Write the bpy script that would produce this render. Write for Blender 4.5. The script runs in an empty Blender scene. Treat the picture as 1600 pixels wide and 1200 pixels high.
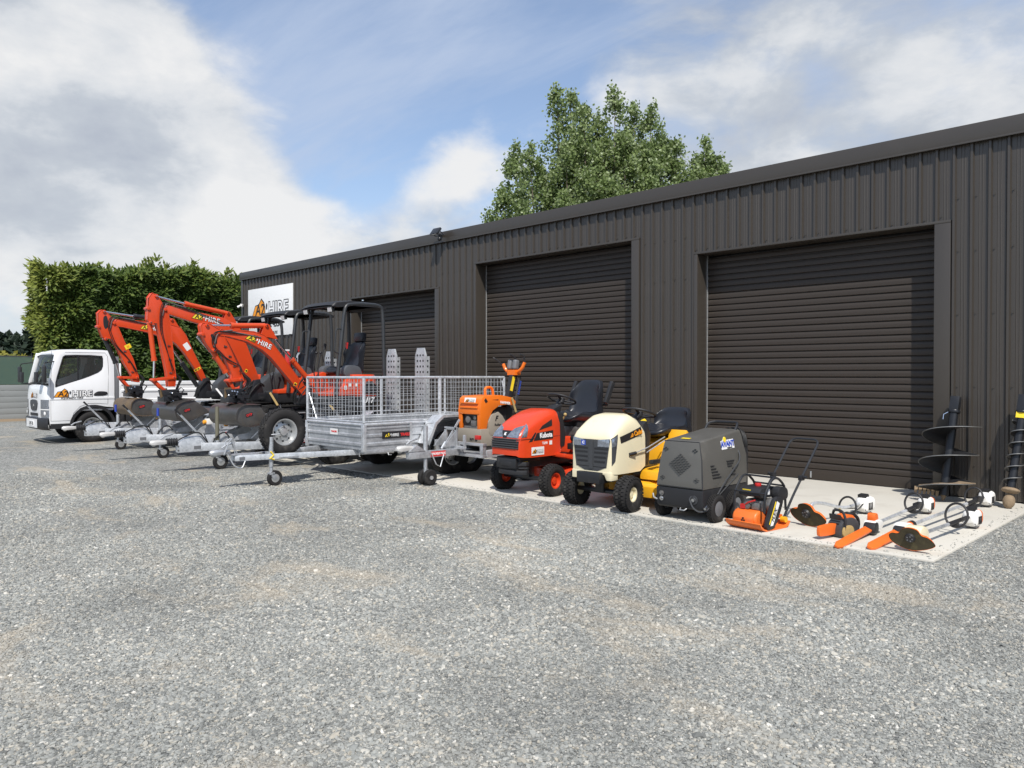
import bpy, bmesh, math, random
import numpy as np
from mathutils import Vector, Matrix
random.seed(7); RNG = np.random.default_rng(11)
R = math.radians
scene = bpy.context.scene
COL = scene.collection

# ------------------------------------------------------------------ camera
cam_d = bpy.data.cameras.new('camera'); cam = bpy.data.objects.new('camera', cam_d); COL.objects.link(cam)
cam_d.sensor_width = 36.0; cam_d.lens = 36.0*1205/1600; cam_d.clip_start = 0.05; cam_d.clip_end = 6000
cam.location = (0, -10.4, 1.5); cam.rotation_euler = (R(90-0.713), 0, R(45.1))
scene.camera = cam

# ------------------------------------------------------------------ light and sky
SUN_EL, SUN_AZ = 51.0, 49.0          # azimuth measured from the shed's outward normal (-Y) towards +X
to_sun = Vector((math.cos(R(SUN_EL))*math.sin(R(SUN_AZ)), -math.cos(R(SUN_EL))*math.cos(R(SUN_AZ)), math.sin(R(SUN_EL))))
sd = bpy.data.lights.new('sun', 'SUN'); sun = bpy.data.objects.new('sun', sd); COL.objects.link(sun)
sd.energy = 4.9; sd.angle = R(0.55); sd.color = (1.0, 0.955, 0.89)
sun.rotation_euler = to_sun.to_track_quat('Z', 'Y').to_euler(); sun.location = to_sun*60

world = bpy.data.worlds.new('World'); scene.world = world; world.use_nodes = True
wn, wl = world.node_tree.nodes, world.node_tree.links; wn.clear()
def W(t, **k):
    n = wn.new(t)
    for a, b in k.items(): setattr(n, a, b)
    return n
def wm(op, a, b=None, c=None, clamp=False):
    n = wn.new('ShaderNodeMath'); n.operation = op; n.use_clamp = clamp
    for i, x in enumerate((a, b, c)):
        if x is None: continue
        if isinstance(x, (int, float)): n.inputs[i].default_value = x
        else: wl.new(x, n.inputs[i])
    return n.outputs[0]
sky = W('ShaderNodeTexSky', sky_type='NISHITA', sun_disc=False, sun_elevation=R(SUN_EL), air_density=1.0, dust_density=0.6, ozone_density=1.6)
sky.sun_rotation = math.atan2(to_sun.x, to_sun.y)
tc = W('ShaderNodeTexCoord'); nrm = W('ShaderNodeVectorMath', operation='NORMALIZE'); wl.new(tc.outputs['Generated'], nrm.inputs[0])
DIRV = nrm.outputs[0]
sep = W('ShaderNodeSeparateXYZ'); wl.new(DIRV, sep.inputs[0])
zz = wm('MAXIMUM', sep.outputs[2], 0.0)
den = wm('ADD', zz, 0.16)
comb = W('ShaderNodeCombineXYZ'); wl.new(wm('DIVIDE', sep.outputs[0], den), comb.inputs[0]); wl.new(wm('DIVIDE', sep.outputs[1], den), comb.inputs[1])
def wnoise(vec, scale, detail, rough, dist=0.0, off=(0, 0, 0), sc=(1, 1, 1), rot=0.0):
    mp = W('ShaderNodeMapping'); mp.inputs['Location'].default_value = off; mp.inputs['Scale'].default_value = sc; mp.inputs['Rotation'].default_value = (0, 0, rot)
    wl.new(vec, mp.inputs['Vector'])
    n = W('ShaderNodeTexNoise'); n.inputs['Scale'].default_value = scale; n.inputs['Detail'].default_value = detail
    n.inputs['Roughness'].default_value = rough; n.inputs['Distortion'].default_value = dist
    wl.new(mp.outputs[0], n.inputs['Vector']); return n.outputs['Fac']
def blob(az, el, inner, outer, vec):      # a soft cap of sky round one compass direction and height (degrees), 1 in its middle
    dv = Vector((math.sin(R(az))*math.cos(R(el)), math.cos(R(az))*math.cos(R(el)), math.sin(R(el))))
    n = W('ShaderNodeVectorMath', operation='DOT_PRODUCT'); wl.new(vec, n.inputs[0]); n.inputs[1].default_value = dv
    m = W('ShaderNodeMapRange'); m.interpolation_type = 'SMOOTHSTEP'
    m.inputs['From Min'].default_value = math.cos(R(outer)); m.inputs['From Max'].default_value = math.cos(R(inner))
    wl.new(n.outputs['Value'], m.inputs['Value']); return m.outputs[0]
def ramp(fac, stops):
    r = W('ShaderNodeValToRGB'); e = r.color_ramp.elements
    while len(e) < len(stops): e.new(0.5)
    for q, (p, c) in zip(e, stops): q.position = p; q.color = (*c, 1) if len(c) == 3 else c
    wl.new(fac, r.inputs[0]); return r.outputs[0]
def maprange(fac, a, b, c=0.0, d=1.0, kind='SMOOTHSTEP'):
    m = W('ShaderNodeMapRange'); m.interpolation_type = kind; wl.new(fac, m.inputs['Value'])
    for k, x in zip(('From Min', 'From Max', 'To Min', 'To Max'), (a, b, c, d)): m.inputs[k].default_value = x
    return m.outputs[0]
n_cir = wnoise(comb.outputs[0], 1.5, 8, 0.6, 0.5, (8, 2, 0), (0.5, 2.2, 1), 0.5)
CLOUDS = (  # compass direction, height, inner and outer radius (degrees), weight: + cloud, - clear
    (-77.3, 17.0, 2, 14, 0.24), (-73.4, 19.9, 1, 9, 0.1), (-69.6, 15.0, 1, 13, 0.2), (-63.5, 16.0, 1, 8, 0.14), (-73.4, 11.8, 2, 14, 0.16), (-76.7, 8.2, 1, 9, 0.12), (-66.4, 11.2, 1, 9, 0.1), (-60.0, 9.1, 1, 6, 0.34), (-64.7, 9.5, 0.5, 5, 0.2), (-55.9, 9.0, 0.5, 5, 0.14), (-49.4, 13.7, 1, 8, 0.15), (-46.1, 16.8, 1, 6, 0.12), (-52.2, 11.0, 1, 6, 0.1), (-24.6, 18.7, 4, 24, 0.09), (-14.9, 20.6, 4, 20, 0.12), (-18.6, 14.0, 2, 12, 0.07), (-33.4, 23.1, 2, 12, 0.05), (-28.9, 12.8, 1, 10, 0.14), (-38.0, 23.4, 1, 8, 0.06), (-56.4, 17.8, 2, 9, -0.2), (-58.2, 23.0, 2, 12, -0.14), (-66.4, 24.0, 2, 8, -0.16), (-44.6, 22.3, 2, 9, -0.1), (-57.7, 13.4, 1, 6, -0.16), (-49.8, 20.6, 1, 8, -0.12), (-42.7, 19.0, 1, 5, -0.1))
def density(vec):
    sv = W('ShaderNodeVectorMath', operation='MULTIPLY'); wl.new(vec, sv.inputs[0]); sv.inputs[1].default_value = (1, 1, 1.9)
    d = wm('ADD', wm('MULTIPLY', wnoise(sv.outputs[0], 2.2, 3, 0.5, 0.2, (3.1, 1.7, 0)), 0.40), wm('MULTIPLY', wnoise(sv.outputs[0], 6.5, 11, 0.57, 0.2, (0.4, 5.2, 0)), 0.95))
    for (az, el, i, o, w) in CLOUDS: d = wm('ADD', d, wm('MULTIPLY', blob(az, el, i, o, vec), w))
    return d
dens = density(DIRV)
upv = W('ShaderNodeVectorMath', operation='ADD'); wl.new(DIRV, upv.inputs[0]); upv.inputs[1].default_value = (0.022, -0.018, 0.085)
dens_up = density(upv.outputs[0])
cover = wm('MULTIPLY', maprange(dens, 0.62, 0.98), 0.96)
cir = wm('ADD', 0.22, wm('MULTIPLY', maprange(n_cir, 0.34, 0.70), 0.58))
veil = maprange(sep.outputs[2], 0.0, 0.34, 0.66, 0.10)      # hazy brightening towards the horizon
thin = wm('MAXIMUM', cir, veil)
# cloud brightness: bright sunlit fringes, grey-blue undersides in the thick middle
shade = wm('ADD', wm('MULTIPLY', wm('SUBTRACT', dens, dens_up), 1.0), wm('ADD', 0.60, wm('MULTIPLY', maprange(dens, 0.84, 1.30), -0.07)))
ccol = ramp(shade, [(0.16, (0.48, 0.53, 0.61)), (0.40, (0.57, 0.62, 0.71)), (0.58, (0.67, 0.72, 0.79)), (0.72, (0.86, 0.89, 0.93)), (0.92, (1.04, 1.04, 1.04))])
mixa = W('ShaderNodeMix', data_type='RGBA'); mixb = W('ShaderNodeMix', data_type='RGBA')
skm = W('ShaderNodeVectorMath', operation='MULTIPLY'); wl.new(sky.outputs[0], skm.inputs[0])
SKS = 0.15
skm.inputs[1].default_value = (1.06, 1.06, 1.08)
thincol = W('ShaderNodeRGB'); thincol.outputs[0].default_value = (0.53/SKS, 0.62/SKS, 0.79/SKS, 1)
wl.new(thin, mixa.inputs[0]); wl.new(skm.outputs[0], mixa.inputs[6]); wl.new(thincol.outputs[0], mixa.inputs[7])
csc = W('ShaderNodeVectorMath', operation='SCALE'); wl.new(ccol, csc.inputs[0]); csc.inputs['Scale'].default_value = 0.84/SKS
wl.new(cover, mixb.inputs[0]); wl.new(mixa.outputs[2], mixb.inputs[6]); wl.new(csc.outputs[0], mixb.inputs[7])
bg = W('ShaderNodeBackground'); bg.inputs['Strength'].default_value = SKS; wl.new(mixb.outputs[2], bg.inputs['Color'])
wo = W('ShaderNodeOutputWorld'); wl.new(bg.outputs[0], wo.inputs['Surface'])
world.cycles.sampling_method = 'MANUAL'; world.cycles.sample_map_resolution = 512

vs = scene.view_settings; vs.view_transform = 'Standard'; vs.look = 'None'; vs.exposure = 0.0; vs.gamma = 1.0; vs.use_curve_mapping = False
scene.cycles.max_bounces = 6; scene.cycles.diffuse_bounces = 3; scene.cycles.glossy_bounces = 3; scene.cycles.transmission_bounces = 5; scene.cycles.transparent_max_bounces = 12
scene.cycles.caustics_reflective = False; scene.cycles.caustics_refractive = False
scene.cycles.use_denoising = True

# ------------------------------------------------------------------ helpers: meshes
class MB:
    """collects shapes; build() links them as one mesh object"""
    def __init__(s): s.v = []; s.f = []
    def add(s, v, f):
        n = len(s.v); s.v += [tuple(p) for p in v]; s.f += [tuple(i+n for i in q) for q in f]; return s
    def box(s, x0, x1, y0, y1, z0, z1):
        v = [(x, y, z) for z in (z0, z1) for y in (y0, y1) for x in (x0, x1)]
        return s.add(v, [(0, 2, 3, 1), (4, 5, 7, 6), (0, 1, 5, 4), (2, 6, 7, 3), (0, 4, 6, 2), (1, 3, 7, 5)])
    def cbox(s, c, d, m=None):
        v = [Vector((x*d[0]/2, y*d[1]/2, z*d[2]/2)) for z in (-1, 1) for y in (-1, 1) for x in (-1, 1)]
        if m is not None: v = [m @ p for p in v]
        v = [p+Vector(c) for p in v]
        return s.add(v, [(0, 2, 3, 1), (4, 5, 7, 6), (0, 1, 5, 4), (2, 6, 7, 3), (0, 4, 6, 2), (1, 3, 7, 5)])
    def bar(s, a, b, w, h, up=(0, 0, 1)):
        a, b = Vector(a), Vector(b); d = (b-a).normalized(); u = Vector(up)
        if abs(d.dot(u)) > .99: u = Vector((1, 0, 0))
        sd_ = d.cross(u).normalized(); u = sd_.cross(d)
        v = [p+sd_*(i*w/2)+u*(j*h/2) for p in (a, b) for (i, j) in ((-1, -1), (1, -1), (1, 1), (-1, 1))]
        return s.add(v, [(0, 3, 2, 1), (4, 5, 6, 7), (0, 1, 5, 4), (1, 2, 6, 5), (2, 3, 7, 6), (3, 0, 4, 7)])
    def tube(s, pts, r, n=8, closed=False, cap=True):
        P = [Vector(p) for p in pts]; N = len(P); rs = r if isinstance(r, (list, tuple)) else [r]*N
        T = []
        for i in range(N):
            a = P[(i-1) % N] if (closed or i) else P[0]; b = P[(i+1) % N] if (closed or i < N-1) else P[-1]
            t = (b-a); T.append(t.normalized() if t.length > 1e-9 else Vector((0, 0, 1)))
        u = Vector((0, 0, 1))
        if abs(T[0].dot(u)) > .9: u = Vector((1, 0, 0))
        u = (u-T[0]*u.dot(T[0])).normalized(); v = []
        for i in range(N):
            u = (u-T[i]*u.dot(T[i])).normalized(); w = T[i].cross(u)
            v += [P[i]+(u*math.cos(2*math.pi*k/n)+w*math.sin(2*math.pi*k/n))*rs[i] for k in range(n)]
        f = []
        for i in range(N if closed else N-1):
            j = (i+1) % N
            f += [(i*n+k, i*n+(k+1) % n, j*n+(k+1) % n, j*n+k) for k in range(n)]
        if cap and not closed: f += [tuple(range(n))[::-1], tuple((N-1)*n+k for k in range(n))]
        return s.add(v, f)
    def cyl(s, a, b, r, r2=None, n=16): return s.tube([a, b], [r, r if r2 is None else r2], n)
    def prism(s, poly, axis, a0, a1):
        """polygon in the plane across `axis`, pushed from a0 to a1; axis 'y': (x,z), 'x': (y,z), 'z': (x,y)"""
        k = {'y': lambda p, a: (p[0], a, p[1]), 'x': lambda p, a: (a, p[0], p[1]), 'z': lambda p, a: (p[0], p[1], a)}[axis]
        n = len(poly); v = [k(p, a0) for p in poly]+[k(p, a1) for p in poly]
        f = [tuple(range(n)), tuple(range(n, 2*n))[::-1]]+[(i, i+n, (i+1) % n+n, (i+1) % n) for i in range(n)]
        return s.add(v, f)
    def lathe(s, prof, o, ax, n=24, a0=0.0, a1=2*math.pi):
        """prof: (radius, distance along ax)"""
        o = Vector(o); ax = Vector(ax).normalized(); u = Vector((0, 0, 1)) if abs(ax.z) < .9 else Vector((1, 0, 0))
        u = (u-ax*u.dot(ax)).normalized(); w = ax.cross(u); full = abs(a1-a0-2*math.pi) < 1e-6; m = n if full else n+1
        v = []
        for (r, h) in prof:
            v += [o+ax*h+(u*math.cos(a0+(a1-a0)*k/n)+w*math.sin(a0+(a1-a0)*k/n))*r for k in range(m)]
        f = []
        for i in range(len(prof)-1):
            f += [(i*m+k, i*m+(k+1) % m, (i+1)*m+(k+1) % m, (i+1)*m+k) for k in range(n)]
        return s.add(v, f)
    def loft(s, rings, cap=True, closed=True):
        n = len(rings[0]); v = [p for r in rings for p in r]; f = []
        for i in range(len(rings)-1):
            f += [(i*n+k, i*n+(k+1) % n, (i+1)*n+(k+1) % n, (i+1)*n+k) for k in range(n if closed else n-1)]
        if cap: f += [tuple(range(n))[::-1], tuple((len(rings)-1)*n+k for k in range(n))]
        return s.add(v, f)
    def ball(s, c, r, sc=(1, 1, 1), nu=14, nv=9):
        c = Vector(c); v = []; f = []
        for j in range(nv+1):
            th = math.pi*j/nv
            for i in range(nu):
                ph = 2*math.pi*i/nu
                v.append(c+Vector((r*sc[0]*math.sin(th)*math.cos(ph), r*sc[1]*math.sin(th)*math.sin(ph), r*sc[2]*math.cos(th))))
        for j in range(nv):
            f += [(j*nu+i, (j+1)*nu+i, (j+1)*nu+(i+1) % nu, j*nu+(i+1) % nu) for i in range(nu)]
        return s.add(v, f)
    def xf(s, m, start=0):
        for i in range(start, len(s.v)): s.v[i] = tuple(m @ Vector(s.v[i]))
        return s
    def mesh(s, name, mat, bev=0.0, smooth=35, seg=2):
        me = bpy.data.meshes.new(name); me.from_pydata(s.v, [], s.f)
        bm = bmesh.new(); bm.from_mesh(me)
        bmesh.ops.remove_doubles(bm, verts=bm.verts, dist=1e-5)
        bmesh.ops.recalc_face_normals(bm, faces=bm.faces)
        if bev > 0:
            ed = [e for e in bm.edges if len(e.link_faces) == 2 and e.calc_face_angle(0) > R(28)]
            if ed: bmesh.ops.bevel(bm, geom=ed, offset=bev, segments=seg, profile=0.6, affect='EDGES', clamp_overlap=True)
        bm.to_mesh(me); bm.free()
        if smooth:
            me.polygons.foreach_set('use_smooth', [True]*len(me.polygons)); me.set_sharp_from_angle(angle=R(smooth))
        if mat is not None: me.materials.append(mat)
        return me
    def build(s, name, mat, parent=None, bev=0.0, smooth=35, seg=2, label=None):
        o = bpy.data.objects.new(name, s.mesh(name, mat, bev, smooth, seg)); COL.objects.link(o)
        if parent is not None: o.parent = parent
        if label: o['label'] = label
        return o

def tag(o, label=None, cat=None, group=None, kind=None):
    for k, x in (('label', label), ('category', cat), ('group', group), ('kind', kind)):
        if x: o[k] = x
    return o
def thing(name, label, cat, loc=(0, 0, 0), rz=0.0, group=None):
    o = bpy.data.objects.new(name, None); COL.objects.link(o); o.location = loc; o.rotation_euler = (0, 0, rz); o.empty_display_size = .1
    return tag(o, label, cat, group)
def copy_tree(o, parent=None):
    c = o.copy(); COL.objects.link(c); c.parent = parent
    for ch in list(o.children): copy_tree(ch, c)
    return c
def arc(c, r, a0, a1, n, plane='xz', y=0.0):
    out = []
    for i in range(n+1):
        a = R(a0+(a1-a0)*i/n); p = (c[0]+r*math.cos(a), c[1]+r*math.sin(a))
        out.append((p[0], y, p[1]) if plane == 'xz' else ((y, p[0], p[1]) if plane == 'yz' else (p[0], p[1], y)))
    return out
def rounded(path, rad, n=5):
    """polyline with its inner corners rounded"""
    P = [Vector(p) for p in path]; out = [P[0]]
    for i in range(1, len(P)-1):
        a, b, c = P[i-1], P[i], P[i+1]; d1 = (a-b); d2 = (c-b); r = min(rad, d1.length*.48, d2.length*.48)
        p0 = b+d1.normalized()*r; p1 = b+d2.normalized()*r
        for k in range(n+1):
            t = k/n; out.append(p0*(1-t)**2+b*2*t*(1-t)+p1*t*t)
    out.append(P[-1]); return out
def smooth_poly(pts, n=4):
    """closed Catmull-Rom through 2-D points"""
    out = []; N = len(pts)
    for i in range(N):
        p0, p1, p2, p3 = (Vector(pts[(i+k-1) % N]) for k in range(4))
        for k in range(n):
            t = k/n; out.append(tuple(.5*((2*p1)+(p2-p0)*t+(2*p0-5*p1+4*p2-p3)*t*t+(3*p1-p0-3*p2+p3)*t**3)))
    return out

# ------------------------------------------------------------------ helpers: materials
def nodes_of(m): return m.node_tree.nodes, m.node_tree.links
def mat(name, col, rough=.5, metal=0.0, var=.12, vscale=6.0, bump=0.0, bscale=40.0, coat=0.0, dirt=None, dirt_amt=.0, dscale=3.0, spec=.5, rvar=.12):
    m = bpy.data.materials.new(name); m.use_nodes = True; N, L = nodes_of(m); b = N['Principled BSDF']
    b.inputs['Roughness'].default_value = rough; b.inputs['Metallic'].default_value = metal; b.inputs['Coat Weight'].default_value = coat; b.inputs['Coat Roughness'].default_value = .08
    b.inputs['Specular IOR Level'].default_value = spec
    t = N.new('ShaderNodeTexCoord')
    nz = N.new('ShaderNodeTexNoise'); nz.inputs['Scale'].default_value = vscale; nz.inputs['Detail'].default_value = 6; L.new(t.outputs['Object'], nz.inputs['Vector'])
    mx = N.new('ShaderNodeMix'); mx.data_type = 'RGBA'; L.new(nz.outputs['Fac'], mx.inputs[0])
    mx.inputs[6].default_value = (*[c*(1-var) for c in col], 1); mx.inputs[7].default_value = (*[min(1, c*(1+var)) for c in col], 1)
    out = mx.outputs[2]
    if dirt is not None:
        nd = N.new('ShaderNodeTexNoise'); nd.inputs['Scale'].default_value = dscale; nd.inputs['Detail'].default_value = 8; nd.inputs['Roughness'].default_value = .65; L.new(t.outputs['Object'], nd.inputs['Vector'])
        mr = N.new('ShaderNodeMapRange'); mr.inputs['From Min'].default_value = .62-.3*dirt_amt; mr.inputs['From Max'].default_value = .85-.2*dirt_amt; mr.inputs['To Max'].default_value = min(1, .35+dirt_amt); L.new(nd.outputs['Fac'], mr.inputs['Value'])
        m2 = N.new('ShaderNodeMix'); m2.data_type = 'RGBA'; L.new(mr.outputs[0], m2.inputs[0]); L.new(out, m2.inputs[6]); m2.inputs[7].default_value = (*dirt, 1); out = m2.outputs[2]
    L.new(out, b.inputs['Base Color'])
    if rvar:
        mr = N.new('ShaderNodeMapRange'); L.new(nz.outputs['Fac'], mr.inputs['Value']); mr.inputs['To Min'].default_value = max(.02, rough-rvar); mr.inputs['To Max'].default_value = min(1, rough+rvar); L.new(mr.outputs[0], b.inputs['Roughness'])
    if bump:
        nb = N.new('ShaderNodeTexNoise'); nb.inputs['Scale'].default_value = bscale; nb.inputs['Detail'].default_value = 5; L.new(t.outputs['Object'], nb.inputs['Vector'])
        bp = N.new('ShaderNodeBump'); bp.inputs['Strength'].default_value = bump; bp.inputs['Distance'].default_value = .01; L.new(nb.outputs['Fac'], bp.inputs['Height']); L.new(bp.outputs[0], b.inputs['Normal'])
    return m
def glass(name, col=(.75, .85, .82), rough=.02, alpha=.45):
    m = bpy.data.materials.new(name); m.use_nodes = True; N, L = nodes_of(m); b = N['Principled BSDF']
    b.inputs['Base Color'].default_value = (*[c*.08 for c in col], 1); b.inputs['Roughness'].default_value = rough; b.inputs['Specular IOR Level'].default_value = .6; b.inputs['Alpha'].default_value = alpha
    return m
def galv(name, base=.42, rough=.38, metal=.75):
    m = bpy.data.materials.new(name); m.use_nodes = True; N, L = nodes_of(m); b = N['Principled BSDF']
    b.inputs['Metallic'].default_value = metal
    t = N.new('ShaderNodeTexCoord')
    vo = N.new('ShaderNodeTexVoronoi'); vo.inputs['Scale'].default_value = 38; L.new(t.outputs['Object'], vo.inputs['Vector'])
    nz = N.new('ShaderNodeTexNoise'); nz.inputs['Scale'].default_value = 5; nz.inputs['Detail'].default_value = 7; L.new(t.outputs['Object'], nz.inputs['Vector'])
    ad = N.new('ShaderNodeMath'); ad.operation = 'MULTIPLY_ADD'; L.new(vo.outputs['Color'], ad.inputs[0]); ad.inputs[1].default_value = .35; L.new(nz.outputs['Fac'], ad.inputs[2])
    rp = N.new('ShaderNodeValToRGB'); e = rp.color_ramp.elements; e[0].position = .25; e[1].position = .95
    e[0].color = (base*.72, base*.76, base*.80, 1); e[1].color = (base*1.35, base*1.38, base*1.42, 1); L.new(ad.outputs[0], rp.inputs[0]); L.new(rp.outputs[0], b.inputs['Base Color'])
    mr = N.new('ShaderNodeMapRange'); L.new(ad.outputs[0], mr.inputs['Value']); mr.inputs['To Min'].default_value = rough-.1; mr.inputs['To Max'].default_value = rough+.18; L.new(mr.outputs[0], b.inputs['Roughness'])
    return m
M = {}
M['galv'] = galv('galvanised_steel', .46, .40, .68)
M['galv_bright'] = galv('galvanised_bright', .58, .36, .60)
M['orange'] = mat('orange_paint', (.62, .058, .011), .38, 0, .08, 3, coat=.2, dirt=(.26, .075, .035), dirt_amt=.16, dscale=6)
M['orange_cyl'] = mat('orange_cylinder_paint', (.60, .068, .013), .40, 0, .08, 5, coat=.15)
M['mower_red'] = mat('red_orange_plastic', (.66, .055, .014), .33, 0, .05, 3, coat=.3, dirt=(.36, .10, .05), dirt_amt=.08)
M['tool_orange'] = mat('orange_plastic', (.78, .15, .02), .42, 0, .07, 8, dirt=(.30, .16, .07), dirt_amt=.12, dscale=14)
M['comp_orange'] = mat('compactor_orange', (.74, .16, .025), .45, 0, .08, 8, dirt=(.25, .2, .16), dirt_amt=.18, dscale=9, bump=.05)
M['roller_orange'] = mat('roller_orange', (.78, .17, .012), .42, 0, .05, 4, coat=.1, dirt=(.4, .2, .1), dirt_amt=.04)
M['taupe'] = mat('taupe_paint', (.30, .265, .215), .5, 0, .08, 5, dirt=(.2, .17, .13), dirt_amt=.1)
M['cream'] = mat('cream_paint', (.80, .72, .50), .35, 0, .04, 3, coat=.25, dirt=(.5, .42, .28), dirt_amt=.06, dscale=6)
M['yellow'] = mat('yellow_paint', (.80, .40, .018), .4, 0, .06, 4, dirt=(.3, .2, .07), dirt_amt=.1)
M['white'] = mat('white_paint', (.80, .81, .82), .32, 0, .025, 2, coat=.4, dirt=(.5, .48, .44), dirt_amt=.02)
M['white_plastic'] = mat('white_plastic', (.78, .77, .74), .45, 0, .05, 9, dirt=(.4, .36, .3), dirt_amt=.1, dscale=12)
M['black'] = mat('black_plastic', (.018, .018, .020), .5, 0, .2, 8, dirt=(.10, .09, .08), dirt_amt=.06, dscale=8)
M['black_metal'] = mat('black_metal_paint', (.016, .017, .020), .38, 0, .15, 6, coat=.1, dirt=(.12, .11, .10), dirt_amt=.08, dscale=8)
M['frame_grey'] = mat('charcoal_tube_paint', (.030, .033, .037), .42, 0, .15, 5, coat=.1)
M['vinyl'] = mat('black_vinyl', (.016, .018, .024), .34, 0, .15, 12, bump=.06, bscale=180)
M['dkgrey'] = mat('dark_grey_plastic', (.048, .050, .054), .5, 0, .12, 8, dirt=(.16, .15, .13), dirt_amt=.1, dscale=7)
M['midgrey'] = mat('mid_grey_plastic', (.15, .155, .165), .5, 0, .1, 8)
M['tyre'] = mat('tyre_rubber', (.022, .021, .021), .82, 0, .25, 14, bump=.12, bscale=60, dirt=(.13, .12, .105), dirt_amt=.22, dscale=7, spec=.25)
M['rim'] = mat('silver_rim', (.52, .53, .53), .35, .6, .08, 6, dirt=(.22, .2, .17), dirt_amt=.08)
M['chrome'] = mat('chrome_rod', (.75, .76, .78), .14, 1.0, .03, 5, rvar=.04)
M['engine'] = mat('engine_metal', (.26, .25, .24), .42, .7, .35, 22, dirt=(.05, .045, .04), dirt_amt=.3, dscale=16)
M['steel_worn'] = mat('worn_bucket_steel', (.12, .112, .105), .34, .72, .3, 9, dirt=(.27, .205, .135), dirt_amt=.24, dscale=4, bump=.1, bscale=25)
M['brown_steel'] = mat('rusty_brown_steel', (.16, .115, .075), .5, .4, .3, 7, dirt=(.30, .19, .07), dirt_amt=.4, dscale=3)
M['soil'] = mat('dry_soil', (.24, .175, .11), .95, 0, .4, 30, bump=.5, bscale=50)
M['red'] = mat('red_paint', (.52, .022, .020), .35, 0, .06, 5, coat=.2)
M['blue'] = mat('blue_paint', (.03, .06, .35), .4, 0, .06, 5)
M['amber'] = mat('amber_lens', (.80, .34, .03), .18, 0, .08, 9)
M['lens'] = mat('clear_headlamp_lens', (.30, .33, .38), .10, .65, .75, 34, coat=.8, rvar=.06)
M['lamp_glass'] = mat('floodlamp_lens', (.60, .62, .62), .2, .1, .1, 20)
M['sticker'] = mat('white_sticker', (.78, .78, .77), .4, 0, .03, 8)
M['ink'] = mat('black_print', (.015, .015, .018), .5, 0, .05, 8)
M['gold'] = mat('orange_print', (.80, .30, .015), .5, 0, .05, 8)
M['yellow_print'] = mat('yellow_print', (.85, .62, .03), .5, 0, .05, 8)
M['red_print'] = mat('red_print', (.62, .03, .03), .5, 0, .05, 8)
M['white_print'] = mat('white_print', (.85, .85, .85), .5, 0, .03, 8)
M['blue_print'] = mat('blue_print', (.04, .08, .40), .4, 0, .05, 8)
M['strap'] = mat('tie_down_webbing', (.42, .30, .12), .8, 0, .2, 30)
M['cable'] = mat('black_cable', (.012, .012, .012), .5, 0, .1, 9)
M['olive'] = mat('olive_grey_tube', (.17, .16, .115), .5, .2, .15, 8)
M['glass'] = glass('window_glass', alpha=.30)
M['glass_ws'] = glass('windscreen_glass', (.6, .8, .8), alpha=.38)
M['interior'] = mat('cab_interior', (.045, .043, .042), .8, 0, .2, 6)

def text(s, size, m, parent, mw, bold=0.0, shear=0.0, depth=.0012, name='lettering', space=1.0, ax='CENTER'):
    """mw: 4x4 placing the text plane (x right, y up, z out of the surface)"""
    cu = bpy.data.curves.new(name, 'FONT'); cu.body = s; cu.size = size; cu.offset = bold; cu.shear = shear; cu.extrude = depth; cu.space_character = space
    cu.align_x = ax; cu.align_y = 'CENTER'; cu.resolution_u = 3
    t = bpy.data.objects.new(name, cu); COL.objects.link(t)
    dg = bpy.context.evaluated_depsgraph_get(); me = bpy.data.meshes.new_from_object(t.evaluated_get(dg))
    bpy.data.objects.remove(t); bpy.data.curves.remove(cu)
    me.materials.clear(); me.materials.append(m); me.name = name
    o = bpy.data.objects.new(name, me); COL.objects.link(o); o.parent = parent; o.matrix_local = mw
    return o
def plane_mw(o, xdir, ydir):
    x = Vector(xdir).normalized(); y = Vector(ydir); y = (y-x*y.dot(x)).normalized(); z = x.cross(y)
    return Matrix(((x.x, y.x, z.x, o[0]), (x.y, y.y, z.y, o[1]), (x.z, y.z, z.z, o[2]), (0, 0, 0, 1)))
def flat(poly, m, parent, mw, name='decal', depth=.0015):
    mb = MB(); mb.prism(poly, 'z', 0, depth); o = mb.build(name, m, parent, smooth=0); o.matrix_local = mw; return o
def rect(w, h, cx=0, cy=0): return [(cx-w/2, cy-h/2), (cx+w/2, cy-h/2), (cx+w/2, cy+h/2), (cx-w/2, cy+h/2)]
def off(mw, dx, dy, dz=0): return mw @ Matrix.Translation((dx, dy, dz))
def hire_logo(parent, mw, w, light=False):
    """house-shaped hire company mark, w wide overall; light = for orange or dark grounds"""
    h = w*.30
    edge = M['white_print'] if light else M['ink']
    # roof outline round the figures
    o1 = [(-.50, -.13), (-.40, .03), (-.31, .04), (-.235, .115), (-.16, .06), (-.13, -.01), (-.13, -.13)]
    flat([(x*w, y*w) for x, y in o1], M['ink'], parent, mw, 'logo_house')
    o2 = [(-.475, -.115), (-.392, .018), (-.30, .027), (-.235, .092), (-.172, .045), (-.148, -.018), (-.148, -.115)]
    flat([(x*w, y*w) for x, y in o2], M['yellow_print'] if light else M['gold'], parent, off(mw, 0, 0, .0017), 'logo_house_fill')
    text('A2', w*.205, M['ink'], parent, off(mw, -.272*w, -.038*w, .0034+.0012), .004*w, .12, name='logo_figures')
    text('HIRE', w*.235, M['ink'], parent, off(mw, .20*w, -.04*w, .0012), .014*w if not light else .010*w, 0, name='logo_word_edge', space=1.06)
    text('HIRE', w*.235, M['white_print'], parent, off(mw, .20*w, -.04*w, .0038), .002*w, 0, name='logo_word', space=1.06)
    flat([(-.112*w, -.035*w), (-.085*w, -.035*w), (-.075*w, .02*w), (-.095*w, .05*w), (-.115*w, .02*w)], edge, parent, mw, 'logo_digger')

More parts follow.
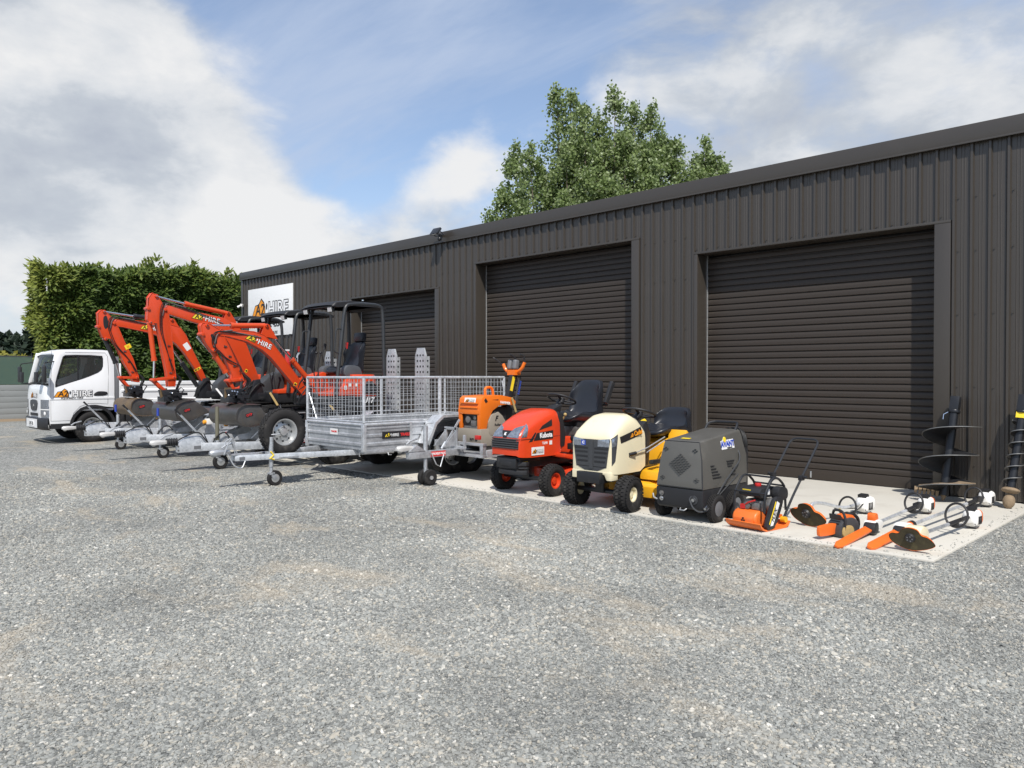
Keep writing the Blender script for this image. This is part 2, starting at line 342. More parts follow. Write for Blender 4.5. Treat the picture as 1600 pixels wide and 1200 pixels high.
def seat_shell(mb, x, z, w, d, h, lean=.10, th=.07):
    """padded bucket seat: base at (x,z), back rising at its rear"""
    prof = smooth_poly([(0, 0), (.02, th*.9), (-d*.5, th*.75), (-d*.86, th*1.15), (-d-lean*.4, h*.55), (-d-lean*.8, h*.95), (-d-lean-.03, h), (-d-lean-.07, h*.94), (-d-lean*.5-.06, h*.45), (-d-.04, -.01)], 4)
    rings = []
    for q in (-1, -.97, -.88, -.7, -.45, -.2, 0, .2, .45, .7, .88, .97, 1):
        k = (1-abs(q)**9*.30); hk = 1-.16*abs(q)**5; cx, cz = -d*.6, h*.28; ring = []
        for px, pz in prof:
            up_ = max(0, pz-th*1.2)/h
            X_ = cx+(px-cx)*k+up_*.085*abs(q)**2.2+(.0 if up_ > 0 else -.05*abs(q)**4*(1 if px > -d*.3 else 0)); Z_ = cz+(pz*(hk if up_ > 0 else 1)-cz)*k+(.045*abs(q)**3 if up_ <= 0 and px > -d*.9 else 0)
            ring.append((x+X_, q*w/2*(1-.10*up_*1), z+Z_))
        rings.append(ring)
    mb.loft(rings)
# ================================================================== THE SETTING
def gravel_colour(N, L, vec_out, fine_out=None):
    """tan dirt showing through the gravel: world position -> 0..1"""
    n1 = N.new('ShaderNodeTexNoise'); n1.inputs['Scale'].default_value = .95; n1.inputs['Detail'].default_value = 6; n1.inputs['Roughness'].default_value = .62; n1.inputs['Distortion'].default_value = .6
    mp = N.new('ShaderNodeMapping'); mp.inputs['Rotation'].default_value = (0, 0, R(42)); mp.inputs['Scale'].default_value = (.8, 1.5, 1); L.new(vec_out, mp.inputs['Vector']); L.new(mp.outputs[0], n1.inputs['Vector'])
    mr = N.new('ShaderNodeMapRange'); mr.interpolation_type = 'SMOOTHSTEP'; mr.inputs['From Min'].default_value = .52; mr.inputs['From Max'].default_value = .68; L.new(n1.outputs['Fac'], mr.inputs['Value'])
    return mr.outputs[0]
def gravel_ground_mat():
    m = bpy.data.materials.new('gravel_yard'); m.use_nodes = True; N, L = nodes_of(m); b = N['Principled BSDF']; b.inputs['Roughness'].default_value = .95; b.inputs['Specular IOR Level'].default_value = .2
    t = N.new('ShaderNodeTexCoord'); P = t.outputs['Object']
    v1 = N.new('ShaderNodeTexVoronoi'); v1.inputs['Scale'].default_value = 58; L.new(P, v1.inputs['Vector'])
    v2 = N.new('ShaderNodeTexVoronoi'); v2.inputs['Scale'].default_value = 24; v2.inputs['Randomness'].default_value = 1; L.new(P, v2.inputs['Vector'])
    sp = N.new('ShaderNodeSeparateColor'); L.new(v1.outputs['Color'], sp.inputs[0])
    rp = N.new('ShaderNodeValToRGB'); e = rp.color_ramp.elements
    for _ in range(4): e.new(.5)
    for q, (p, c) in zip(e, ((0, (.162, .164, .155)), (.3, (.240, .245, .230)), (.55, (.297, .300, .282)), (.8, (.356, .358, .334)), (.93, (.43, .42, .38)), (1, (.56, .54, .49)))): q.position = p; q.color = (*c, 1)
    L.new(sp.outputs[0], rp.inputs[0])
    sp2 = N.new('ShaderNodeSeparateColor'); L.new(v2.outputs['Color'], sp2.inputs[0])
    mv = N.new('ShaderNodeMapRange'); L.new(sp2.outputs[1], mv.inputs['Value']); mv.inputs['To Min'].default_value = .66; mv.inputs['To Max'].default_value = 1.08
    nb = N.new('ShaderNodeTexNoise'); nb.inputs['Scale'].default_value = .55; nb.inputs['Detail'].default_value = 5; L.new(P, nb.inputs['Vector'])
    mb_ = N.new('ShaderNodeMapRange'); L.new(nb.outputs['Fac'], mb_.inputs['Value']); mb_.inputs['From Min'].default_value = .3; mb_.inputs['From Max'].default_value = .7; mb_.inputs['To Min'].default_value = .84; mb_.inputs['To Max'].default_value = 1.14
    ml = N.new('ShaderNodeMath'); ml.operation = 'MULTIPLY'; L.new(mv.outputs[0], ml.inputs[0]); L.new(mb_.outputs[0], ml.inputs[1])
    sc = N.new('ShaderNodeVectorMath'); sc.operation = 'SCALE'; L.new(rp.outputs[0], sc.inputs[0]); L.new(ml.outputs[0], sc.inputs['Scale'])
    tan = gravel_colour(N, L, P)
    tm = N.new('ShaderNodeMath'); tm.operation = 'MULTIPLY'; L.new(tan, tm.inputs[0]); tm.inputs[1].default_value = .58
    mx = N.new('ShaderNodeMix'); mx.data_type = 'RGBA'; L.new(tm.outputs[0], mx.inputs[0]); L.new(sc.outputs[0], mx.inputs[6]); mx.inputs[7].default_value = (.42, .365, .28, 1)
    L.new(mx.outputs[2], b.inputs['Base Color'])
    bp = N.new('ShaderNodeBump'); bp.inputs['Strength'].default_value = .9; bp.inputs['Distance'].default_value = .012; bp.invert = True; L.new(v1.outputs['Distance'], bp.inputs['Height']); L.new(bp.outputs[0], b.inputs['Normal'])
    return m
def pebble_mat():
    m = bpy.data.materials.new('crushed_stone'); m.use_nodes = True; N, L = nodes_of(m); b = N['Principled BSDF']; b.inputs['Roughness'].default_value = .9; b.inputs['Specular IOR Level'].default_value = .25
    oi = N.new('ShaderNodeObjectInfo'); rp = N.new('ShaderNodeValToRGB'); e = rp.color_ramp.elements
    for _ in range(5): e.new(.5)
    for q, (p, c) in zip(e, ((0, (.153, .156, .148)), (.22, (.231, .237, .223)), (.5, (.293, .298, .278)), (.74, (.342, .345, .320)), (.90, (.385, .355, .295)), (.97, (.46, .445, .395)), (1, (.61, .585, .53)))): q.position = p; q.color = (*c, 1)
    L.new(oi.outputs['Random'], rp.inputs[0])
    t = N.new('ShaderNodeTexCoord'); nz = N.new('ShaderNodeTexNoise'); nz.inputs['Scale'].default_value = 1.4; L.new(t.outputs['Object'], nz.inputs['Vector'])
    mr = N.new('ShaderNodeMapRange'); L.new(nz.outputs['Fac'], mr.inputs['Value']); mr.inputs['To Min'].default_value = .78; mr.inputs['To Max'].default_value = 1.20
    sc = N.new('ShaderNodeVectorMath'); sc.operation = 'SCALE'; L.new(rp.outputs[0], sc.inputs[0]); L.new(mr.outputs[0], sc.inputs['Scale'])
    nT = N.new('ShaderNodeTexNoise'); nT.inputs['Scale'].default_value = .55; nT.inputs['Detail'].default_value = 5; L.new(oi.outputs['Location'], nT.inputs['Vector'])   # TONE
    mT = N.new('ShaderNodeMapRange'); L.new(nT.outputs['Fac'], mT.inputs['Value']); mT.inputs['From Min'].default_value = .3; mT.inputs['From Max'].default_value = .7; mT.inputs['To Min'].default_value = .84; mT.inputs['To Max'].default_value = 1.14
    sT = N.new('ShaderNodeVectorMath'); sT.operation = 'SCALE'; L.new(sc.outputs[0], sT.inputs[0]); L.new(mT.outputs[0], sT.inputs['Scale']); sc = sT
    tan = gravel_colour(N, L, oi.outputs['Location']); tm = N.new('ShaderNodeMath'); tm.operation = 'MULTIPLY'; L.new(tan, tm.inputs[0]); tm.inputs[1].default_value = .44
    mx = N.new('ShaderNodeMix'); mx.data_type = 'RGBA'; L.new(tm.outputs[0], mx.inputs[0]); L.new(sc.outputs[0], mx.inputs[6]); mx.inputs[7].default_value = (.42, .36, .275, 1)
    L.new(mx.outputs[2], b.inputs['Base Color']); return m
M['gravel'] = gravel_ground_mat(); M['pebble'] = pebble_mat()

mb = MB(); mb.add([(-900, -900, 0), (900, -900, 0), (900, 900, 0), (-900, 900, 0)], [(0, 1, 2, 3)])
tag(mb.build('gravel_ground', M['gravel'], smooth=0), kind='structure')

# loose stones lying on the yard, thicker near the viewer's side of it
def pebble_source(seed):
    rg = np.random.default_rng(seed); bm = bmesh.new(); bmesh.ops.create_icosphere(bm, subdivisions=1, radius=1)
    for v in bm.verts: v.co = Vector([c*(1+rg.uniform(-.30, .25)) for c in v.co])
    me = bpy.data.meshes.new('stone'); bm.to_mesh(me); bm.free(); me.materials.append(M['pebble']); return me
pcol = bpy.data.collections.new('stone_shapes')
for k in range(5):
    pcol.objects.link(bpy.data.objects.new('stone', pebble_source(50+k)))
def scatter_stones(name, poly, density, smin, smax, seed):
    zp = .016 if seed > 10 else .001
    me = bpy.data.meshes.new(name); me.from_pydata([(x, y, zp) for x, y in poly], [], [tuple(range(len(poly)))])
    o = bpy.data.objects.new(name, me); COL.objects.link(o); tag(o, kind='stuff')
    g = bpy.data.node_groups.new(name, 'GeometryNodeTree'); g.interface.new_socket('Geometry', in_out='INPUT', socket_type='NodeSocketGeometry'); g.interface.new_socket('Geometry', in_out='OUTPUT', socket_type='NodeSocketGeometry')
    N, L = g.nodes, g.links; gi = N.new('NodeGroupInput'); go = N.new('NodeGroupOutput')
    dp = N.new('GeometryNodeDistributePointsOnFaces'); dp.inputs['Density'].default_value = density; dp.inputs['Seed'].default_value = seed; L.new(gi.outputs[0], dp.inputs['Mesh'])
    ci = N.new('GeometryNodeCollectionInfo'); ci.inputs['Collection'].default_value = pcol; ci.inputs['Separate Children'].default_value = True; ci.inputs['Reset Children'].default_value = True
    ip = N.new('GeometryNodeInstanceOnPoints'); L.new(dp.outputs['Points'], ip.inputs['Points']); L.new(ci.outputs[0], ip.inputs['Instance']); ip.inputs['Pick Instance'].default_value = True
    rv = N.new('FunctionNodeRandomValue'); rv.data_type = 'FLOAT_VECTOR'; rv.inputs[0].default_value = (-.5, -.5, 0); rv.inputs[1].default_value = (.5, .5, 6.28); L.new(rv.outputs[0], ip.inputs['Rotation'])
    # size: mostly small, a few large
    r1 = N.new('FunctionNodeRandomValue'); r1.data_type = 'FLOAT'; r1.inputs[2].default_value = 0; r1.inputs[3].default_value = 1; r1.inputs['Seed'].default_value = 5
    pw = N.new('ShaderNodeMath'); pw.operation = 'POWER'; L.new(r1.outputs[1], pw.inputs[0]); pw.inputs[1].default_value = 3.2
    mr = N.new('ShaderNodeMapRange'); L.new(pw.outputs[0], mr.inputs['Value']); mr.inputs['To Min'].default_value = smin; mr.inputs['To Max'].default_value = smax
    ps_ = N.new('GeometryNodeInputPosition'); nz_ = N.new('ShaderNodeTexNoise'); nz_.inputs['Scale'].default_value = 1.1; nz_.inputs['Detail'].default_value = 4; L.new(ps_.outputs[0], nz_.inputs['Vector'])   # PATCHY: finer and coarser areas
    mp_ = N.new('ShaderNodeMapRange'); L.new(nz_.outputs['Fac'], mp_.inputs['Value']); mp_.inputs['From Min'].default_value = .32; mp_.inputs['From Max'].default_value = .68; mp_.inputs['To Min'].default_value = .70; mp_.inputs['To Max'].default_value = 1.32
    mm_ = N.new('ShaderNodeMath'); mm_.operation = 'MULTIPLY'; L.new(mr.outputs[0], mm_.inputs[0]); L.new(mp_.outputs[0], mm_.inputs[1]); mr = mm_
    r2 = N.new('FunctionNodeRandomValue'); r2.data_type = 'FLOAT_VECTOR'; r2.inputs[0].default_value = (.75, .55, .45); r2.inputs[1].default_value = (1.3, .95, .85); r2.inputs['Seed'].default_value = 9
    vm = N.new('ShaderNodeVectorMath'); vm.operation = 'SCALE'; L.new(r2.outputs[0], vm.inputs[0]); L.new(mr.outputs[0], vm.inputs['Scale']); L.new(vm.outputs[0], ip.inputs['Scale'])
    L.new(ip.outputs[0], go.inputs[0])
    md = o.modifiers.new('stones', 'NODES'); md.node_group = g
    return o
ca = (0, -10.4)
def fan(t0, t1, m=.10):
    """ground seen between two distances from where the photographer stands"""
    a = R(45.1); d = (-math.sin(a), math.cos(a)); r = (math.cos(a), math.sin(a)); k = 1.0*.664+m
    return [(ca[0]+t*(d[0]+s*k*r[0]), ca[1]+t*(d[1]+s*k*r[1])) for t, s in ((t0, -1), (t0, 1), (t1, 1), (t1, -1))]
def clip_pad(poly):
    """keep the stones off the concrete: cut to the yard side of the slab edge y = -3.72"""
    out = []; n = len(poly)
    for i in range(n):
        p, q = poly[i], poly[(i+1) % n]; ip, iq = p[1] < -3.72, q[1] < -3.72
        if ip: out.append(p)
        if ip != iq:
            t = (-3.72-p[1])/(q[1]-p[1]); out.append((p[0]+t*(q[0]-p[0]), -3.72))
    return out
scatter_stones('gravel_stones', fan(2.2, 4.4, .2), 11000, .0036, .015, 1)
scatter_stones('gravel_stones', clip_pad(fan(4.4, 7.0, .12)), 6400, .0040, .0165, 2)
scatter_stones('gravel_stones', clip_pad(fan(7.0, 12.0, .08)), 2300, .005, .018, 3)
scatter_stones('gravel_stones', [(-1.93, -3.72), (2.0, -3.72), (2.0, -.02), (-1.93, -.02)], 4600, .0042, .017, 4)

scatter_stones('gravel_stones', clip_pad(fan(2.2, 9.0, .1)), 26, .010, .030, 7)

# concrete apron in front of the doors
def concrete_mat():
    m = mat('concrete_apron', (.54, .515, .455), .85, 0, .10, 1.3, bump=.10, bscale=70, dirt=(.34, .31, .26), dirt_amt=.28, dscale=1.9); return m
M['concrete'] = concrete_mat()
apron = bpy.data.objects.new('concrete_apron', None); COL.objects.link(apron); tag(apron, kind='structure')
for (x0, x1) in ((-17.2, -12.3), (-12.292, -7.1), (-7.092, -1.97)):
    mb = MB(); mb.box(x0, x1, -3.70, .34, -.10, .014); mb.build('slab', M['concrete'], apron, bev=.006)

# stones kicked up onto the slab along its edges (spill)
scatter_stones('gravel_stones', [(-9.5, -3.69), (-1.99, -3.69), (-1.99, -3.58), (-9.5, -3.58)], 420, .004, .012, 11)
scatter_stones('gravel_stones', [(-2.10, -3.6), (-1.99, -3.6), (-1.99, 0), (-2.10, 0)], 300, .004, .012, 12)
scatter_stones('gravel_stones', [(-9.5, -3.58), (-1.99, -3.58), (-1.99, -1.2), (-9.5, -1.2)], 7, .003, .009, 13)

# ------------------------------------------------------------------ the shed
def shed_mat(name, col, rough=.42):
    m = mat(name, col, rough, 0, .05, .7, dirt=tuple(c*1.5+.01 for c in col), dirt_amt=.10, dscale=.9, spec=.70 if rough < .45 else .40); return m
M['clad'] = shed_mat('charcoal_brown_steel_cladding', (.045, .038, .031), .38)
M['slat'] = shed_mat('charcoal_brown_roller_slat', (.040, .032, .026), .50)
M['flash'] = shed_mat('charcoal_brown_flashing', (.045, .038, .031), .38)
XL, XR = -21.62, 4.6
DOORS = [(-15.88, -12.72, 3.31, .05, .14), (-11.43, -7.62, 3.70, .05, .15), (-6.38, -3.06, 3.34, .06, .18)]   # x0, x1, top, left flashing, right flashing
shed = thing('shed', 'long charcoal brown steel clad shed with three roller doors', 'building', ((XL+XR)/2, 0, 0))
def SX(mb): return mb.xf(Matrix.Translation((-(XL+XR)/2, 0, 0)))
PITCH = .19
def clad_profile(x0, x1):
    pts = []; k0 = int(math.floor(x0/PITCH))-1; k1 = int(math.ceil(x1/PITCH))+1
    for k in range(k0, k1+1):
        c = k*PITCH
        pts += [(c-.026, 0), (c-.013, -.030), (c+.013, -.030), (c+.026, 0), (c+.072, 0), (c+.078, -.004), (c+.084, 0), (c+.106, 0), (c+.112, -.004), (c+.118, 0)]
    def yat(x):
        for a, b in zip(pts, pts[1:]):
            if a[0] <= x <= b[0]: return a[1]+(b[1]-a[1])*(x-a[0])/max(1e-9, b[0]-a[0])
        return 0
    return [(x0, yat(x0))]+[p for p in pts if x0 < p[0] < x1]+[(x1, yat(x1))]
def clad_zone(x0, x1, z0, z1):
    step = PITCH*4; k = math.floor((x0+.03)/step); x = x0
    while x < x1-1e-4:
        k += 1; xe = min(x1, k*step-.031)
        if xe-x < .02: continue
        pr = clad_profile(x, xe); n = len(pr)
        v = [(px, py-.004*(k % 2), z0) for px, py in pr]+[(px, py-.004*(k % 2), z1) for px, py in pr]
        mb = MB(); mb.add(v, [(i, i+1, n+i+1, n+i) for i in range(n-1)]); SX(mb).build('cladding_sheet', M['clad'], shed, smooth=0)
        x = xe
zt = 4.30; xs = XL
for (x0, x1, top, fl, fr) in DOORS:
    clad_zone(xs, x0-fl, .03, zt); clad_zone(x0-fl, x1+fr, top+.03, zt); xs = x1+fr
clad_zone(xs, XR, .03, zt)
RD = .29
for (x0, x1, top, fl, fr) in DOORS:
    mb = MB(); mb.box(x0-fl, x0, -.034, RD+.05, .016, top); SX(mb).build('jamb_flashing', M['flash'], shed, bev=.003)
    mb = MB(); mb.box(x1, x1+fr, -.034, RD+.05, .016, top); SX(mb).build('jamb_flashing', M['flash'], shed, bev=.003)
    mb = MB(); mb.box(x0-fl, x1+fr, -.036, RD+.05, top+.002, top+.034); SX(mb).build('lintel_flashing', M['flash'], shed, bev=.003)
    mb = MB(); mb.box(x0-.01, x0+.010, RD-.045, RD-.026, .02, top); SX(mb).build('door_guide', M['rim'], shed)
    rd = bpy.data.objects.new('roller_door', None); COL.objects.link(rd); rd.parent = shed; rd.location = ((x0+x1)/2-(XL+XR)/2, RD, 0)
    p = .0925; w = (x1-x0)/2+.01; zb = .17; ns = int((top+.06-zb)/p)
    prof = [(0, .012), (.003, -.006), (.008, -.0125), (.040, -.014), (.070, -.0125), (.078, -.007), (.0815, .012), (.0925, .012)]
    mb = MB(); n = len(prof); v = [(sx, y, z) for sx in (-w, w) for z, y in prof]; mb.add(v, [(i, i+1, n+i+1, n+i) for i in range(n-1)])
    sm = mb.mesh('slat', M['slat'], smooth=40)
    for k in range(ns):
        o = bpy.data.objects.new('slat', sm); COL.objects.link(o); o.parent = rd; o.location = (random.uniform(-.003, .003), random.uniform(-.0015, .0015), zb+k*p)
    mb = MB(); mb.box(-w, w, -.022, .02, .024, zb-.003); mb.build('bottom_rail', M['slat'], rd, bev=.004)
    mb = MB(); mb.box(-w, w, -.018, .03, .010, .024); mb.build('rubber_seal', M['black'], rd)
    mb = MB(); mb.box(-.010, .010, -.040, -.022, .045, .135); mb.build('door_handle', M['galv'], rd, bev=.003)
# fascia, lip, base flashing, hidden walls and roof
mb = MB(); mb.box(XL-.06, XR, -.075, .05, 4.262, 4.470); SX(mb).build('fascia', M['flash'], shed, bev=.006)
mb = MB(); mb.box(XL-.06, XR, -.084, -.073, 4.246, 4.268); SX(mb).build('fascia_lip', M['flash'], shed, bev=.002)
mb = MB(); mb.box(XL-.04, XL+.09, -.040, .05, .02, 4.26); SX(mb).build('corner_flashing', M['flash'], shed, bev=.003)
mb = MB(); mb.box(XL-.02, XL, .05, 12, 0, 4.3); mb.box(XR, XR+.02, 0, 12, 0, 4.3); mb.box(XL, XR, 11.98, 12, 0, 5.0)
SX(mb).build('end_wall', M['clad'], shed)
mb = MB(); mb.add([(XL-.05, .05, 4.42), (XR, .05, 4.42), (XR, 12.1, 5.0), (XL-.05, 12.1, 5.0), (XL-.05, .05, 4.38), (XR, .05, 4.38), (XR, 12.1, 4.96), (XL-.05, 12.1, 4.96)], [(0, 1, 2, 3), (7, 6, 5, 4), (0, 4, 5, 1), (3, 2, 6, 7)]); SX(mb).build('roof', M['clad'], shed)
mb = MB()
for (x0, x1, top, fl, fr) in DOORS: mb.box(x0-.3, x1+.3, RD+.10, RD+.12, 0, 4.2)
SX(mb).build('door_backing', M['black'], shed)
mb = MB(); rows = (.42, 1.35, 2.22, 2.98, 3.62)
k = int(XL/PITCH)
while k*PITCH < 0:
    x = k*PITCH+.045; k += 1
    d = [q for q in DOORS if q[0]-q[3] < x < q[1]+q[4]]
    for z in (rows if not d else (d[0][2]+.075,)):
        zz_ = z+random.uniform(-.012, .012); mb.cyl((x, -.016, zz_), (x, .002, zz_), .0075, n=6)
tag(SX(mb).build('fixing_screws', M['flash'], shed), kind='stuff')

# floodlight under the fascia, small white lamps at the far corner
fl = thing('floodlight', 'black floodlight on a bracket on the shed fascia', 'floodlight', (-12.42, -.09, 4.40))
mb = MB(); mb.cbox((0, -.16, .05), (.24, .05, .17), Matrix.Rotation(R(-38), 3, 'X')); mb.build('housing', M['black_metal'], fl, bev=.01)
mb = MB(); mb.cbox((0, -.178, .028), (.19, .02, .12), Matrix.Rotation(R(-38), 3, 'X')); mb.build('lens', M['lamp_glass'], fl, bev=.004)
mb = MB(); mb.tube([(-.13, -.15, .05), (-.13, -.06, -.02), (.13, -.06, -.02), (.13, -.15, .05)], .012, 6); mb.cbox((0, -.035, -.02), (.06, .07, .05)); mb.build('bracket', M['black_metal'], fl)
mb = MB(); mb.ball((.05, -.10, -.10), .045); mb.cyl((.05, -.05, -.03), (.05, -.10, -.09), .02, n=8); mb.build('motion_sensor', M['black_metal'], fl)
cl = thing('security_light', 'small white twin head security light on the shed corner', 'floodlight', (-21.5, -.04, 3.50)); cl.scale = (.62, .62, .62)
mb = MB(); mb.cbox((0, -.05, 0), (.09, .06, .12)); mb.build('base', M['white_plastic'], cl, bev=.01)
for s_ in (-1, 1):
    mb = MB(); mb.cyl((s_*.05, -.07, .04), (s_*.17, -.20, -.02+.04*s_), .035, .06, n=12); mb.build('lamp_head', M['white_plastic'], cl)

# sign board
sg = thing('sign_board', 'white hire company sign board on the shed wall above the excavators', 'sign', (-19.92, -.045, 3.25))
mb = MB(); mb.box(-1.27, 1.27, -.004, .02, -.68, .68); mb.build('board', M['sticker'], sg, bev=.002)
def sgm(x, z): return plane_mw((x, -.006, z), (1, 0, 0), (0, 0, 1))
hire_logo(sg, sgm(.05, .14), 2.2)
text('03', .24, M['red_print'], sg, sgm(-.62, -.36), .012, 0); text('352 4330', .24, M['ink'], sg, sgm(.22, -.36), .010, 0)
text('www.a2hire.nz', .15, M['ink'], sg, sgm(.0, -.58), .004, 0)
text('PH', .24, M['gold'], sg, sgm(-1.0, -.36), .012, 0)

# ------------------------------------------------------------------ foliage
def leaf_mat(name, c0, c1, c2, trans=.25, rough=.55):
    m = bpy.data.materials.new(name); m.use_nodes = True; N, L = nodes_of(m); b = N['Principled BSDF']; b.inputs['Roughness'].default_value = rough; b.inputs['Specular IOR Level'].default_value = .35
    at = N.new('ShaderNodeAttribute'); at.attribute_name = 'tint'
    rp = N.new('ShaderNodeValToRGB'); e = rp.color_ramp.elements; e.new(.5)
    for q, (p, c) in zip(e, ((0, c0), (.5, c1), (1, c2))): q.position = p; q.color = (*c, 1)
    L.new(at.outputs['Fac'], rp.inputs[0]); L.new(rp.outputs[0], b.inputs['Base Color'])
    tr = N.new('ShaderNodeBsdfTranslucent'); L.new(rp.outputs[0], tr.inputs['Color']); ms = N.new('ShaderNodeMixShader'); ms.inputs[0].default_value = trans
    L.new(b.outputs[0], ms.inputs[1]); L.new(tr.outputs[0], ms.inputs[2]); L.new(ms.outputs[0], N['Material Output'].inputs['Surface']); return m
def cards(name, m, parent, P, D, U, ln, wd, shape, tint):
    """many small leaf shapes: P base, D long direction, U facing normal, shape: list of (along, across) outline points (fan)"""
    n = len(P); D = D/np.linalg.norm(D, axis=1, keepdims=True); S = np.cross(D, U); S /= np.linalg.norm(S, axis=1, keepdims=True)+1e-9
    k = len(shape); V = np.empty((n, k, 3))
    for i, (a, c) in enumerate(shape): V[:, i] = P+D*(ln*a)[:, None]+S*(wd*c)[:, None]
    me = bpy.data.meshes.new(name); me.vertices.add(n*k); me.vertices.foreach_set('co', V.reshape(-1))
    me.loops.add(n*k); me.loops.foreach_set('vertex_index', np.arange(n*k, dtype=np.int32)); me.polygons.add(n)
    me.polygons.foreach_set('loop_start', np.arange(0, n*k, k, dtype=np.int32)); me.polygons.foreach_set('loop_total', np.full(n, k, dtype=np.int32))
    me.update(calc_edges=True)
    a = me.attributes.new('tint', 'FLOAT', 'POINT'); a.data.foreach_set('value', np.repeat(tint, k).astype(np.float32))
    me.materials.append(m); o = bpy.data.objects.new(name, me); COL.objects.link(o); o.parent = parent; return o
def unit(n, rng):
    v = rng.normal(size=(n, 3)); return v/np.linalg.norm(v, axis=1, keepdims=True)
M['bark'] = mat('tree_bark', (.16, .13, .10), .9, 0, .3, 9, bump=.4, bscale=18)
M['poplar'] = leaf_mat('poplar_leaf', (.115, .165, .055), (.24, .315, .112), (.50, .56, .36), .42)
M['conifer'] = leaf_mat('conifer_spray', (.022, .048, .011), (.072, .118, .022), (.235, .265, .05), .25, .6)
M['conifer_dead'] = mat('hedge_inner_twigs', (.030, .032, .014), .95, 0, .5, 3)
M['far_leaf'] = leaf_mat('far_dark_leaf', (.012, .022, .014), (.025, .042, .025), (.05, .075, .04), .1)
M['gold_leaf'] = leaf_mat('yellow_green_leaf', (.12, .13, .02), (.25, .24, .04), (.38, .35, .07), .25)

# clipped conifer hedge behind the truck
HX0, HX1, HY0, HY1 = -29.9, -31.4, -3.05, 13.0
hedge = thing('conifer_hedge', 'tall clipped green conifer hedge behind the white truck', 'hedge', (HX0-1.3, (HY0+HY1)/2, 0))
def hz(y): return 5.18+.03*(y-HY0)+.12*math.sin(y*1.1)+.07*math.sin(y*3.1+1)
ox, oy = HX0-1.3, (HY0+HY1)/2
def hedge_face(n, rng):
    y = rng.uniform(HY0, HY1, n); top = np.array([hz(v) for v in y]); z = .1+(top-.1)*rng.uniform(0, 1, n)**.85
    dep = .16*np.sin(y*2.3+z*1.7)+.13*np.sin(y*5.1-z*3.3)+.10*np.sin(z*6.2+y*1.1)+.06*np.sin(y*11+z*9)
    lean = .20*(z/5.3)**2
    P = np.stack([HX0+dep*.8+lean-rng.uniform(0, .30, n), y, z], 1)
    D = np.stack([rng.uniform(.45, 1.0, n), rng.normal(.35, .55, n), rng.normal(-.15, .42, n)], 1)
    return P, D, dep
rng = np.random.default_rng(3)
P1, D1, dep1 = hedge_face(95000, rng)
# the end of the hedge, facing the road
n = 6000; x = rng.uniform(HX1, HX0, n); z = rng.uniform(.1, 5.35, n); lean = .48*(z/5.3)-.30
dep = .14*np.sin(x*2.3+z*2.1)+.12*np.sin(z*5.0+x*1.4)
P2 = np.stack([x, HY0-lean+dep*.8+rng.uniform(0, .25, n), z], 1); D2 = np.stack([rng.normal(.2, .5, n), -rng.uniform(.4, 1.1, n), rng.normal(-.1, .45, n)], 1)
# top
n = 9000; y = rng.uniform(HY0-.2, HY1, n); x = rng.uniform(HX1, HX0+.25, n)
P3 = np.stack([x, y, np.array([hz(v) for v in y])+.10*np.sin(x*3+y*2)-rng.uniform(0, .25, n)], 1); D3 = np.stack([rng.normal(.15, .5, n), rng.normal(0, .6, n), rng.uniform(.1, .9, n)], 1)
# escaped leaders sticking out of the top
P4, D4 = [], []
for (yy, hh) in ((-1.6, .35), (-1.2, .3), (.2, .5), (.5, .65), (.9, .4), (1.9, .5), (3.3, .55), (3.6, .35), (4.8, .6), (6.0, .5), (7.0, .6), (-2.6, .3)):
    for q in range(46):
        t = random.random(); P4.append((HX0-.35+random.gauss(0, .10)*(1.2-t)+.25*t*t, yy+random.gauss(0, .10)*(1.2-t)+.2*t*t, hz(yy)-.15+t*hh)); D4.append((random.gauss(.1, .5), random.gauss(.1, .5), random.uniform(.2, 1)))
P4 = np.array(P4); D4 = np.array(D4)
P = np.concatenate([P1, P2, P3, P4]); D = np.concatenate([D1, D2, D3, D4]); n = len(P); P = P-np.array([ox, oy, 0])
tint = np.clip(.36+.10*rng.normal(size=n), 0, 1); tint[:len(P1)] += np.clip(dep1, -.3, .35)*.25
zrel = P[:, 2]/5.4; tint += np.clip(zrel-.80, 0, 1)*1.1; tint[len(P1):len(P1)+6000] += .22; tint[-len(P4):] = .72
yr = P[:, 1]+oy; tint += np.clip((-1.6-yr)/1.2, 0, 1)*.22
U = unit(n, rng)*.55+np.array([.7, -.45, .75])
spray = ((0, 0), (.28, -.38), (.40, -.18), (.62, -.46), (1.0, 0), (.60, .44), (.42, .16), (.25, .36))
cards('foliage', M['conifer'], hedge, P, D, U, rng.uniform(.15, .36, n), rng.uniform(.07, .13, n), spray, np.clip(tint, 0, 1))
mb = MB(); mb.box(HX1+.2-ox, HX0-.34-ox, HY0+.35-oy, HY1-oy, .05, 5.0); mb.build('inner_growth', M['conifer_dead'], hedge, smooth=0)

